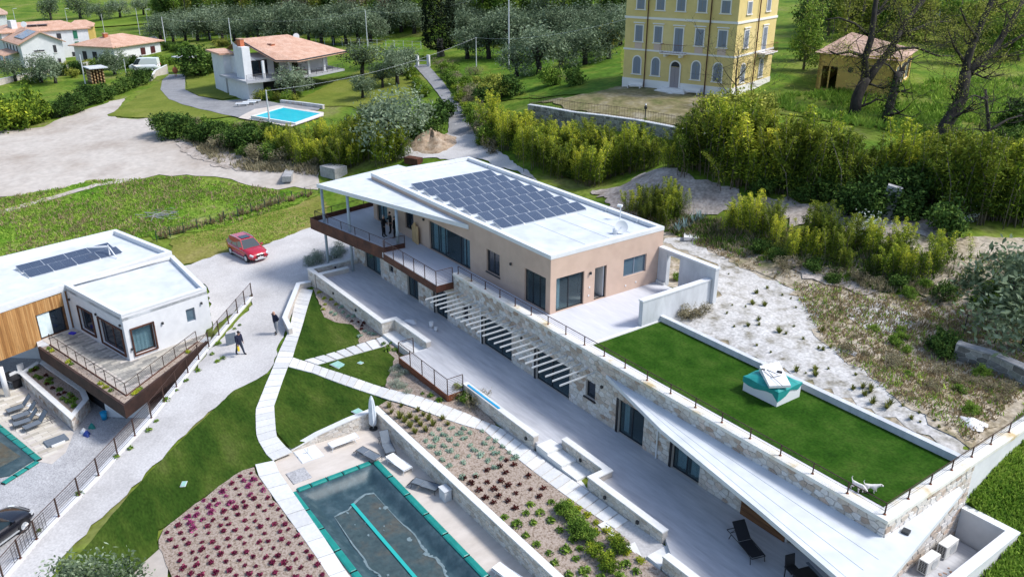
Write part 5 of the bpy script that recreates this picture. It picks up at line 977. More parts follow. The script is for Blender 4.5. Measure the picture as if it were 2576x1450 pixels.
def balcony(F,a0,a1,z):
    mb=MB(); mb.fbox(F,a0,a1,.01,1.0,z-.12,z); b=mb.build('balcony',M['villa_trim'],villa)
    for a in (a0+.4,a1-.7): MB().fbox(F,a,a+.3,.01,.7,z-.45,z-.121).build('bracket',M['villa_trim'],b)
    for a in np.linspace(a0+.05,a1-.05,16): MB().tube([F(a,.95,z),F(a,.95,z+.95)],.015,4).build('baluster',M['corten_orange'],b)
    for c in (.03,.95): MB().tube([F(a0+.04,.02,z+c),F(a0+.04,.95,z+c),F(a1-.04,.95,z+c),F(a1-.04,.02,z+c)],.022,4).build('rail',M['corten_orange'],b)
balcony(FV,5.2,8.2,12.45); balcony(FVs,6.4,10.4,12.3)
for F,a in ((FV,3.0),(FV,10.8),(FVs,5.6)): MB().tube([F(a,.16,8.0),F(a,.16,19.0)],.07,6).build('downpipe',M['corten'],villa)
for a in (1.2,8.6):
    t=thing('villa_bench','white bench frame against the plinth of the yellow villa','bench',tuple(FV(a,.9,ZV)),'benches by the villa'); MB().fbox(FV,a,a+1.9,.7,1.1,ZV+.4,ZV+.46).build('seat',M['villa_trim'],t); MB().fbox(FV,a,a+1.9,.62,.68,ZV+.5,ZV+.9).build('backrest',M['villa_trim'],t)
    for s in (.1,1.7): MB().fbox(FV,a+s,a+s+.06,.7,1.1,ZV-.4,ZV+.4).build('leg',M['villa_trim'],t)
# terrace wall of the villa, lantern, parapet fence
tw=[tuple(uz(px,py,7.35)[:2]) for px,py in ((1327,264),(1380,272),(1440,283),(1520,292),(1600,303),(1735,329),(1800,345))]
garden_wall('villa_wall','old rough stone terrace wall with a pale cap below the yellow villa',[tw[0]]+tw[1:],[5.1,5.1,5.2,5.3,5.4,5.5,5.5],7.4,thick=.5,faces='o',m='stone_old',cap='concrete',cw=.5,ch=.35,lim=140)
t=thing('iron_fence','thin rusty iron fence along the villa terrace wall','fence',(*tw[0],7.4)); pts=[np.array([*p,7.4]) for p in off2(tw,.3)]
for z in (.15,1.0): MB().tube([p+np.array([0,0,z]) for p in pts],.018,4).build('rail',M['rail_brown'],t)
for a,b in zip(pts[:-1],pts[1:]):
    n=max(1,int(np.linalg.norm(b-a)/.32))
    for i in range(n): p=a+(b-a)*i/n; MB().tube([p,p+np.array([0,0,1.1])],.011,3,cap=False).build('bar',M['rail_brown'],t)
p=uz(1622,300,7.4); t=thing('garden_lantern','dark lantern on a thin post at the villa terrace wall','lamp post',(p[0],p[1],5.3)); MB().tube([(p[0],p[1],5.2),(p[0],p[1],8.4)],.06,8).build('post',M['dark_metal'],t); MB().lathe((p[0],p[1],8.4),[(.09,0),(.16,.08),(.16,.3),(.03,.45)],8).build('lantern',M['black'],t); MB().lathe((p[0],p[1],8.86),[(.1,0),(.02,.14)],8).build('cap',M['white_paint'],t)
# ---------------------------------------------------------------- ochre outbuilding
ZO=8.4; O0=uz(2050,222,ZO)[:2];O1=uz(2242,238,ZO)[:2];O2=uz(2352,206,ZO)[:2]; od=(O1-O0)/np.linalg.norm(O1-O0); on=np.array([-od[1],od[0]]); OL=np.linalg.norm(O1-O0); OD=12.3
ob=thing('ochre_outbuilding','low ochre outbuilding with a tiled roof and big barred windows','house',(*O0,ZO)); FO=frame((*O0,0),od); FO2=frame((*(O0+od*OL),0),on)
walls(ob,'front_wall',FO,OL,ZO-1,ZO+4.0,.35,[(.3,2.2,ZO,ZO+2.6)],M['villa_ochre']); walls(ob,'side_wall',FO2,OD,ZO-1,ZO+3.6,.35,[(.7,3.7,ZO+.5,ZO+2.9),(4.2,7.8,ZO+.5,ZO+2.9),(8.3,11.7,ZO+.5,ZO+2.9)],M['villa_ochre'])
walls(ob,'side_wall',frame((*(O0+on*OD),0),-on),OD,ZO-1,ZO+4.,.35,[],M['villa_ochre']); walls(ob,'rear_wall',frame((*(O0+od*OL+on*OD),0),-od),OL,ZO-1,ZO+4.,.35,[],M['villa_ochre'])
for a in (.7,4.2,8.3): window(ob,FO2,a,a+(3.0 if a<1 else 3.5),ZO+.5,ZO+2.9,div=3,gm='glass_dark',fm='villa_trim',fw=.1)
for a in (0.35,1.25): 
    mb=MB(); mb.fbox(FO,a,a+.16,.0,.05,ZO,ZO+2.6); mb.build('arch_pier',M['villa_ochre'],ob)
for a in (3.6,5.0):
    mb=MB(); vs=[FO(a+.32*math.cos(2*PI*k/14),.01,ZO+2.35+.32*math.sin(2*PI*k/14)) for k in range(14)]; mb.add(vs,[tuple(range(14))]); mb.build('round_window',M['interior_dark'],ob)
e=[O0-od*.5-on*.5,O0+od*(OL+.5)-on*.5,O0+od*(OL+.5)+on*(OD+.5),O0-od*.5+on*(OD+.5)]; md=(e[0]+e[3])/2+od*2.5; me_=(e[1]+e[2])/2-od*1.5
MB().add([(*e[0],ZO+4.1),(*e[1],ZO+3.7),(*e[2],ZO+3.62),(*e[3],ZO+4.1),(*md,ZO+5.9),(*me_,ZO+4.7)],[(0,1,5,4),(1,2,5),(2,3,4,5),(3,0,4)]).build('roof',M['terra_old'],ob)
# ---------------------------------------------------------------- white villa with the terracotta roof (left, middle distance)
ZL=2.0
wv=thing('white_villa','white villa with a big sloping terracotta roof above a railed terrace','house',(-128,46,ZL))
vx=np.array([-.1,.995]); vx/=np.linalg.norm(vx); vy=np.array([-vx[1],vx[0]])    # vx runs along the front, vy into the house
Q0=np.array([-123.7,41.0])
def Q(a,b): return Q0+vx*a+vy*b
FQ=frame((*Q0,0),vx); FT=5.1
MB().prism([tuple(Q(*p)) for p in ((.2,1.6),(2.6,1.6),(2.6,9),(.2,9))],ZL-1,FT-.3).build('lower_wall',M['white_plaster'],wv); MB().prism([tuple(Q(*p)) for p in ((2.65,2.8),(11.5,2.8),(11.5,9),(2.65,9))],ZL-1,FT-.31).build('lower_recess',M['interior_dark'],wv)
MB().prism([tuple(Q(*p)) for p in ((-.6,.2),(11,0),(17.5,2.6),(17.5,10),(-.6,10))],FT-.3,FT).build('terrace',mat('terrace_grey',(.36,.37,.39),rough=.8),wv)
MB().prism([tuple(Q(*p)) for p in ((1.9,5.0),(15.8,5.0),(15.8,12),(1.9,12))],FT,7.7).build('upper_wall',M['white_plaster'],wv)
MB().prism([tuple(Q(*p)) for p in ((.3,2.6),(1.55,2.6),(1.55,5.4),(.3,5.4))],ZL-1,9.75).build('pier',M['white_plaster'],wv)
MB().add([(*Q(2.0,1.9),7.75),(*Q(2.0,9.6),9.95),(*Q(2.0,9.6),FT),(*Q(2.0,5.0),FT),(*Q(2.0,5.0),7.7)],[(0,1,2,3,4)]).build('gable',M['white_plaster'],wv)
for a,b in ((2.6,5.2),(6.3,7.2),(9.3,10.4)): window(wv,frame((*Q(0,4.99),0),vx),a,b,FT+.05,7.4,div=2 if b-a>1 else 1,gm='glass_dark',rec=-.06,fm='shutter_red')
for a,b in ((2.6,.9),(7.0,.8),(10.3,1.2),(13.8,2.6)): MB().obox((*Q(a,b),6.45),.17,.17,1.35,math.atan2(vx[1],vx[0])).build('column',M['white_plaster'],wv)
# roof: ridge along the house, wide fall to the front and right, a shorter one behind
RT_=[(-133.2,42.9,10.3),(-135.3,51.8,10.3),(-128.9,59.3,7.75),(-122.3,48.0,7.75),(-124.2,45.3,7.75)]
lo=[(p[0],p[1],p[2]-.25) for p in RT_]; n=len(RT_)
MB().add(RT_+lo,[tuple(range(n))[::-1],tuple(range(n,2*n))]+[(i,(i+1)%n,n+(i+1)%n,n+i) for i in range(n)]).build('roof',M['terra_tile'],wv)
MB().add([(-133.2,42.9,10.3),(-135.3,51.8,10.3),(-128.9,59.3,7.75),(-143,58,7.7),(-142,43.2,7.7)],[(0,1,3,4),(1,2,3)]).build('rear_roof',M['terra_tile'],wv)
MB().prism([(-134,42.6),(-134,39.9),(-141,39.9),(-141,43)],7.95,8.2).build('side_roof',M['terra_tile'],wv); MB().prism([(-134.6,42.4),(-134.6,40.6),(-140.4,40.6),(-140.4,43)],ZL,7.95).build('side_wing',M['white_plaster'],wv)
MB().tube([RT_[0],RT_[4],RT_[3],RT_[2]],.09,6).build('gutter',M['dark_metal'],wv)
for a,b,z,h in ((.95,4.2,9.7,1.0),(6.6,5.6,8.6,.9)):
    c=thing('chimney','c','c') if False else None; mb=MB(); p=Q(a,b); mb.obox((*p,z+h/2),.38,.38,h/2,.4); ck=mb.build('chimney',M['terra_pot'],wv); MB().obox((*p,z+h+.12),.46,.46,.06,.4).build('chimney_cap',M['terra_tile'],ck)
railing(wv,[(*Q(-.5,.3),FT),(*Q(11,.1),FT),(*Q(17.3,2.7),FT)],.9,1.5,4,m='dark_metal',rr=.014)
dsh=thing('satellite_dish','round white satellite dish above the terracotta roof','satellite dish',(*Q(9,11),9)); p=uz(745,92,10.0); MB().lathe((p[0],p[1],9.6),[(.03,-.8),(.03,0)],6).build('pole',M['alu'],dsh); MB().tube([p,p+np.array([.1,-.05,.03])],.5,16).build('dish',M['white_paint'],dsh)
# garden table and chairs on its terrace
for k in range(3):
    p=Q(6.2+1.6*k,1.5); t=thing('terrace_table','dark wooden table on the white villa terrace','table',(*p,FT),'tables on the white villa terrace'); MB().obox((*p,FT+.72),.6,.4,.03,.9).build('table_top',M['corten_orange'],t)
    for sx in (-1,1):
        for sy in (-1,1): MB().obox((p[0]+sx*.4,p[1]+sy*.3,FT+.35),.03,.03,.35).build('leg',M['corten_orange'],t)
# its pool, deck and paved edge
pl_=[tuple(uz(px,py,2.02)[:2]) for px,py in ((607,297),(660,275),(711,272),(808,290),(737,318),(668,306))]
sheet('pool_surround',[(600,300),(640,278),(700,268),(815,286),(812,296),(735,322),(660,308)],M['deck_tile'],.2,.9)
wp=[uz(px,py,2.1) for px,py in ((640,297),(712,276),(806,291),(742,314))]
pool=thing('swimming_pool','bright turquoise swimming pool below the white villa','pool',tuple(wp[0])); zz=max(h1(p[0],p[1]) for p in wp)+.26
mb=MB(); mb.prism([(p[0],p[1]) for p in wp],zz-.5,zz+.02); mb.build('water',mat('pool_water',[(.02,.50,.62),(.04,.58,.68)],scale=.6,rough=.08,spec=.5,bump=.01,bscale=3),pool)
cq=np.mean(wp,0)
for i in range(4):
    a,b=wp[i],wp[(i+1)%4]; o=lambda p:tuple((p[:2]-cq[:2])*1.1+cq[:2]); MB().prism([(a[0],a[1]),(b[0],b[1]),o(b),o(a)],zz-.5,zz+.06+.004*i).build('coping',M['cap_white'],pool)
for px,py in ((610,270),(628,266),(640,262)):
    p=G(px,py); t=thing('pool_lounger','pale sun lounger on the paving by the turquoise pool','sun lounger',(p[0],p[1],p[2]+.2),'loungers by the turquoise pool'); MB().obox((p[0],p[1],p[2]+.55),.95,.32,.04,1.0).build('seat',M['sling_white'],t)
    for s in (-1,1): MB().obox((p[0]+s*.4,p[1]+s*.55,p[2]+.36),.03,.28,.17,1.0).build('leg',M['alu'],t)
wl_=[tuple(G(px,py)[:2]) for px,py in ((705,262),(760,268),(812,275))]; garden_wall('garden_wall','low grey stone wall between the sloping lawn and the turquoise pool',wl_[::-1] if False else wl_,[h1(*p)-.4 for p in wl_],[h1(*p)+.6 for p in wl_],thick=.35,faces='o',m='stone',cap='concrete',cw=.5,ch=.3,lim=40)
# outside steps beside the white villa
st=thing('garden_steps','pale stone garden steps climbing the lawn by the white villa','steps',(*G(700,250),))
for k in range(7): p=G(712+6*k,247-4*k); MB().obox((p[0],p[1],p[2]+.12),.9,.2,.12,1.2).build('tread',M['cap_white'],st)
# ---------------------------------------------------------------- houses on the far left
def hip(label,base,z,h,rise,ov,mw,mr,wins,ridge=.4,chim=None,name='house'):
    P=[np.array(p) for p in base]; t=thing(name,label,'house',(*P[0],z)); MB().prism([tuple(p) for p in P],z-2,z+h).build('walls',mw,t)
    c=sum(P)/4; e=[c+(p-c)*(1+ov/np.linalg.norm(p-c)) for p in P]; a=(e[0]+e[3])/2;b=(e[1]+e[2])/2; ra=a+(b-a)*ridge; rb=b+(a-b)*ridge
    MB().add([(*p,z+h-.05) for p in e]+[(*p,z+h+.15) for p in e]+[(*ra,z+h+rise),(*rb,z+h+rise)],[(3,2,1,0),(0,1,5,4),(1,2,6,5),(2,3,7,6),(3,0,4,7),(4,5,9,8),(5,6,9),(6,7,8,9),(7,4,8)]).build('roof',mr,t)
    for i,lst in wins.items():
        p,q_=P[i],P[(i+1)%4]; L=np.linalg.norm(q_-p); F=frame((*p,0),q_-p)
        for f0,f1,c0,c1,m in lst:
            w=MB().fbox(F,f0*L,f1*L,.01,.07,z+c0,z+c1).build('window',M[m],t); MB().fbox(F,f0*L-.08,f1*L+.08,.01,.12,z+c0-.1,z+c0).build('sill',M['villa_trim'],w)
    if chim:
        p=c+(P[1]-P[0])/np.linalg.norm(P[1]-P[0])*chim[0]; ck=MB().obox((*p,z+h+rise*.7),.4,.4,chim[1],.3).build('chimney',M['terra_pot'],t); MB().obox((*p,z+h+rise*.7+chim[1]+.08),.5,.5,.08,.3).build('chimney_cap',M['terra_tile'],ck)
    return t
h0=uz(292,160,.5)[:2];h1_=uz(407,141,.5)[:2];h2=uz(241,166,.5)[:2]; dd=h1_-h0; ee=np.array([-dd[1],dd[0]]); ee=ee/np.linalg.norm(ee); wdt=11.
hip('small white bungalow with a hipped terracotta roof and dark shutters',[h0,h1_,h1_+ee*wdt,h0+ee*wdt],.5,3.25,2.0,1.1,M['white_plaster'],M['terra_tile'],{0:[(.55,.65,.9,2.4,'shutter_red'),(.77,.87,.9,2.4,'shutter_red')],3:[(.2,.3,0,2.2,'interior_dark'),(.45,.56,0,2.2,'interior_dark'),(.75,.85,.9,2.4,'interior_dark')]},.38,(-3,.9))
g0=uz(64,172,0)[:2];g1=uz(168,163,0)[:2]; dd=(g1-g0)/np.linalg.norm(g1-g0); ee=np.array([-dd[1],dd[0]]); GL=np.linalg.norm(g1-g0)
def gable(label,p,d,e,L,Dp,z,h,rise,mw,mr,wins,ov=.6,name='house'):
    t=thing(name,label,'house',(*p,z)); a,b,c_,d_=p,p+d*L,p+d*L+e*Dp,p+e*Dp; mid=p+d*L/2; mid2=mid+e*Dp
    MB().add([(*a,z-2),(*b,z-2),(*c_,z-2),(*d_,z-2),(*a,z+h),(*b,z+h),(*c_,z+h),(*d_,z+h),(*mid,z+h+rise),(*mid2,z+h+rise)],[(0,1,5,8,4),(1,2,6,5),(2,3,7,9,6),(3,0,4,7)]).build('walls',mw,t)
    o=lambda q,s,u_: (*(q+d*s*ov+e*u_*ov),)
    k=rise/(L/2)*ov
    for s,(q,q2) in ((-1,(a,d_)),(1,(b,c_))):
        top=[(*o(mid,0,-1),z+h+rise+.12),(*o(mid2,0,1),z+h+rise+.12),(*o(q2,s,1),z+h-k+.12),(*o(q,s,-1),z+h-k+.12)]; lo=[(x,y,zq-.18) for x,y,zq in top]
        MB().add(top+lo,[(0,1,2,3),(7,6,5,4)]+[(i,4+i,4+(i+1)%4,(i+1)%4) for i in range(4)]).build('roof',mr,t)
    for F,lst in ((frame((*a,0),d),wins.get('f',[])),(frame((*b,0),e),wins.get('r',[])),(frame((*d_,0),-e),wins.get('l',[]))):
        for a0,a1,c0,c1,m in lst: w=MB().fbox(F,a0,a1,.01,.07,z+c0,z+c1).build('window',M[m],t); MB().fbox(F,a0-.1,a1+.1,.01,.12,z+c0-.1,z+c0).build('sill',M['villa_trim'],w)
    return t
dm('solar_far',[(.12,.15,.20),(.2,.23,.28)],scale=1,rough=.2)
t=gable('white gabled house with grey solar sheets on its terracotta roof',g0,dd,ee,GL,13,0,5.0,2.0,M['white_plaster'],M['terra_tile'],{'f':[(2.3,4.3,3.1,3.4,'interior_dark'),(6.1,6.7,2.7,4.2,'interior_dark'),(6.6,7.1,0.2,1.4,'interior_dark')],'l':[(2,2.6,2.6,4.2,'interior_dark'),(4.5,5.1,2.6,4.2,'interior_dark'),(7,7.6,2.6,4.2,'interior_dark'),(9.5,10.1,2.6,4.2,'interior_dark')]})
a=g0; mid=g0+dd*GL/2; pts=[mid+ee*1.2-dd*.3,mid+ee*7.5-dd*.3,a+dd*.9+ee*7.5,a+dd*.9+ee*1.2]; zs=[7.0-.15,6.85,5.55,5.55]; MB().add([(*p,z+.12) for p,z in zip(pts,zs)]+[(*p,z+.2) for p,z in zip(pts,zs)],[(4,5,6,7),(0,1,5,4),(1,2,6,5),(2,3,7,6),(3,0,4,7)]).build('solar_sheet',M['solar_far'],t)
MB().prism([tuple(p) for p in (a-dd*.3+ee*2,a-dd*3.2+ee*2,a-dd*3.2+ee*11,a-dd*.3+ee*11)],[3.0,2.4,2.4,3.0],[3.2,2.6,2.6,3.2]).build('porch_roof',M['terra_tile'],t)
for k in range(3): MB().obox((*(a-dd*3+ee*(2.3+4*k)),1.2),.15,.15,1.3).build('porch_post',M['terra_old'],t)
b0=uz(168,146,0)[:2]; b1=uz(233,141,0)[:2]; bd_=(b1-b0)/np.linalg.norm(b1-b0); be=np.array([-bd_[1],bd_[0]])
P0=b0-bd_*12
hip('tall white house with a shallow terracotta roof and green shutters',[P0,b1,b1+be*11,P0+be*11],0,6.1,1.7,.8,M['white_plaster'],M['terra_tile'],{0:[(.62,.67,4.2,5.4,'interior_dark'),(.815,.865,4.0,5.8,'shutter_green'),(.815,.865,1.6,3.4,'shutter_green'),(.76,.84,.2,1.2,'interior_dark')]},.25)
t=bpy.data.objects['house.002'] if 'house.002' in bpy.data.objects else None
c_=b0-bd_*4+be*2.5
for k in range(2): p=c_+bd_*(k*2.1-1.0); MB().obox((*p,7.35),1.0,.75,.03,math.atan2(bd_[1],bd_[0])).build('roof_panel',M['solar_cell'],t)
p=c_-bd_*5; MB().obox((*p,7.6),.9,.6,.9,.3).build('chimney',M['white_plaster'],t)
p=uz(60,62,8.0); d_=thing('satellite_dish','round white satellite dish on the tall white house roof','satellite dish',tuple(p)); MB().tube([p,p+np.array([.12,-.06,.04])],.6,14).build('dish',M['white_paint'],d_); MB().tube([p-np.array([0,0,1]),p],.05,5).build('pole',M['alu'],d_)
q0=uz(240,105,0)[:2]; hip('orange rendered house beside the tall white house',[q0+np.array(v) for v in ((0,-6),(0,0),(-9,2),(-9,-4))],0,3.8,1.5,.5,M['villa_ochre'],M['terra_tile'],{},.3)
q0=uz(0,72,2)[:2]; hip('brown roofed white house at the edge of the green field',[q0+np.array(v) for v in ((0,-9),(0,2),(-9,3),(-9,-8))],1,4.6,3,.8,M['white_plaster'],M['terra_old'],{},.3)
# grey block wall in front of the houses
wl_=[tuple(uz(px,py,.3)[:2]) for px,py in ((-30,220),(60,200),(130,184),(200,172),(240,166))]; garden_wall('block_wall','long grey block wall in front of the white gabled house',wl_,-.6,1.3,thick=.25,faces='',cap='concrete',m='concrete_dark')
# villas half hidden behind the trees at the top right
for px,py,zb,w_,h_,m in ((2215,58,11.5,9,6,'white_plaster'),(2330,50,12,8,5,'concrete'),(2110,60,11,8,4.5,'white_plaster'),(1745,40,9.5,8,6,'villa_pink')):
    p=uz(px,py,zb)[:2]; v_=np.array([.8,.6]); w2=np.array([-.6,.8]); hip({2215:'pale blue-grey house half hidden behind the yellow-green trees',2330:'grey house with a flat side behind the yellow-green trees',2110:'low white house glimpsed behind the bare branches',1745:'pinkish house glimpsed behind the olive grove'}[px],[p,p+v_*w_,p+v_*w_+w2*7,p+w2*7],zb-1,h_,1.8,.6,M[m],M['terra_old'],{0:[(.2,.35,1,2.4,'interior_dark'),(.6,.75,1,2.4,'interior_dark')]},.3)
# ---------------------------------------------------------------- poles, wires, small yard things
def pole(px,py,top,label,r=.13,arm=False):
    p=G(px,py); z=hgt(*top,p); t=thing('utility_pole',label,'pole',tuple(p)); MB().tube([p-np.array([0,0,.5]),(p[0],p[1],z)],[r,r*.6],8).build('shaft',M['concrete'],t); MB().lathe((p[0],p[1],z-.02),[(r*.7,0),(r*.3,.12)],8).build('cap',M['alu'],t)
    if arm: MB().tube([(p[0]-.6,p[1]-.3,z-.2),(p[0]+.6,p[1]+.3,z-.2)],.05,5).build('cross_arm',M['alu'],t)
    return np.array([p[0],p[1],z])
T={}
for k,px,py,top,lab in (('a',418,120,(407,44),'grey utility pole behind the small white bungalow'),('b',584,122,(576,47),'grey utility pole between the olive rows and the white villa chimney'),('c',924.6,122,(921,28),'tall grey utility pole at the edge of the bright meadow'),('d',1279.6,175,(1278.4,-30),'tall grey utility pole in the olive grove'),('e',1198,170,(1198,95),'brown wooden pole at the end of the overhead wire'),('f',679,318,(672,228),'grey utility pole beside the turquoise pool'),('g',215,212,(205,139),'grey utility pole on the grass below the white gabled house'),('h',318,190,(308,150),'short pale pole behind the dark hedge row'),('i',265,95,(260,36),'thin street pole in front of the green field'),('j',352,88,(342,22),'thin street pole by the roadside near the green field')):
    T[k]=pole(px,py,top,lab,.13 if k not in 'ehij' else .09)
for px,py,top in ((40,60,(38,22)),(170,60,(164,22)),(375,80,(364,24))):
    p=G(px,py); z=hgt(*top,p); t=thing('street_lamp','thin grey street lamp by the green field','street lamp',tuple(p),'street lamps by the green field'); MB().tube([p,(p[0],p[1],z)],[.1,.06],6).build('shaft',M['alu'],t); MB().obox((p[0],p[1]+.6,z),.12,.6,.06,.3).build('lamp_head',M['alu'],t)
def wire(a,b,sag,label,n=14,r=.010):
    pts=[a+(b-a)*i/n-np.array([0,0,1])*sag*4*(i/n)*(1-i/n) for i in range(n+1)]; tag(MB().tube(pts,r,4).build('overhead_wire',M['concrete']),label,'wire')
wire(T['f'],T['e'],1.2,'pale overhead wire sagging from the pool pole to the brown pole',r=.014)
e2=uz(1578,48,17.5); wire(T['e'],e2,.8,'pale overhead wire running from the brown pole to the yellow villa',r=.012)
wire(T['c'],np.array(T['d']),1.5,'thin overhead wire between the two tall grey poles',r=.010); wire(T['a'],T['b'],.8,'thin overhead wire above the olive row',r=.010); wire(T['b'],T['c'],1.2,'thin overhead wire behind the white villa roof',r=.010)
def fence_posts(pxs,h,label,m,name='wire_fence',mesh=True):
    P=GN(pxs); t=thing(name,label,'fence',tuple(P[0]))
    for p in P: MB().tube([p-np.array([0,0,.2]),p+np.array([0,0,h])],.045,5).build('post',m,t)
    for z in (.3,h*.6,h-.05): MB().tube([p+np.array([0,0,z]) for p in P],.012,3).build('wire',m,t)
    return P
fence_posts([(395+k*34,608-k*10.2) for k in range(13)],1.1,'green wire fence on dark posts between meadow and drive',mat('fence_green',(.015,.05,.03),rough=.6))
fence_posts([(795+k*22,112+k*1.2) for k in range(13)],1.6,'pale concrete posts of the fence behind the white villa',M['concrete'])
fence_posts([(420+k*22,96+k*1.0) for k in range(8)],1.5,'pale posts of the fence in front of the olive row',M['concrete'])
# white gate walls of the white villa
wl_=[tuple(G(px,py)[:2]) for px,py in ((380,205),(395,192),(424,186))]; garden_wall('gate_wall','white curved gate wall at the entrance of the asphalt drive',wl_,[h1(*p)-.3 for p in wl_],[h1(*p)+.5+.6*i for i,p in enumerate(wl_)],thick=.3,faces='',cap='cap_white')
p=G(1050,168); t=thing('white_gate','white metal gate closing the asphalt lane','gate',tuple(p)); q_=G(1078,168)
for z in (.3,1.0): MB().tube([p+np.array([0,0,z]),q_+np.array([0,0,z])],.07,5).build('bar',M['white_paint'],t)
for s in (p,q_): MB().obox((s[0],s[1],s[2]+.9),.22,.22,1.0,.5).build('pillar',M['white_plaster'],t)
for px,py,top,lab in ((245,208,182,'stack of cut firewood under a small roof'),):
    p=G(px,py); t=thing('firewood_shed',lab,'woodpile',tuple(p)); 
    for i in range(9):
        for j in range(5): MB().tube([p+np.array([-1.6,-1.2+.5*j,.15+.27*i]),p+np.array([1.6,-1.0+.5*j,.15+.27*i])],.13,6).build('log',M['wood_pale'] if (i+j)%2 else M['wood_dark'],t)
    MB().obox((p[0],p[1]+.1,p[2]+2.75),2.1,1.6,.08,.1).build('roof',M['concrete'],t)
# stones, slabs and the earth heap near the lane
def boulder(c,r,m,label,seed,sx=1,sy=1,sz=.7,name='boulder',grp=None):
    R=random.Random(seed); vs=[];n=12;k=6
    for i in range(k+1):
        ph=PI*i/k
        for j in range(n): a=2*PI*j/n; q=r*(1+R.uniform(-.16,.16)); vs.append((c[0]+q*sx*math.sin(ph)*math.cos(a),c[1]+q*sy*math.sin(ph)*math.sin(a),c[2]+q*sz*math.cos(ph)))
    return tag(MB().add(vs,[(i*n+j,(i+1)*n+j,(i+1)*n+(j+1)%n,i*n+(j+1)%n) for i in range(k) for j in range(n)]).build(name,m,None,True),label,'heap' if 'heap' in name else 'rock',grp)
for i,(px,py,sx,sy,hz,rz,lab) in enumerate(((726,446,1.7,.5,.3,-.5,'long grey concrete slab lying at the foot of the cut bank'),(840,441,1.2,.9,.6,.3,'big pale concrete block beside the white canopy corner'),(1040,410,.9,.5,.35,.4,'rusty brown metal trough behind the peach house roof'))):
    p=G(px,py); tag(MB().obox((p[0],p[1],p[2]+hz*.8),sx,sy,hz,rz).build('concrete_block' if i<2 else 'metal_trough',M['concrete_dark'] if i<2 else M['corten']),lab,'block' if i<2 else 'trough')
p=G(1085,362)
def heap(p,rx,ry,h,m,label):
    nr,na=12,32; vs=[];R=random.Random(4)
    for i in range(nr+1):
        f=i/nr
        for j in range(na): a=2*PI*j/na; x=p[0]+rx*f*math.cos(a);y=p[1]+ry*f*math.sin(a); vs.append((x,y,h1(x,y)-.1+h*(1-f)**1.0*(1+.25*math.sin(3*a+f*3))+R.uniform(-.2,.2)*(f<.95)))
    tag(MB().add(vs,[(i*na+j,(i+1)*na+j,(i+1)*na+(j+1)%na,i*na+(j+1)%na) for i in range(nr) for j in range(na)]).build('earth_heap',m,None,True),label,'heap')
heap(p,3.9,3.2,1.5,mat('earth',[(.22,.15,.09),(.36,.27,.19),(.42,.34,.26)],scale=1.2,rough=.95,fine=.3,fscale=4),'brown earth heap at the end of the gravel lane')
for i,(px,py) in enumerate(((2228,545),(2036,475))):
    p=G(px,py); tag(MB().obox((p[0],p[1],p[2]+1.0),.5,.28,1.3,.5,0,.2).build('stone_post',M['concrete_dark']),['leaning grey stone pillar half way up the overgrown bank','short grey stone pillar among the bamboo'][i],'pillar')
p=G(1738,600); t=tag(MB().obox((p[0],p[1],p[2]+.14),.55,.55,.12,.75).build('concrete_plate',M['cap_white']),'pale square concrete lid at the foot of the bank','cover')
p=G(2128+8,890); tag(MB().obox((p[0],p[1],p[2]+.1),.35,.25,.03,.3).build('iron_cover',M['concrete_dark']),'dark iron cover in the gravel yard','cover')
wl_=[tuple(G(px,py)[:2]) for px,py in ((2395,905),(2480,930),(2600,985))]; garden_wall('dry_stone_wall','old pale block wall at the right end of the weedy strip',wl_,[h1(*p)-.3 for p in wl_],[h1(*p)+1.0 for p in wl_],thick=.5,faces='o',m='stone_old',cap='concrete_dark',cw=.6,ch=.3,lim=60)
P=GN([(2420,850),(2500,865),(2580,890)]); t=thing('iron_fence','thin dark iron fence behind the old block wall','fence',tuple(P[0]))
for p in P: MB().tube([p,p+np.array([0,0,1.5])],.03,5).build('post',M['dark_metal'],t)
for z in (.5,1.45): MB().tube([p+np.array([0,0,z]) for p in P],.015,4).build('rail',M['dark_metal'],t)
p=uz(410,540,h1(*uz(410,540,-1)[:2]))
bp=thing('brush_pile','heap of grey dry branches lying in the meadow','branches',tuple(G(410,545))); c=G(410,545)
for k in range(46):
    a=rnd.gauss(.6,.5); l=rnd.uniform(.6,1.6); o_=np.array([rnd.gauss(0,.8),rnd.gauss(0,.9),rnd.uniform(.05,.5)]); d_=np.array([math.cos(a),math.sin(a),rnd.uniform(-.1,.25)]); MB().tube([c+o_-d_*l/2,c+o_+d_*l/2],[.035,.012],4).build('branch',M['concrete_dark'],bp)
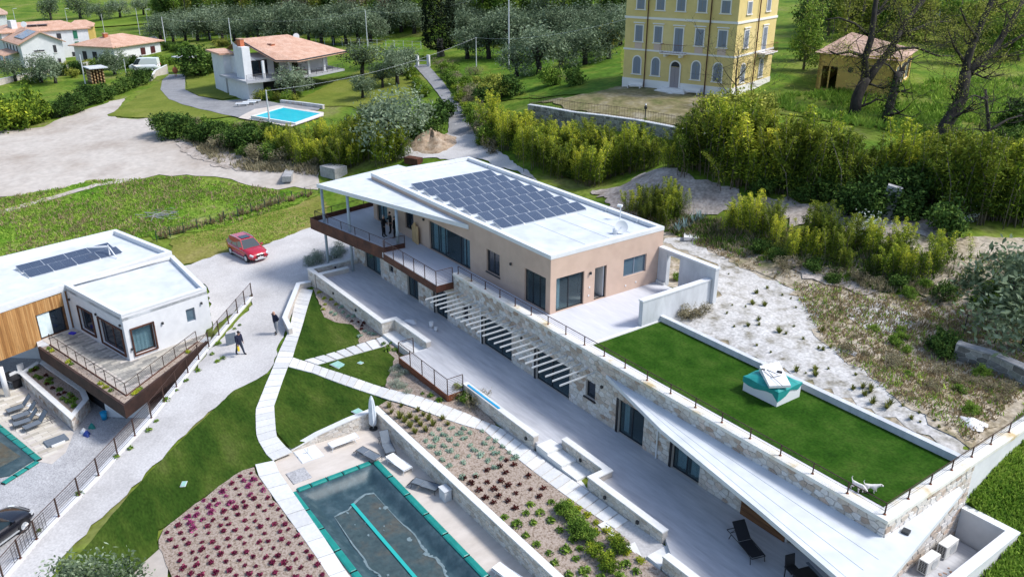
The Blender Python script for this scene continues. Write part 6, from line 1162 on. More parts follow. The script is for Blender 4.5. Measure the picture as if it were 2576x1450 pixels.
# ---------------------------------------------------------------- vegetation
def quads(P,size,asp=.5,droop=0.0,R=NR,upb=0.0):
    """leaf-sized quads, one at each point, randomly turned"""
    n=len(P); s=np.asarray(size)*R.uniform(.65,1.35,n); d=R.normal(size=(n,3)); d[:,2]=d[:,2]*.7-droop; d/=np.linalg.norm(d,axis=1)[:,None]
    e=R.normal(size=(n,3)); e[:,2]*=.6; e-=d*(e*d).sum(1)[:,None]; e/=np.linalg.norm(e,axis=1)[:,None]
    a=d*(s/2)[:,None]; b=e*(s*asp/2)[:,None]; V=np.stack([P-a,P+b*1.0-a*.1,P+a,P-b*1.0-a*.1],1).reshape(-1,3); F=np.arange(4*n).reshape(n,4); return V,F
def npmesh(name,V,F,m):
    me=bpy.data.meshes.new(name); me.vertices.add(len(V)); me.vertices.foreach_set('co',np.ascontiguousarray(V,dtype=np.float32).ravel()); nl=F.size; me.loops.add(nl); me.loops.foreach_set('vertex_index',np.ascontiguousarray(F,dtype=np.int32).ravel())
    me.polygons.add(len(F)); me.polygons.foreach_set('loop_start',np.arange(0,nl,F.shape[1],dtype=np.int32)); me.polygons.foreach_set('loop_total',np.full(len(F),F.shape[1],dtype=np.int32)); me.materials.append(m); me.update(calc_edges=True); me.validate(); return me
def blobs(cs,n,R=NR,shell=.55,clump=None):
    """points in a set of ellipsoids (x,y,z,rx,ry,rz), gathered into clumps near the skin"""
    w=np.array([c[3]*c[4]*c[5] for c in cs])**.67; k=R.choice(len(cs),n,p=w/w.sum()); C=np.array(cs)[k]
    if clump:
        nc=clump; kk=R.choice(len(cs),nc,p=w/w.sum()); D=R.normal(size=(nc,3)); D/=np.linalg.norm(D,axis=1)[:,None]; CC_=np.array(cs)[kk]; cen=CC_[:,:3]+D*CC_[:,3:]*R.uniform(.6,1.0,(nc,1)); g=R.integers(0,nc,n); rad=CC_[g][:,3:].mean(1)*.24
        return cen[g]+R.normal(size=(n,3))*rad[:,None]
    D=R.normal(size=(n,3)); D/=np.linalg.norm(D,axis=1)[:,None]; r=shell+(1-shell)*R.uniform(0,1,(n,1))**.7; return C[:,:3]+D*C[:,3:]*r
LM={}
LM['olive']=leafmat('olive_leaf',[(.055,.083,.042),(.135,.182,.103),(.238,.300,.188),(.333,.403,.278)],.9)
LM['cypress']=leafmat('cypress_leaf',[(.004,.008,.004),(.009,.018,.007),(.016,.027,.011)],.8,trans=.05)
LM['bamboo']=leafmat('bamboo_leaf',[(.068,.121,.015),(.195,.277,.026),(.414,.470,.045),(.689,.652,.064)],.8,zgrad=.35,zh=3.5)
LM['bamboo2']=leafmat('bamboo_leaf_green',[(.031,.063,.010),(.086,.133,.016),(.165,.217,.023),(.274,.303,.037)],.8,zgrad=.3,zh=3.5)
LM['dark']=leafmat('dark_leaf',[(.021,.046,.011),(.052,.106,.021),(.101,.169,.032),(.161,.222,.048)],.9,trans=.12)
LM['mid']=leafmat('mid_leaf',[(.066,.127,.021),(.133,.232,.033),(.221,.326,.049),(.310,.396,.071)],.7)
LM['spring']=leafmat('spring_leaf',[(.142,.172,.030),(.264,.303,.050),(.404,.415,.081),(.526,.506,.122)],.6)
LM['yellow']=leafmat('yellow_leaf',[(.280,.263,.026),(.455,.385,.035),(.630,.525,.070)],.6)
LM['brush']=leafmat('brush_leaf',[(.141,.121,.070),(.262,.231,.141),(.383,.343,.222)],.6)
LM['grey']=leafmat('grey_leaf',[(.182,.224,.168),(.294,.343,.266),(.420,.462,.378)],.9)
LM['wine']=leafmat('wine_leaf',[(.104,.013,.036),(.208,.026,.070),(.347,.053,.126)],2.0,rnd_w=.5); LM['pinkish']=leafmat('pink_leaf',[(.210,.032,.105),(.378,.063,.189),(.546,.126,.315)],2.0,rnd_w=.5); LM['burgundy']=leafmat('burgundy_leaf',[(.044,.011,.011),(.088,.021,.018),(.140,.035,.026)],2.0)
LM['sage']=leafmat('sage_leaf',[(.228,.333,.245),(.333,.455,.350),(.455,.578,.473)],2.0); LM['tuft']=leafmat('tuft_leaf',[(.105,.123,.026),(.193,.210,.044),(.298,.298,.088)],2.0); LM['lime']=leafmat('lime_leaf',[(.245,.298,.026),(.420,.455,.035),(.595,.578,.070)],2.0); LM['flower']=leafmat('white_flower',[(.440,.495,.440),(.660,.693,.638)],2.0)
LM['straw']=leafmat('straw_leaf',[(.220,.165,.088),(.352,.275,.154),(.462,.374,.220)],1.5); LM['grass']=leafmat('grass_leaf',[(.150,.271,.035),(.271,.403,.059),(.419,.509,.105)],.3); LM['agave']=leafmat('agave_leaf',[(.210,.315,.315),(.350,.473,.473)],1.5); LM['palm']=leafmat('palm_leaf',[(.175,.193,.035),(.350,.333,.070)],1)
dm('bark',[(.012,.010,.009),(.028,.024,.021),(.05,.043,.037)],scale=3,rough=.95,bump=.03,bscale=8,stretch=(1,1,.4),obj=True); dm('bark_pale',[(.10,.085,.07),(.2,.175,.15)],scale=3,rough=.95,obj=True)
def plant(name,crown,m,trunk=None,tm='bark',pn='crown',extra=None):
    t=thing(name,name.replace('_',' ')+' standing in the picture','plant'); V,F=crown; link(pn,npmesh(pn,V,F,m),t)
    if trunk: trunk.build('trunk',M[tm],t,True)
    if extra: link(extra[0],npmesh(extra[0],extra[1][0],extra[1][1],extra[2]),t)
    return t
def rs(seed): return np.random.default_rng(seed)
def olive(seed,n=2800,sz=.23):
    R=rs(seed); cs=[(R.uniform(-1.1,1.1),R.uniform(-1.1,1.1),1.75+R.uniform(-.5,.8),*R.uniform(.85,1.3,3)*np.array([1.1,1.1,.9])) for _ in range(7)]; tr=MB(); top=np.array([R.uniform(-.15,.15),R.uniform(-.15,.15),1.15]); tr.tube([(0,0,-.3),(.05,.02,.5),top],[.26,.2,.17],8)
    for c in cs[:5]: tr.tube([top-np.array([0,0,.1]),(top+np.array(c[:3]))/2+np.array([0,0,.1]),np.array(c[:3])],[.11,.07,.03],5)
    return plant('olive_tree',quads(blobs(cs,n,R,clump=85),sz,.42,R=R),LM['olive'],tr)
OL=[olive(s) for s in (1,2,3,4)]
def bamboo(seed,m,n=4200,h=3.6,st=13,sp=.95,sz=.2):
    R=rs(seed); P=[];tr=MB()
    for k in range(st):
        x,y=R.normal(0,sp*.6,2); hh=h*R.uniform(.6,1.1); lx,ly=R.normal(0,.45,2); t=R.uniform(.12,1,n//st)**.8; w=.09+.30*(1-t)*np.minimum(1,t*3); q=np.stack([x+lx*t**2+R.normal(0,1,len(t))*w,y+ly*t**2+R.normal(0,1,len(t))*w,hh*t-.15*w*R.uniform(0,2,len(t))],1); P.append(q); tr.tube([(x,y,-.2),(x+lx*.25,y+ly*.25,hh*.5),(x+lx,y+ly,hh)],[.03,.025,.01],4)
    return plant('bamboo_clump',quads(np.concatenate(P),sz,.26,droop=.35,R=R),m,tr,'bark_pale','foliage')
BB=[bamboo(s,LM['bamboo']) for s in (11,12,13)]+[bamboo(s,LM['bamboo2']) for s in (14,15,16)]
def shrub(seed,m,n=2000,r=1.0,sz=.15,name='shrub',asp=.6,squash=.85):
    R=rs(seed); cs=[(R.uniform(-.55,.55)*r,R.uniform(-.55,.55)*r,(.55+R.uniform(-.15,.35))*r,.62*r,.62*r,.55*r*squash) for _ in range(6)]; tr=MB()
    for k in range(4): tr.tube([(0,0,-.15),np.array(cs[k][:3])],[.05*r,.02*r],4)
    return plant(name,quads(blobs(cs,n,R,clump=45),sz*r,asp,R=R),m,tr,'bark','foliage')
DS=[shrub(s,LM['dark'],name='dark_shrub') for s in (21,22,23)]; MS=[shrub(s,LM['mid'],name='green_shrub') for s in (24,25)]; YS=[shrub(s,LM['bamboo'],name='yellow_shrub') for s in (26,27)]; BR=[shrub(s,LM['brush'],700,name='dry_brush',sz=.24,asp=.2) for s in (28,29)]; GS=[shrub(s,LM['grey'],900,name='grey_shrub',sz=.16,asp=.3) for s in (30,31)]
FLW=shrub(33,LM['flower'],260,name='white_blossom_shrub',sz=.14); SPR=shrub(34,LM['spring'],1300,name='budding_shrub',sz=.15)
def tall(seed,m,h=11,n=3200,sz=.42,name='forest_tree',w=2.2,trunk_m='bark_pale'):
    R=rs(seed); cs=[(R.uniform(-.7,.7)*w,R.uniform(-.7,.7)*w,h*(.16+.72*R.uniform(0,1)),w*.75,w*.75,h*.16) for _ in range(8)]; tr=MB(); tr.tube([(0,0,-.5),(.1,.1,h*.5),(0,.1,h*.92)],[.24,.15,.03],6)
    for c in cs: tr.tube([(0,0,c[2]-h*.18),np.array(c[:3])],[.07,.02],4)
    return plant(name,quads(blobs(cs,n,R,clump=70),sz,.6,R=R),m,tr,trunk_m)
FT_=[tall(41,LM['mid']),tall(42,LM['spring'],n=2400),tall(43,LM['dark'],12,w=1.8),tall(44,LM['brush'],11,2200,.36),tall(45,LM['spring'],9,1800,w=2.6),tall(46,LM['mid'],10,2000,w=2.6)]
YT=tall(47,LM['yellow'],6,1500,.35,'yellow_tree',1.7)
def cypress():
    R=rs(50); n=9000; z=R.uniform(.06,1,n); rad=2.6*np.minimum(1,(z*9))*(1-np.clip(z-.55,0,1)**1.5*1.6); a=R.uniform(0,2*PI,n); k=.75+.3*R.uniform(0,1,n)**.5+.12*np.sin(a*7+z*30); P=np.stack([rad*k*np.cos(a),rad*k*np.sin(a),z*19],1); tr=MB(); tr.tube([(0,0,-.4),(0,0,3)],[.5,.35],8); tr.tube([(.9,.3,-.4),(.6,.2,3)],[.3,.2],8)
    return plant('cypress',quads(P,.42,.5,R=R),LM['cypress'],tr,'bark_pale')
cy=cypress()
def tuft(seed,m,n=46,r=.2,h=.22,sz=.14,name='tuft',asp=.4,up=False):
    R=rs(seed); D=R.normal(size=(n,3)); D[:,2]=np.abs(D[:,2]); D/=np.linalg.norm(D,axis=1)[:,None]; P=D*np.array([r,r,h])*R.uniform(.35,1,(n,1)); 
    if up:
        s=sz; b=P*.25; t=P*1.4+np.array([0,0,h*.5]); e=np.stack([-D[:,1],D[:,0],0*D[:,0]],1); e/=np.linalg.norm(e,axis=1)[:,None]+1e-6; e=e*sz*.12; V=np.stack([b-e,b+e,t+e*.2,t-e*.2],1).reshape(-1,3); F=np.arange(4*n).reshape(n,4)
    else: V,F=quads(P,sz,asp,R=R)
    t=thing(name,'x','plant'); link('foliage',npmesh('foliage',V,F,m),t); mb=MB(); mb.lathe((0,0,-.05),[(.02,0),(.015,.08)],5); mb.build('stem',M['bark'],t); return t
def scatter_px(poly,n,seed=1,mind=0):
    R=random.Random(seed); xs=[p[0] for p in poly];ys=[p[1] for p in poly]; out=[]; tries=0
    while len(out)<n and tries<n*60:
        tries+=1; x,y=R.uniform(min(xs),max(xs)),R.uniform(min(ys),max(ys))
        if inside(poly,np.array(x),np.array(y)) and all((x-a)**2+((y-b)*2)**2>mind**2 for a,b in out): out.append((x,y))
    return out
def plant_px(protos,pts,sc,label,group,cat='shrub',var=.25,sink=.05,seed=3):
    R=random.Random(seed); W=GN(pts)
    for p in W:
        s=sc*R.uniform(1-var,1+var); put(R.choice(protos),(p[0],p[1],p[2]-sink),R.uniform(0,6.28),(s,s,s*R.uniform(.88,1.15)),label,group,cat)
# olives
def olives(pts,sc,label,group,seed=1,var=.15):
    plant_px(OL,pts,sc,label,group,'tree',var,0,seed)
olives([(730,218),(912,192),(1000,214)],1.75,'silver olive tree on the sloping lawn beside the white villa','olives on the villa lawn',1)
olives([(740,245),(912,248),(962,222),(1010,190)],1.25,'small silver olive tree on the lower part of the villa lawn','small olives on the villa lawn',2)
for px,py,s,lab in ((1000,385,2.1,'big silver olive tree beside the gravel lane and the dark conifer hedge'),(940,360,1.5,'silver olive tree leaning out of the bamboo behind the peach house'),(2590,880,1.9,'pale silver olive tree above the old block wall'),(2545,800,1.2,'young silver olive tree beside the larger one above the block wall')):
    p=G(px,py); put(OL[0 if s>1.6 else 2],p,1.0+s,s,lab,cat='tree')
olives([(40,205),(105,208),(140,210)],1.35,'silver olive tree on the grass by the long block wall','olives by the block wall',3); olives([(290,188)],1.5,'silver olive tree beside the small white bungalow','olive by the bungalow',4)
olives([(130,54),(204,50),(255,54),(303,47),(362,40)],2.0,'round olive tree standing alone in the far green field','olives in the far field',5,.2)
olives([(405+k*31,101+4*math.sin(k)+k*.6) for k in range(18)],1.85,'silver olive tree in the row behind the concrete posts','front olive row',6); olives([(415+k*33,84+3*math.sin(k*2)) for k in range(20)],1.9,'silver olive tree in the back row below the wood','back olive row',7)
olives([(1165+k*44,112+5*math.sin(k*1.7)) for k in range(10)]+[(1150+k*46,90+4*math.sin(k)) for k in range(10)],1.8,'silver olive tree in the upper grove behind the yellow villa','upper grove olives',8)
olives([(1175,150),(1230,150),(1300,195),(1355,190),(1410,175),(1470,165),(1530,150),(1290,150),(1350,150),(1445,140)],1.8,'silver olive tree in the grove between lane and yellow villa','grove olives',9)
for px,py in ((170,1490),(290,1500),(235,1530)): p=uz(px,py-40,-.2); z=h1(p[0],p[1]); put(OL[1],(p[0],p[1],z-.4),px,.95,'silver olive tree top rising beside the bare patch and the drive','olives below the drive','tree')
put(cy,G(1105,142),0,1,'tall dark cypress at the end of the asphalt lane',cat='tree')
put(YT,G(1530,140),0,.9,'small yellow blossoming tree in the olive grove',cat='tree')
put(shrub(60,LM['palm'],500,1.0,.6,'palm_bush',.15),G(555,118),0,1.6,'yellowish palm bush beside the white villa chimney',cat='palm')
# hedges and bushes of the middle distance
plant_px([DS[0]],[(500,190)],3.6,'big round olive-brown bush above the asphalt drive','big round bush',seed=2,var=.02)
plant_px([MS[0],BR[0],DS[1]],[(475,192),(520,186),(540,180)],2.4,'rounded bush beside the big round one','bushes by the drive',seed=3)
plant_px(DS,[(150+k*18,296-k*7.3) for k in range(13)],1.75,'dark evergreen shrub in the hedge row along the pale dirt clearing','hedge along the clearing',seed=4,var=.15)
plant_px(YS,[(5,320),(30,325),(60,322),(88,310),(20,300),(70,295),(-15,310)],2.6,'yellow-green conifer bush at the edge of the dirt clearing','conifers by the clearing',seed=5)
plant_px(DS,[(408+k*13,338+k*2.2+4*math.sin(k)) for k in range(19)],1.75,'dark shrub on the top of the cut bank below the pool','dark shrubs above the cut bank',seed=6)
plant_px(BR+MS+DS,scatter_px([(470,320),(640,330),(760,340),(820,420),(700,415),(560,390)],40,2,10),1.25,'scrubby shrub on the slope of the cut bank','scrub on the cut bank',seed=7,var=.3)
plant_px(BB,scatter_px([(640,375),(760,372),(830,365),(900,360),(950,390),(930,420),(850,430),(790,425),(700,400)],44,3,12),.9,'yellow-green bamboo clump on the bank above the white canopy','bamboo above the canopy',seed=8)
plant_px([DS[2]],[(1060,335),(1085,330),(1050,355),(1095,318),(1110,300),(1075,350)],2.0,'dark conifer bush of the hedge at the gravel lane corner','conifer hedge at the lane',seed=9,var=.12)
plant_px(BB[:3],[(985,405),(965,412),(1005,398)],1.15,'bright yellow bamboo clump behind the white canopy','bright bamboo behind the canopy',seed=10,var=.1)
plant_px(YS+MS,[(1016+k*5.7,163+k*9) for k in range(10)],1.0,'clipped yellow-green hedge bush on the house side of the asphalt lane','hedge on the lane, house side',seed=11,var=.1)
plant_px(YS+MS+BR,[(1108+k*7,166+k*11.5+3*math.sin(k*2)) for k in range(20)]+[(1124+k*7.2,170+k*11) for k in range(18)],1.2,'tangled hedge bush on the villa side of the asphalt lane','hedge on the lane, villa side',seed=12,var=.25)
plant_px(MS+DS+[SPR],[(1215,240),(1240,225),(1190,215),(1260,250),(1290,245),(1395,215),(1450,215),(1215,265)],1.5,'loose garden bush between the lane and the villa wall','bushes below the grove',seed=13,var=.3)
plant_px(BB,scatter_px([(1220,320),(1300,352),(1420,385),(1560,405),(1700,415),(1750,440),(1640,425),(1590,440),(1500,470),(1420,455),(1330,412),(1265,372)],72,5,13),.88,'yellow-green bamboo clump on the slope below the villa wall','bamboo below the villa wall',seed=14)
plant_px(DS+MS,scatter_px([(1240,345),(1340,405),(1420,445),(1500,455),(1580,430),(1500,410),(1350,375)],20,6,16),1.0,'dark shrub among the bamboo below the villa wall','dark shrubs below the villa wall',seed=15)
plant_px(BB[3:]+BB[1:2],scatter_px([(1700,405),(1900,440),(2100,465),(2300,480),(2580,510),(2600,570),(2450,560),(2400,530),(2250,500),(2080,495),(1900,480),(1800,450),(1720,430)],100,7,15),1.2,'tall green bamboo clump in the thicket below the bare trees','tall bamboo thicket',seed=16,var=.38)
plant_px(DS,scatter_px([(1900,440),(2200,470),(2560,520),(2580,580),(2400,590),(2200,560),(1900,500)],26,8,22),1.5,'dark shrub in the shadow of the bamboo thicket','dark shrubs in the thicket',seed=17)
plant_px(BB,scatter_px([(1570,540),(1640,500),(1760,520),(1760,560),(1640,570)],14,9,16),.52,'yellow-green bamboo clump at the foot of the bare bank','bamboo at the bare bank',seed=18)
plant_px(BB[2:],scatter_px([(1840,570),(1900,555),(2060,590),(2200,630),(2320,650),(2450,670),(2440,720),(2280,710),(2120,680),(1960,640),(1850,605)],26,10,22),.6,'bamboo clump on the lower terrace of the overgrown bank','bamboo on the lower bank',seed=19,var=.3)
plant_px(MS+DS+BR,scatter_px([(1800,610),(2000,650),(2200,700),(2420,730),(2590,700),(2590,790),(2420,770),(2200,735),(1950,680)],40,11,13),.55,'low weedy shrub along the foot of the overgrown bank','weeds along the bank foot',seed=20,var=.4)
plant_px([FLW],[(2390,440),(2410,455),(2430,470),(2400,530),(2425,560),(2180,590)],1.3,'shrub with white spring blossom at the edge of the bamboo thicket','white blossom shrubs',seed=21,var=.3)
plant_px(BR+MS,scatter_px([(2080,880),(2200,900),(2330,980),(2440,1060),(2520,1020),(2560,960),(2380,920),(2300,830),(2150,830)],26,12,16),.42,'dry weed bush on the brown strip beside the gravel yard','dry weeds by the gravel yard',seed=22,var=.4)
plant_px(BR,[(1708,790),(1725,800),(1745,795),(1765,790)],.6,'dry brown bush against the lower concrete wall','dry bushes at the concrete wall',seed=23); plant_px([DS[1]],[(2360,880),(2380,895)],1.0,'dark green bush at the end of the old block wall','bush at the block wall',seed=24)
plant_px(MS,[(1700,705+ -0)],.45,'small green bush in the opening of the concrete wall','bush in the wall opening',seed=25,var=.02)
plant_px(MS+[SPR]+BR,scatter_px([(640,215),(740,225),(760,250),(690,262),(650,255)],14,13,9),1.1,'garden bush at the foot of the white villa terrace','bushes below the villa terrace',seed=26)
plant_px(DS+MS,[(420+k*16,128+k*1.5) for k in range(4)]+[(250+k*22,178-k*1.8) for k in range(9)]+[(150+k*18,190-k*1.0) for k in range(4)],1.5,'clipped green hedge bush near the white bungalow','hedges near the bungalow',seed=27,var=.2)
plant_px([SPR,MS[1]],[(170,172),(190,170),(212,166),(230,163),(100,205),(70,212),(180,195)],1.3,'yellow-green garden bush beside the grey block wall','bushes by the block wall',seed=28)
# woods along the top
plant_px(FT_,[(410+k*19+6*math.sin(k*5),66+5*math.sin(k*3)) for k in range(36)],1.05,'slender tree at the front edge of the wood behind the olive rows','front trees of the wood',cat='tree',seed=30,var=.2)
plant_px(FT_,[(400+k*22+9*math.sin(k*4),45+6*math.sin(k*2.3)) for k in range(54)],1.25,'tall tree deep in the wood behind the olive rows','deep trees of the wood',cat='tree',seed=31,var=.2)
plant_px([FT_[0],FT_[1],FT_[2],FT_[5]],[(1150+k*34+8*math.sin(k*3),75+8*math.sin(k*2)) for k in range(13)],1.0,'tree between the olive grove and the yellow villa','trees behind the grove',cat='tree',seed=32,var=.25)
plant_px([FT_[1],FT_[4],FT_[5]],scatter_px([(2010,60),(2300,50),(2600,60),(2600,150),(2420,170),(2380,110),(2060,105)],44,14,22),.95,'yellow-green spring tree behind the ochre outbuilding','spring trees behind the outbuilding',cat='tree',seed=33,var=.2)
plant_px([FT_[0],FT_[2]],[(2020,175),(2035,150),(2015,120)],.75,'dark green tree against the side of the yellow villa','trees against the villa',cat='tree',seed=34,var=.15)
plant_px(DS,[(2560,330),(2540,380),(2590,400)],1.9,'dark evergreen bush behind the bare trees on the right','dark bushes behind the bare trees',seed=35)
# agaves
ag=tuft(70,LM['agave'],22,.5,.55,.5,'agave',up=True)
for px,py in ((1705,585),(1722,577),(1745,560),(1760,556)): put(ag,G(px,py),px,1.1,'blue-grey agave rosette at the foot of the bare bank','agaves by the bank','agave')
# ---------------------------------------------------------------- big bare trees on the right, limbs traced on the vertical plane of each trunk
def bare_tree(name,label,base_px,limbs,r0,seed,leaves=900,lm='spring',ivy=False):
    R=random.Random(seed); b=G(*base_px); fwd=np.array([FW[0],FW[1],0]); fwd/=np.linalg.norm(fwd); t=thing(name,label,'tree',tuple(b)); tr=MB(); tips=[]
    dep=(b-CC)@FW
    def at(px,py,dz=0): d=ray(px,py); return CC+d*((dep+dz)/(d@FW))
    def twig(p,d,l,r,lev):
        k=3; pts=[p]; q=p.copy(); dd=d.copy()
        for i in range(k): dd=dd+np.array([R.gauss(0,.22),R.gauss(0,.22),R.gauss(.05,.2)]); dd/=np.linalg.norm(dd); q=q+dd*l/k; pts.append(q.copy())
        tr.tube(pts,[r,r*.8,r*.6,r*.35],4 if lev>1 else 3,cap=False); tips.extend(pts[1:])
        if lev>0:
            for i in range(3):
                e=dd+np.array([R.gauss(0,.7),R.gauss(0,.7),R.gauss(.1,.6)]); e/=np.linalg.norm(e); twig(pts[R.choice((1,2,3))],e,l*R.uniform(.55,.85),max(.012,r*.5),lev-1)
    for pts,ra,rb,z0,z1 in limbs:
        n=len(pts); W=[at(*p,z0+(z1-z0)*i/(n-1)) for i,p in enumerate(pts)]; rr=[ra+(rb-ra)*i/(n-1) for i in range(n)]; tr.tube(W,rr,8)
        for i in range(1,n):
            for k in range(2 if rb<.2 else 1):
                d=W[i]-W[i-1]; d/=np.linalg.norm(d); e=d*.5+np.array([R.gauss(0,.7),R.gauss(0,.7),R.gauss(.1,.5)]); e/=np.linalg.norm(e); twig(W[i-1]+(W[i]-W[i-1])*R.random(),e,R.uniform(1.6,3.4),rr[i]*.3+.015,3)
    tr.build('trunk',M['bark'],t,True); tp=np.array(tips); k=NR.integers(0,len(tp),leaves); V,F=quads(tp[k]+NR.normal(0,.32,(leaves,3)),.13,.5); link('crown',npmesh('crown',V,F,LM[lm]),t)
    if ivy:
        W=np.array([at(*p) for p in limbs[0][0]]); s=NR.uniform(0,len(W)-1.01,1600)*.75; i=s.astype(int); q=W[i]+(W[i+1]-W[i])*(s-i)[:,None]+NR.normal(0,.36,(1600,3))*np.array([1,1,.6]); V,F=quads(q,.2,.7); link('ivy',npmesh('ivy',V,F,LM['dark']),t)
bare_tree('bare_tree','big bare forked oak in front of the ochre outbuilding',(2147,290),[([(2147,295),(2155,245),(2170,212),(2180,200)],.62,.5,0,0),([(2178,205),(2174,150),(2190,100),(2197,50),(2203,0),(2206,-60)],.42,.2,0,-1),([(2180,205),(2200,175),(2230,137),(2257,95),(2280,50),(2317,8),(2350,-40)],.45,.18,0,2),([(2235,130),(2265,122),(2305,120),(2355,140),(2400,142)],.2,.06,.5,2.5),([(2174,142),(2137,130),(2102,137),(2085,128)],.2,.06,0,-2),([(2270,88),(2305,72),(2340,57),(2392,54)],.2,.06,1,3),([(2190,95),(2150,60),(2110,45),(2075,50)],.16,.04,0,-2),([(2200,40),(2225,10),(2250,-30)],.16,.05,0,2)],.6,1,9000,ivy=False)
bare_tree('bare_tree','short ivy covered leaning trunk between the two big bare trees',(2225,312),[([(2225,318),(2232,285),(2245,240),(2255,200),(2258,182)],.5,.34,0,0),([(2256,190),(2275,165),(2290,150),(2310,140)],.16,.05,0,1),([(2256,190),(2235,165),(2215,155)],.12,.04,0,-1)],.5,2,400,ivy=True)
bare_tree('bare_tree','big bare forked oak with ivy nearest the dark bushes',(2362,352),[([(2355,362),(2375,320),(2397,285),(2417,250),(2425,205),(2428,180)],.66,.5,0,0),([(2427,190),(2430,160),(2450,100),(2472,50),(2495,0),(2510,-50)],.42,.2,0,-1.5),([(2427,185),(2455,160),(2500,125),(2535,70),(2560,25),(2590,-30)],.42,.2,0,2),([(2500,126),(2525,118),(2570,90),(2620,60)],.22,.1,1,2.5),([(2430,165),(2415,140),(2400,120),(2385,80)],.18,.06,0,-2),([(2455,95),(2430,60),(2415,20)],.16,.06,-1,-3)],.66,3,9000,ivy=True)
bare_tree('bare_tree','thin dark bare tree on the bank beside the white blossom shrubs',(2470,395),[([(2462,400),(2482,361),(2487,325),(2482,270),(2478,225)],.22,.1,0,0),([(2485,330),(2510,315),(2535,300),(2570,290)],.14,.06,0,1),([(2480,250),(2450,240),(2420,255)],.1,.03,0,-1)],.2,4,300)
bare_tree('bare_tree','slender budding tree in front of the yellow villa corner',(1850,285),[([(1850,290),(1852,240),(1850,200),(1855,150),(1858,125)],.12,.04,0,0),([(1851,215),(1830,190),(1815,165)],.06,.02,0,0),([(1852,200),(1875,175),(1885,150)],.06,.02,0,1)],.15,5,900)
plant_px([SPR],[(1790,300),(1830,300),(1870,295),(1850,315),(1910,300)],2.0,'budding green bush in front of the yellow villa corner','budding bushes at the villa',seed=40,var=.2)
plant_px(BR,[(1190,190),(1430,205),(1400,200)],1.2,'leafless pinkish bush in the grove','leafless bushes',seed=41)
# ---------------------------------------------------------------- bedding plants
WN=tuft(80,LM['wine'],60,.17,.2,.15,'wine_heather'); PK=tuft(81,LM['pinkish'],64,.22,.26,.17,'pink_heather'); BG=tuft(82,LM['burgundy'],44,.17,.2,.15,'burgundy_plant'); SG=tuft(83,LM['sage'],60,.2,.2,.13,'santolina'); TF=tuft(84,LM['tuft'],40,.22,.26,.3,'grass_tuft',up=True); LI=tuft(85,LM['lime'],90,.24,.28,.15,'lime_spurge'); GT=tuft(86,LM['mid'],60,.2,.24,.16,'green_tuft')
def beds(proto,pts,label,group,sc=1,var=.25,seed=1,dz=.11,cat='plant'):
    R=random.Random(seed)
    for p in GN(pts): s=sc*R.uniform(1-var,1+var); put(proto,(p[0],p[1],p[2]+dz),R.uniform(0,6),s,label,group,cat)
H0=GN([D1(0,430)])[0]
hp=[]; R=random.Random(9)
hpoly=[tuple(p[:2]) for p in GN([L0(2560,385),L0(2440,420),L0(2200,580),L0(1670,1000),L0(1620,1110),L0(1690,1300),L0(1780,1520),(860,1470),D1(700,1450),D1(10,470)])]
for i in range(60):
    for j in range(40):
        x=-38+.6*i+.3*(j%2)+R.uniform(-.1,.1); y=3.5+.52*j+R.uniform(-.1,.1)
        if inside(hpoly,np.array(x),np.array(y)): hp.append((x,y))
for x,y in hp:
    pk=inside([tuple(p[:2]) for p in GN([L0(2574,370),L0(2200,560),L0(1650,990),L0(1950,1060),L0(2300,760),(700,1250)])],np.array(x),np.array(y)); put(PK if (pk and R.random()<.6) else WN,(x,y,h1(x,y)+.11),R.random()*6,R.uniform(.6,1.05),'magenta heather tuft along the lawn edge of the bark bed' if pk else 'wine red heather tuft in the bark bed beside the pool path','heather in the bark bed','plant')
bpoly=[tuple(p) for p in b3]
def rowbed(proto,x0,x1,y0,y1,dx,dy,label,group,sc,seed,drop=.12):
    R=random.Random(seed); k=0
    for i in range(int((x1-x0)/dx)+1):
        for j in range(int((y1-y0)/dy)+1):
            x=x0+dx*i+.5*dx*(j%2)+R.uniform(-.1,.1);y=y0+dy*j+R.uniform(-.1,.1)
            if R.random()>drop and inside(bpoly,np.array(x),np.array(y)): put(proto,(x,y,h1(x,y)+.11),R.random()*6,sc*R.uniform(.75,1.25),label,group,'plant')
rowbed(TF,-37,-33.6,17.9,20.6,.6,.62,'yellow-green grass tuft in the bark bed beside the parasol','tufts beside the parasol',1.0,1); rowbed(SG,-33.5,-29.0,17.9,21,.62,.62,'grey-green santolina cushion in the bark bed along the pool wall','santolina in the bark bed',1.05,2); rowbed(BG,-29.0,-25.4,17.9,20.8,.62,.66,'dark burgundy plant in the bark bed along the slab path','burgundy plants in the bark bed',1.0,3); rowbed(GT,-25.3,-18,17.9,20.2,.75,.72,'small green tuft in the bark bed near the steps','green tufts near the steps',1.2,4)
for px,py in ((1420,1290),(1436,1312),(1452,1330),(1470,1350),(1487,1368),(1440,1342)): p=G(px,py); put(MS[0],(p[0],p[1],p[2]+.1),px,.5,'leafy green bush in the row across the bark bed','green bushes in the bark bed','bush')
for px,py in ((1491,1400),(1521,1420),(1547,1375),(1560,1392),(1535,1440)): p=G(px,py); put(YS[0],(p[0],p[1],p[2]+.1),px,.42,'yellow-green leafy bush near the end of the bark bed','yellow bushes in the bark bed','bush')
beds(LI,[R2(*p) for p in ((580,735),(665,795),(760,855),(850,935),(965,1015),(835,1030),(1160,1235),(1295,1315))],'bright lime green spurge cushion beside the slab path','lime spurge by the path',.95,.15,5)
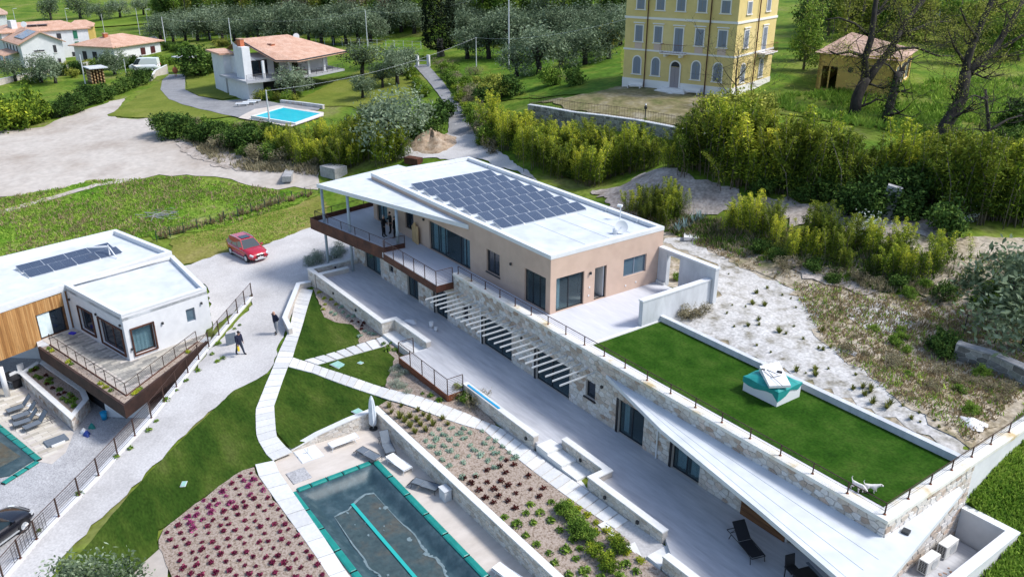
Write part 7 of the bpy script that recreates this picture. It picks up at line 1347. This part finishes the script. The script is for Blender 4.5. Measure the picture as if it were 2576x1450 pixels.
beds(LI,[A1(*p) for p in ((640,60),(690,120),(700,180),(680,230),(760,130),(810,180))],'lime green cushion in the narrow bed below the terrace wall','lime cushions below the wall',.8,.2,6); beds(SG,[A1(*p) for p in ((760,260),(800,280),(860,210),(880,260),(930,300),(1140,470),(1190,480),(1100,450),(1050,500),(990,300))],'grey cushion plant in the narrow bed below the terrace wall','grey cushions below the wall',1.1,.2,7); beds(BG,[A1(*p) for p in ((970,350),(1030,360),(1070,395),(1090,370),(1060,430))],'dark burgundy plant in the narrow bed below the terrace wall','burgundy plants below the wall',.9,.2,8)
beds(GT,[A1(*p) for p in ((1290,580),(1330,600),(1360,570),(1340,640),(1400,640),(1680,1080),(1760,1100),(1850,1150))],'green tuft in the bed below the steel deck','green tufts below the deck',1.0,.3,9); plant_px(GS,[A1(*p) for p in ((1390,830),(1450,820),(1430,910),(1370,980),(1480,1010),(1540,1060),(1420,1010),(1520,860))],.42,'grey bushy herb in the bed below the steel deck','grey herbs below the deck',seed=44); plant_px(BR+MS,[A1(*p) for p in ((2060,1060),(2110,1120),(2170,1150),(2230,1180),(2040,1130))],.6,'straggly bush between steel deck and terrace wall','straggly bushes by the deck',seed=45)
# planters of the white house
for k in range(11):
    e=KI(.45); a,b=(np.array(e[0]),np.array(e[1])) if k<7 else (np.array(e[1]),np.array(e[2])); f=[.06,.1,.32,.36,.72,.78,.84,.1,.14,.18,.8][k]; p=a+(b-a)*f; put(LI if k%3 else GT,(*p,LZ+.15),k,.9,'yellow-green grassy plant in the dark steel planter','plants in the steel planter','plant')
R=random.Random(5)
for k in range(34):
    f,g=R.random(),R.uniform(.2,.8); a=np.array([-61.4,2.2])+(np.array([-53.4,4.0])-np.array([-61.4,2.2]))*f+np.array([-.3,1])*g*.9-np.array([0,.3]); 
    if inside([(-62.2,2.8),(-61.1,1.9),(-53.3,3.6),(-54.7,4.4),(-56.2,4.45)],np.array(a[0]),np.array(a[1])): put(GT if k%3 else BG,(*a,-3.85),k,1.0,'green tuft in the raised stone planter' if k%3 else 'dark burgundy plant in the raised stone planter','plants in the stone planter' if k%3 else 'burgundy plants in the stone planter','plant')
# weeds by the kerb and in the gravel
beds(GT,[(535,893),(548,912),(610,915) if False else (560,905),(500,935),(470,960),(445,985),(420,1010),(375,1085) ,(395,1062),(330,1130),(293,1153),(245,1203),(200,1248),(102,1340),(525,880),(550,868),(590,830),(603,820)],'green weed tuft growing at the foot of the white kerb','weeds at the kerb',.9,.4,10,.05)
beds(TF,scatter_px([(1800,670),(1990,740),(2070,800),(2100,900),(2250,1000),(2370,1070),(2380,1110),(2000,940),(1760,780)],46,15,14),'green weed tuft in the pale gravel yard','weeds in the gravel yard',.7,.5,11,.02)
plant_px(GS,scatter_px([(770,655),(850,625),(880,640),(800,665),(785,690)],14,16,8),.55,'grey low bush on the bank beside the end wall','grey bushes at the end wall',seed=46)
st=tuft(90,LM['straw'],30,.4,.5,.5,'straw_clump',up=True)
beds(st,[(405+k*11.5+2*math.sin(k*3),600-k*3.3+R.uniform(-3,3)) for k in range(34)],'clump of dry straw-coloured grass along the green wire fence','straw along the wire fence',1.0,.3,12,.03)
# meadow growth that nobody could count
def meadow(poly,n,m,name,h=.3,w=.05,seed=1,off=.05,k=5,spread=.12):
    R=rs(seed); W=[tuple(p[:2]) for p in GN(poly)]; xs=np.array(W); X=R.uniform(xs[:,0].min(),xs[:,0].max(),n*3);Y=R.uniform(xs[:,1].min(),xs[:,1].max(),n*3); ok=inside(W,X,Y); d=np.sin(X*.31+1.3*np.sin(Y*.23))*np.sin(Y*.37+np.sin(X*.19))+R.normal(0,.5,len(X)); ok&=d>-.1; ok&=~((X>-12.4)&(X<-9.8)&(Y<33.2)); X,Y=X[ok][:n],Y[ok][:n]; X=np.repeat(X,k)+R.normal(0,spread,len(X)*k);Y=np.repeat(Y,k)+R.normal(0,spread,len(Y)*k); Z=hraw(X,Y)+off; N=len(X)
    a=R.uniform(0,2*PI,N); hh=h*R.uniform(.4,1.3,N); l=R.normal(0,.45,(N,2))*hh[:,None]; e=np.stack([np.cos(a),np.sin(a),0*a],1)*w; b=np.stack([X,Y,Z],1); t=b+np.stack([l[:,0],l[:,1],hh],1); V=np.stack([b-e,b+e,t+e*.3,t-e*.3],1).reshape(-1,3); F=np.arange(4*N).reshape(N,4); tag(link(name,npmesh(name,V,F,m)),kind='stuff')
meadow([(-60,515),(240,455),(470,447),(700,484),(800,486),(560,572),(330,602),(-60,670)],9000,LM['grass'],'meadow_grass',.16,.07,1); meadow([(-60,515),(240,455),(470,447),(700,484),(800,486),(560,572),(330,602),(-60,670)],1500,LM['straw'],'dry_meadow_grass',.3,.05,2)
meadow([(1690,585),(1900,650),(2200,740),(2600,790),(2600,960),(2440,1120),(2250,1000),(2080,870),(2000,730)],3500,LM['straw'],'dry_weeds',.16,.035,3,.08); meadow([(1690,585),(1900,650),(2200,740),(2600,790),(2600,960),(2440,1120),(2250,1000),(2080,870),(2000,730)],900,LM['grass'],'green_weeds',.16,.04,4,.08)
meadow([(2440,1260),(2480,1200),(2600,1010),(2700,1200),(2640,1500),(2500,1500)],3500,LM['grass'],'slope_grass',.22,.05,5,.02)
meadow([(1500,540),(1680,545),(1880,560),(2300,640),(2600,650),(2600,760),(2200,735),(1900,660),(1700,590)],3500,LM['brush'],'bank_undergrowth',.35,.05,6,.05); meadow([(1500,540),(1680,545),(1880,560),(2300,640),(2600,650),(2600,760),(2200,735),(1900,660),(1700,590)],2500,LM['mid'],'bank_weeds',.35,.06,7,.05)
meadow([(430,335),(560,380),(800,420),(800,445),(560,424)],2500,LM['brush'],'cut_bank_weeds',.5,.06,8,.05); meadow([(1850,255),(2060,235),(2600,200),(2600,400),(2200,330)],4500,LM['grass'],'villa_grass',.5,.1,9,.1)
meadow([(432,604),(700,530),(800,494),(830,520),(740,590),(600,640)],1500,LM['grass'],'verge_grass',.09,.04,10,.08)
for pr0 in list(bpy.data.objects):
    if pr0.parent is None and pr0.type=='EMPTY' and pr0.get('label','').endswith(('standing in the picture',)) or pr0.get('label')=='x':
        if pr0.name not in _used:
            for c in list(pr0.children): bpy.data.objects.remove(c)
            bpy.data.objects.remove(pr0)
# ---------------------------------------------------------------- vehicles
def car(name,label,cat,loc,heading,paint,L=4.6,W=1.86,belt=1.05,roof=1.68,hood=1.02,cab=(-2.15,-1.8,.95,.2),wb=2.77,side=3,van=False,sunroof=True):
    t=thing(name,label,cat); h=L/2; P=dm_paint(paint)
    st=[(-h,.80,.5,.9,.9),(-h+.08,.9,.36,belt-.02,belt-.02),(-h+.6,.985,.26,belt,belt),(-.9,1,.24,belt,belt),(.3,1,.24,belt-.02,belt-.02),(cab[2],1,.24,belt-.05,belt-.03),(1.45,.99,.25,hood-.10,hood-.02),(h-.35,.95,.28,hood-.22,hood-.12),(h-.08,.84,.34,hood-.34,hood-.26),(h,.72,.42,hood-.5,hood-.44)]
    vs=[];w0=W/2
    for x,w,zb,zs,zt in st:
        w*=w0; half=[(w*.78,zb),(w*.98,zb+.12),(w,zb+(zs-zb)*.55),(w*.95,zs),(w*.6,zt),(0,zt+.015)]
        vs+=[(x,y,z) for y,z in half]+[(x,-y,z) for y,z in half[-2::-1]]
    n=11; k=len(st); body=MB().add(vs,[(i*n+j,(i+1)*n+j,(i+1)*n+j+1,i*n+j+1) for i in range(k-1) for j in range(n-1)]+[tuple(range(n)),tuple((k-1)*n+j for j in range(n-1,-1,-1))]+[(i*n,i*n+n-1,(i+1)*n+n-1,(i+1)*n) for i in range(k-1)])
    bo=body.build('body',P,t,True); a0,a1,b1,b0=cab; yb,yr=w0*.93,w0*.70
    if van: yr=w0*.86
    zb=belt-.04
    base=[(a0,-yb,zb),((a0+b1)/2,-yb,zb-.01),(b1,-yb,zb-.02),(b1,yb,zb-.02),((a0+b1)/2,yb,zb-.01),(a0,yb,zb)]; rf=[(a1,-yr,roof-.05),((a1+b0)/2,-yr,roof),(b0,-yr*.97,roof-.04),(b0,yr*.97,roof-.04),((a1+b0)/2,yr,roof),(a1,yr,roof-.05)]
    cb=MB().add(base+rf,[(i,(i+1)%6,6+(i+1)%6,6+i) for i in range(6)]+[(6,7,10,11),(7,8,9,10)]); cb.build('cabin',P,t,False)
    def pane(c4,off,nm='window_pane',m='car_glass',ins=.08):
        c=[np.array(p,float) for p in c4]; cen=sum(c)/4; nn=np.cross(c[1]-c[0],c[3]-c[0]); nn/=np.linalg.norm(nn); out=cen-np.array([(a0+b1)/2,0,zb]); fl=1 if nn@out>0 else -1; MB().add([p+(cen-p)*ins+nn*off*fl for p in c],[(0,1,2,3) if fl>0 else (3,2,1,0)]).build(nm,M[m],t)
    pane([base[3],rf[3],rf[2],base[2]][::-1],.008 if True else 0,'windscreen')
    if not van: pane([base[0],rf[0],rf[5],base[5]][::-1],.008,'rear_window')
    for s in (0,1):
        p0,p1,p2=(base[0],base[1],base[2]) if s==0 else (base[5],base[4],base[3]); r0,r1,r2=(rf[0],rf[1],rf[2]) if s==0 else (rf[5],rf[4],rf[3])
        fr=[(0,.33),(.36,.66),(.69,1)] if not van else [(.78,1)]
        for f0,f1 in fr:
            B=lambda f:np.array(p0)+(np.array(p2)-np.array(p0))*f; T_=lambda f:np.array(r0)+(np.array(r2)-np.array(r0))*f; q=[B(f0)+np.array([0,0,.03]),B(f1)+np.array([0,0,.03]),T_(f1)-np.array([0,0,.05]),T_(f0)-np.array([0,0,.05])]
            pane(q if s==0 else q[::-1],.012 if not van else .015,'side_window',ins=.05)
    if sunroof: MB().obox((b0-.55,0,roof+.005),.38,yr*.62,.012).build('sunroof',M['car_glass'],t)
    if not van:
        for s in (-1,1): MB().tube([(a1+.1,s*yr*.93,roof+.0),((a1+b0)/2,s*yr*.94,roof+.045),(b0-.1,s*yr*.93,roof-.0)],.02,5).build('roof_rail',M['alu'],t)
    for x in (-wb/2,wb/2):
        for s in (-1,1):
            y=s*(w0-.10); wm=MB(); wm.tube([(x,y-s*.12,.34),(x,y+s*.10,.34)],.34,18); wo=wm.build('wheel',M['black_soft'],t); MB().tube([(x,y+s*.095,.34),(x,y+s*.115,.34)],.22,12).build('rim',M['alu'],wo)
            for q in range(5): a=2*PI*q/5; MB().tube([(x,y+s*.118,.34),(x+.2*math.cos(a),y+s*.118,.34+.2*math.sin(a))],.03,4).build('spoke',M['alu'],wo)
            ar=MB(); ar.tube([(x,y+s*.075,.36),(x,y+s*.082,.36)],.41,18); ar.build('wheel_arch',M['black'],t)
    for s in (-1,1):
        MB().obox((h-.22,s*w0*.68,hood-.32),.16,.17,.07,-s*.5,0,.3).build('headlight',M['lamp_glass'],t); MB().obox((-h+.03,s*w0*.74,belt-.1),.05,.1,.2,s*.2).build('tail_light',dm_paint('red_lamp'),t); MB().obox((cab[2]-.15,s*(w0+.06),belt+.06),.07,.09,.07).build('mirror',P,t); MB().obox((0,s*(w0-.02),.3),1.05,.03,.04).build('sill',M['alu'],t)
    MB().obox((h-.02,0,hood-.42),.03,.36,.11,0,0,.25).build('grille',M['black'],t); MB().obox((h+.012,0,.46),.012,.26,.06).build('number_plate',M['white_paint'],t); MB().obox((h-.02,0,.34),.03,.5,.05).build('bumper_trim',M['alu'] if not van else M['black'],t); MB().obox((h-.02,.0,hood-.42),.045,.05,.05,0,0,.25).build('badge',M['alu'],t)
    put(t,loc,heading,1,None); return t
def dm_paint(k):
    c={'red':(.40,.012,.03),'black_paint':(.008,.007,.01),'van_white':(.72,.74,.76),'red_lamp':(.3,.01,.01)}[k]
    if k not in M:
        dm(k,c,rough=.22,spec=.5); b=M[k].node_tree.nodes['Principled BSDF']; b.inputs['Coat Weight'].default_value=.6; b.inputs['Coat Roughness'].default_value=.06
    return M[k]
dm('car_glass',(.02,.035,.045),rough=.05,spec=.8); dm('lamp_glass',(.6,.62,.64),rough=.12,spec=.8)
a,b=G(581.4,640.7),G(622.9,662.9); d=(b-a)[:2]; d/=np.linalg.norm(d); lft=np.array([-d[1],d[0]]); c=(a+b)[:2]/2+lft*.86
car('red_suv','glossy red estate car with a sunroof parked on the pale gravel','car',(*c,h1(*c)+.09),math.atan2(d[1],d[0]),'red')
f=uz(76,1283,LB+.5)[:2]; r=uz(-80,1395,LB+.5)[:2]; d=(f-r)/np.linalg.norm(f-r); c=f-d*2.3+np.array([-d[1],d[0]])*.35
car('black_car','glossy black car parked behind the barred fence','car',(*c,LB+.002),math.atan2(d[1],d[0]),'black_paint',4.5,1.85,.98,1.55,.95,(-1.95,-1.5,.95,.1))
p=G(366,178); d=-RT[:2]*.98+np.array([FW[0],FW[1]])*-.12
car('white_van','plain white panel van parked beside the bungalow hedge','van',(p[0],p[1],p[2]+.02),math.atan2(d[1],d[0]),'van_white',5.6,2.05,1.25,2.45,1.35,(-2.72,-2.62,2.0,1.05),3.3,van=True,sunroof=False)
# ---------------------------------------------------------------- people and dogs: one skinned body each
dm('skin',(.42,.24,.17),rough=.6); dm('navy',(.008,.012,.035),rough=.85); dm('black_cloth',(.008,.008,.010),rough=.9); dm('jeans',(.02,.03,.055),rough=.9); dm('grey_cloth',(.20,.21,.23),rough=.9); dm('shoe',(.025,.022,.022),rough=.7); dm('hair_grey',(.35,.33,.32),rough=.9); dm('hair_dark',(.02,.015,.012),rough=.9); dm('red_cloth',(.3,.02,.03),rough=.9); dm('dog_white',[(.62,.59,.55),(.72,.7,.67)],scale=6,rough=.95,obj=True); dm('dog_dark',(.12,.09,.07),rough=.9)
SK=[]
def skinned(name,J,E,lab):
    me=bpy.data.meshes.new(name+'_rig'); names=list(J); me.from_pydata([J[k][:3] for k in names],[(names.index(a),names.index(b)) for a,b in E],[]); o=bpy.data.objects.new(name+'_rig',me); COL.objects.link(o)
    md=o.modifiers.new('s','SKIN'); md.use_smooth_shade=True
    for i,k in enumerate(names): v=me.skin_vertices[0].data[i]; kk=1.3 if (name=='person' and k not in ('hd','ht','nk')) else 1.12; v.radius=[q*kk for q in (J[k][3] if hasattr(J[k][3],'__len__') else (J[k][3],)*2)]; v.use_root=(i==0)
    sb=o.modifiers.new('d','SUBSURF'); sb.levels=1; sb.render_levels=1; SK.append((o,name,J,E,lab))
def person(loc,rz,label,cols,la,ra,stride=.0,lean=0.0,tall_=1.0,hat=False,group=None):
    J={'pel':(0,0,.93,(.15,.11)),'sp':(.01+lean*.2,0,1.12,(.14,.105)),'ch':(.0+lean*.6,0,1.34,(.165,.12)),'nk':(.01+lean,0,1.5,.055),'hd':(.03+lean,0,1.6,(.078,.09)),'ht':(.03+lean,0,1.70,(.07,.078))}
    E=[('pel','sp'),('sp','ch'),('ch','nk'),('nk','hd'),('hd','ht')]; M_={}
    for e in E: M_[e]=2
    M_[('nk','hd')]=3; M_[('hd','ht')]=3
    for s,n_ in ((1,'l'),(-1,'r')):
        st=stride*s; J[n_+'hip']=(0,s*.10,.86,.10); J[n_+'kn']=(st*.5+.02,s*.11,.48,.065); J[n_+'an']=(st,s*.12,.09,.048); J[n_+'to']=(st+.19,s*.14,.04,(.045,.035))
        q=[('pel',n_+'hip'),(n_+'hip',n_+'kn'),(n_+'kn',n_+'an'),(n_+'an',n_+'to')]; E+=q
        for e,v in zip(q,(1,1,1,0)): M_[e]=v
        arm=la if s>0 else ra; J[n_+'sh']=(lean*.7,s*.20,1.41,.065); J[n_+'el']=(lean*.5+arm[0][0],s*arm[0][1],arm[0][2],.05); J[n_+'wr']=(lean*.4+arm[1][0],s*arm[1][1],arm[1][2],.036); J[n_+'ha']=(lean*.4+arm[2][0],s*arm[2][1],arm[2][2],(.042,.022))
        q=[('ch',n_+'sh'),(n_+'sh',n_+'el'),(n_+'el',n_+'wr'),(n_+'wr',n_+'ha')]; E+=q
        for e,v in zip(q,(2,2,2,3)): M_[e]=v
    skinned('person',J,E,dict(loc=loc,rz=rz,label=label,cols=cols,map=M_,tall=tall_,hat=hat,group=group,kind='p'))
HANG=((.0,.27,1.14),(.06,.27,.90),(.09,.265,.80)); HOLD=((.02,.28,1.14),(.12,.27,.9),(.16,.27,.8)); BACK=((-.10,.27,1.15),(-.16,.10,1.0),(-.17,.0,.98)); FRONT=((.08,.27,1.13),(.25,.12,1.12),(.32,.04,1.13)); POCK=((-.02,.30,1.15),(.08,.2,.96),(.1,.17,.9))
rh=math.atan2(RT[1],RT[0])
p1=G(605,893); person((p1[0],p1[1],p1[2]+.09),rh-.5,'person in a cap and navy jacket walking with a yellow bag',('shoe','jeans','navy','skin','black_cloth'),HANG,HOLD,.26,.06,1.0,True)
p2=G(697,841); person((p2[0],p2[1],p2[2]+.09),rh+PI+.9,'bald person in a dark jacket and grey trousers, hands behind the back',('shoe','grey_cloth','navy','skin',None),BACK,BACK,.08,.05,1.02)
for (px,py,rz_,lab,hr,la,ra) in ((958,597,rh-.2,'grey haired person in a black coat standing at the balcony rail','hair_grey',FRONT,POCK),(976,588,rh+PI+.4,'tall person in black in the middle of the balcony group','hair_dark',POCK,FRONT),(988,600,rh+PI-.3,'person in black beside the balcony column','hair_dark',HANG,FRONT)):
    q=uz(px,py,ZF); person((q[0],q[1]+.25,ZF+.003),rz_,lab,('shoe','black_cloth','black_cloth','skin',hr),la,ra,.05,.02,1.0)
p6=G(463,187); person((p6[0],p6[1],p6[2]+.16),rh+PI,'distant person in a red top at the asphalt drive entrance',('shoe','jeans','red_cloth','skin','hair_dark'),HANG,FRONT,.1,.1,1.05)
def dog(loc,rz,label,s,head=(.42,0,.46)):
    J={'hip':(-.2,0,.36,(.085,.10)),'bel':(0,0,.37,(.08,.085)),'che':(.18,0,.37,(.10,.115)),'nek':(.29,0,.45,.065),'hea':(*head[:2],head[2]+.04,.065),'muz':(head[0]+.12,head[1],head[2]-.01,.032),'ta1':(-.31,0,.44,.022),'ta2':(-.37,.01,.56,.016),'ta3':(-.33,.02,.65,.010)}
    E=[('hip','bel'),('bel','che'),('che','nek'),('nek','hea'),('hea','muz'),('hip','ta1'),('ta1','ta2'),('ta2','ta3')]
    for s_,n_ in ((1,'l'),(-1,'r')):
        J[n_+'k']=(-.16,s_*.085,.25,.055); J[n_+'h']=(-.27,s_*.09,.14,.028); J[n_+'p']=(-.24,s_*.09,.02,.026); J[n_+'e']=(.19+.04*s_,s_*.085,.24,.045); J[n_+'w']=(.2+.06*s_,s_*.085,.11,.026); J[n_+'f']=(.22+.06*s_,s_*.085,.02,.026)
        E+=[('hip',n_+'k'),(n_+'k',n_+'h'),(n_+'h',n_+'p'),('che',n_+'e'),(n_+'e',n_+'w'),(n_+'w',n_+'f')]
    skinned('dog',J,E,dict(loc=loc,rz=rz,label=label,tall=s,kind='d',head=head))
def G16(x,y): return (1930.4+x/4,1087+y/4)
q=uz(*G16(1030,600),ZF+.02); dog((q[0],q[1],ZF+.022),rh-.25,'white dog standing with its tail up on the roof lawn',.85); q=uz(*G16(905,615),ZF+.02); dog((q[0]-.15,q[1]+.15,ZF+.022),rh-1.0,'white dog sniffing with its head down at the railing',.85,(.44,0,.30))
bpy.context.view_layer.update(); dg=bpy.context.evaluated_depsgraph_get()
def segd(p,a,b):
    ab=b-a; t=np.clip(((p-a)@ab)/(ab@ab),0,1); return np.linalg.norm(p-a-ab*t[:,None] if t.ndim else p-a-ab*t,axis=-1)
for o,name,J,E,lab in SK:
    me=bpy.data.meshes.new_from_object(o.evaluated_get(dg)); me.name='body'; cen=np.array([p.center for p in me.polygons]); me.materials.clear()
    t=thing(name,lab['label'],'person' if lab['kind']=='p' else 'dog',group=lab.get('group'))
    ds=np.stack([segd(cen,np.array(J[a][:3]),np.array(J[b][:3]))/max(.03,np.mean(J[b][3])) for a,b in E],1); k=ds.argmin(1)
    if lab['kind']=='p':
        for c in lab['cols'][:4]: me.materials.append(M[c])
        idx=np.array([lab['map'][e] for e in E])[k]; me.polygons.foreach_set('material_index',idx.astype(np.int32)); link('body',me,t)
        hd=np.array(J['hd'][:3]); 
        if lab['cols'][4]:
            mb=MB(); vs=[];n=14
            for i in range(5):
                ph=PI*.54*i/4
                for j in range(n): a=2*PI*j/n; vs.append((hd[0]-.018+.098*math.sin(ph)*math.cos(a)*(1 if math.cos(a)<.3 else .8),.09*math.sin(ph)*math.sin(a),hd[2]+.05+.115*math.cos(ph)))
            mb.add(vs,[(i*n+j,(i+1)*n+j,(i+1)*n+(j+1)%n,i*n+(j+1)%n) for i in range(4) for j in range(n)]); mb.build('hair' if not lab['hat'] else 'cap',M[lab['cols'][4]],t,True)
            if lab['hat']: MB().obox((hd[0]+.11,0,hd[2]+.075),.07,.075,.008).build('cap_peak',M[lab['cols'][4]],t)
        for s in (-1,1): MB().obox((hd[0]+.085,s*.032,hd[2]+.02),.006,.012,.008).build('eye',M['black'],t); MB().obox((hd[0]-.005,s*.083,hd[2]+.005),.018,.008,.03).build('ear',M['skin'],t)
        MB().obox((hd[0]+.098,0,hd[2]-.005),.014,.011,.024).build('nose',M['skin'],t); MB().obox((hd[0]+.088,0,hd[2]-.05),.006,.025,.005).build('mouth',M['red_cloth'],t)
        for n_ in 'lr':
            ha,wr=np.array(J[n_+'ha'][:3]),np.array(J[n_+'wr'][:3]); dv_=(ha-wr)/np.linalg.norm(ha-wr); sd=np.cross(dv_,[1,0,0.01]); sd/=np.linalg.norm(sd)+1e-6; sd=np.cross(sd,dv_)
            for q in range(4): b0=ha+dv_*.015+sd*(.028-.018*q); l=(.06,.07,.066,.05)[q]; MB().tube([b0,b0+dv_*l*.5,b0+dv_*l*.9+np.array([.015,0,0])],[.010,.009,.007],5).build('finger',M['skin'],t)
            b0=ha-dv_*.02+sd*.03; MB().tube([b0,b0+sd*.03+dv_*.03,b0+sd*.035+dv_*.055],[.011,.010,.008],5).build('thumb',M['skin'],t)
    else:
        me.materials.append(M['dog_white']); link('body',me,t); hx,hy,hz=lab['head']
        for s in (-1,1): MB().add([(hx-.02,s*.05,hz+.10),(hx+.03,s*.06,hz+.09),(hx-.01,s*.085,hz+.0)],[(0,1,2)]).build('ear',M['dog_dark'],t); MB().obox((hx+.05,s*.035,hz+.065),.008,.008,.008).build('eye',M['black'],t)
        MB().obox((hx+.155,0,hz),.012,.014,.012).build('nose',M['black'],t); MB().tube([(.27,-.07,.42),(.25,0,.36),(.27,.07,.42),(.3,0,.50),(.27,-.07,.42)],.012,5).build('collar',M['black'],t)
    bpy.data.objects.remove(o); put(t,lab['loc'],lab['rz'],lab['tall'])
hd_=np.array([.16+.03,-.27]); R_=rh-.5; bx=p1[0]+hd_[0]*math.cos(R_)-hd_[1]*math.sin(R_); by=p1[1]+hd_[0]*math.sin(R_)+hd_[1]*math.cos(R_); bz=p1[2]+.09
bagt=thing('carrier_bag','bright yellow bag held in the hand of the person in a cap','bag',(bx,by,bz+.4)); MB().prism([(bx-.10,by-.05),(bx+.10,by-.05),(bx+.10,by+.05),(bx-.10,by+.05)],bz+.42,bz+.72).build('sack',mat('bag_yellow',(.75,.55,.02),rough=.6),bagt); MB().tube([(bx-.06,by,bz+.72),(bx,by,bz+.80),(bx+.06,by,bz+.72)],.008,4).build('handle',bpy.data.materials['bag_yellow'],bagt)
p=G(583,868); tag(MB().obox((p[0],p[1],p[2]+.5),.35,.03,.42,rh+.6,0,0).build('dark_board',M['sling_grey']),'dark grey board leaning on the kerb behind the person in a cap','board')
# timber boards stacked upright on the balcony
q=uz(1003,588,ZF); bdk=thing('timber_boards','pale timber boards leaning upright behind the balcony column','boards',(q[0],q[1],ZF))
for k in range(5): MB().obox((-51.9+.2*k,28.1-.02*k,ZF+.62+.09*(k%3)),.12,.025,.62+.09*(k%3),.05*k).build('plank',M['wood_pale'],bdk)
# orange mixer and small yard pieces at the asphalt drive
p=G(443,195); t=thing('cement_mixer','orange cement mixer standing on the asphalt drive','mixer',tuple(p)); MB().lathe((p[0],p[1],p[2]+.75),[(.2,0),(.5,.35),(.5,.7),(.25,1.1)],12).build('drum',M['terra_pot'],t); 
for s in (-1,1): MB().tube([(p[0]+s*.5,p[1],p[2]),(p[0],p[1]+s*.1,p[2]+.8)],.06,5).build('leg',M['terra_pot'],t)
p=G(477,180); t=thing('carport','grey flat roofed carport above the asphalt drive','carport',tuple(p))
for s in (-1,1): MB().tube([(p[0]+s*1.4,p[1]-1.2*s,p[2]),(p[0]+s*1.4,p[1]-1.2*s,p[2]+2.7)],.08,6).build('post',M['dark_metal'],t)
MB().obox((p[0],p[1],p[2]+2.8),2.0,2.2,.08,.3).build('roof',M['concrete'],t)
p=G(628,258); 
p=G(1813,205) if False else None
for o in bpy.data.objects:
    if 'wloc' in o: del o['wloc']
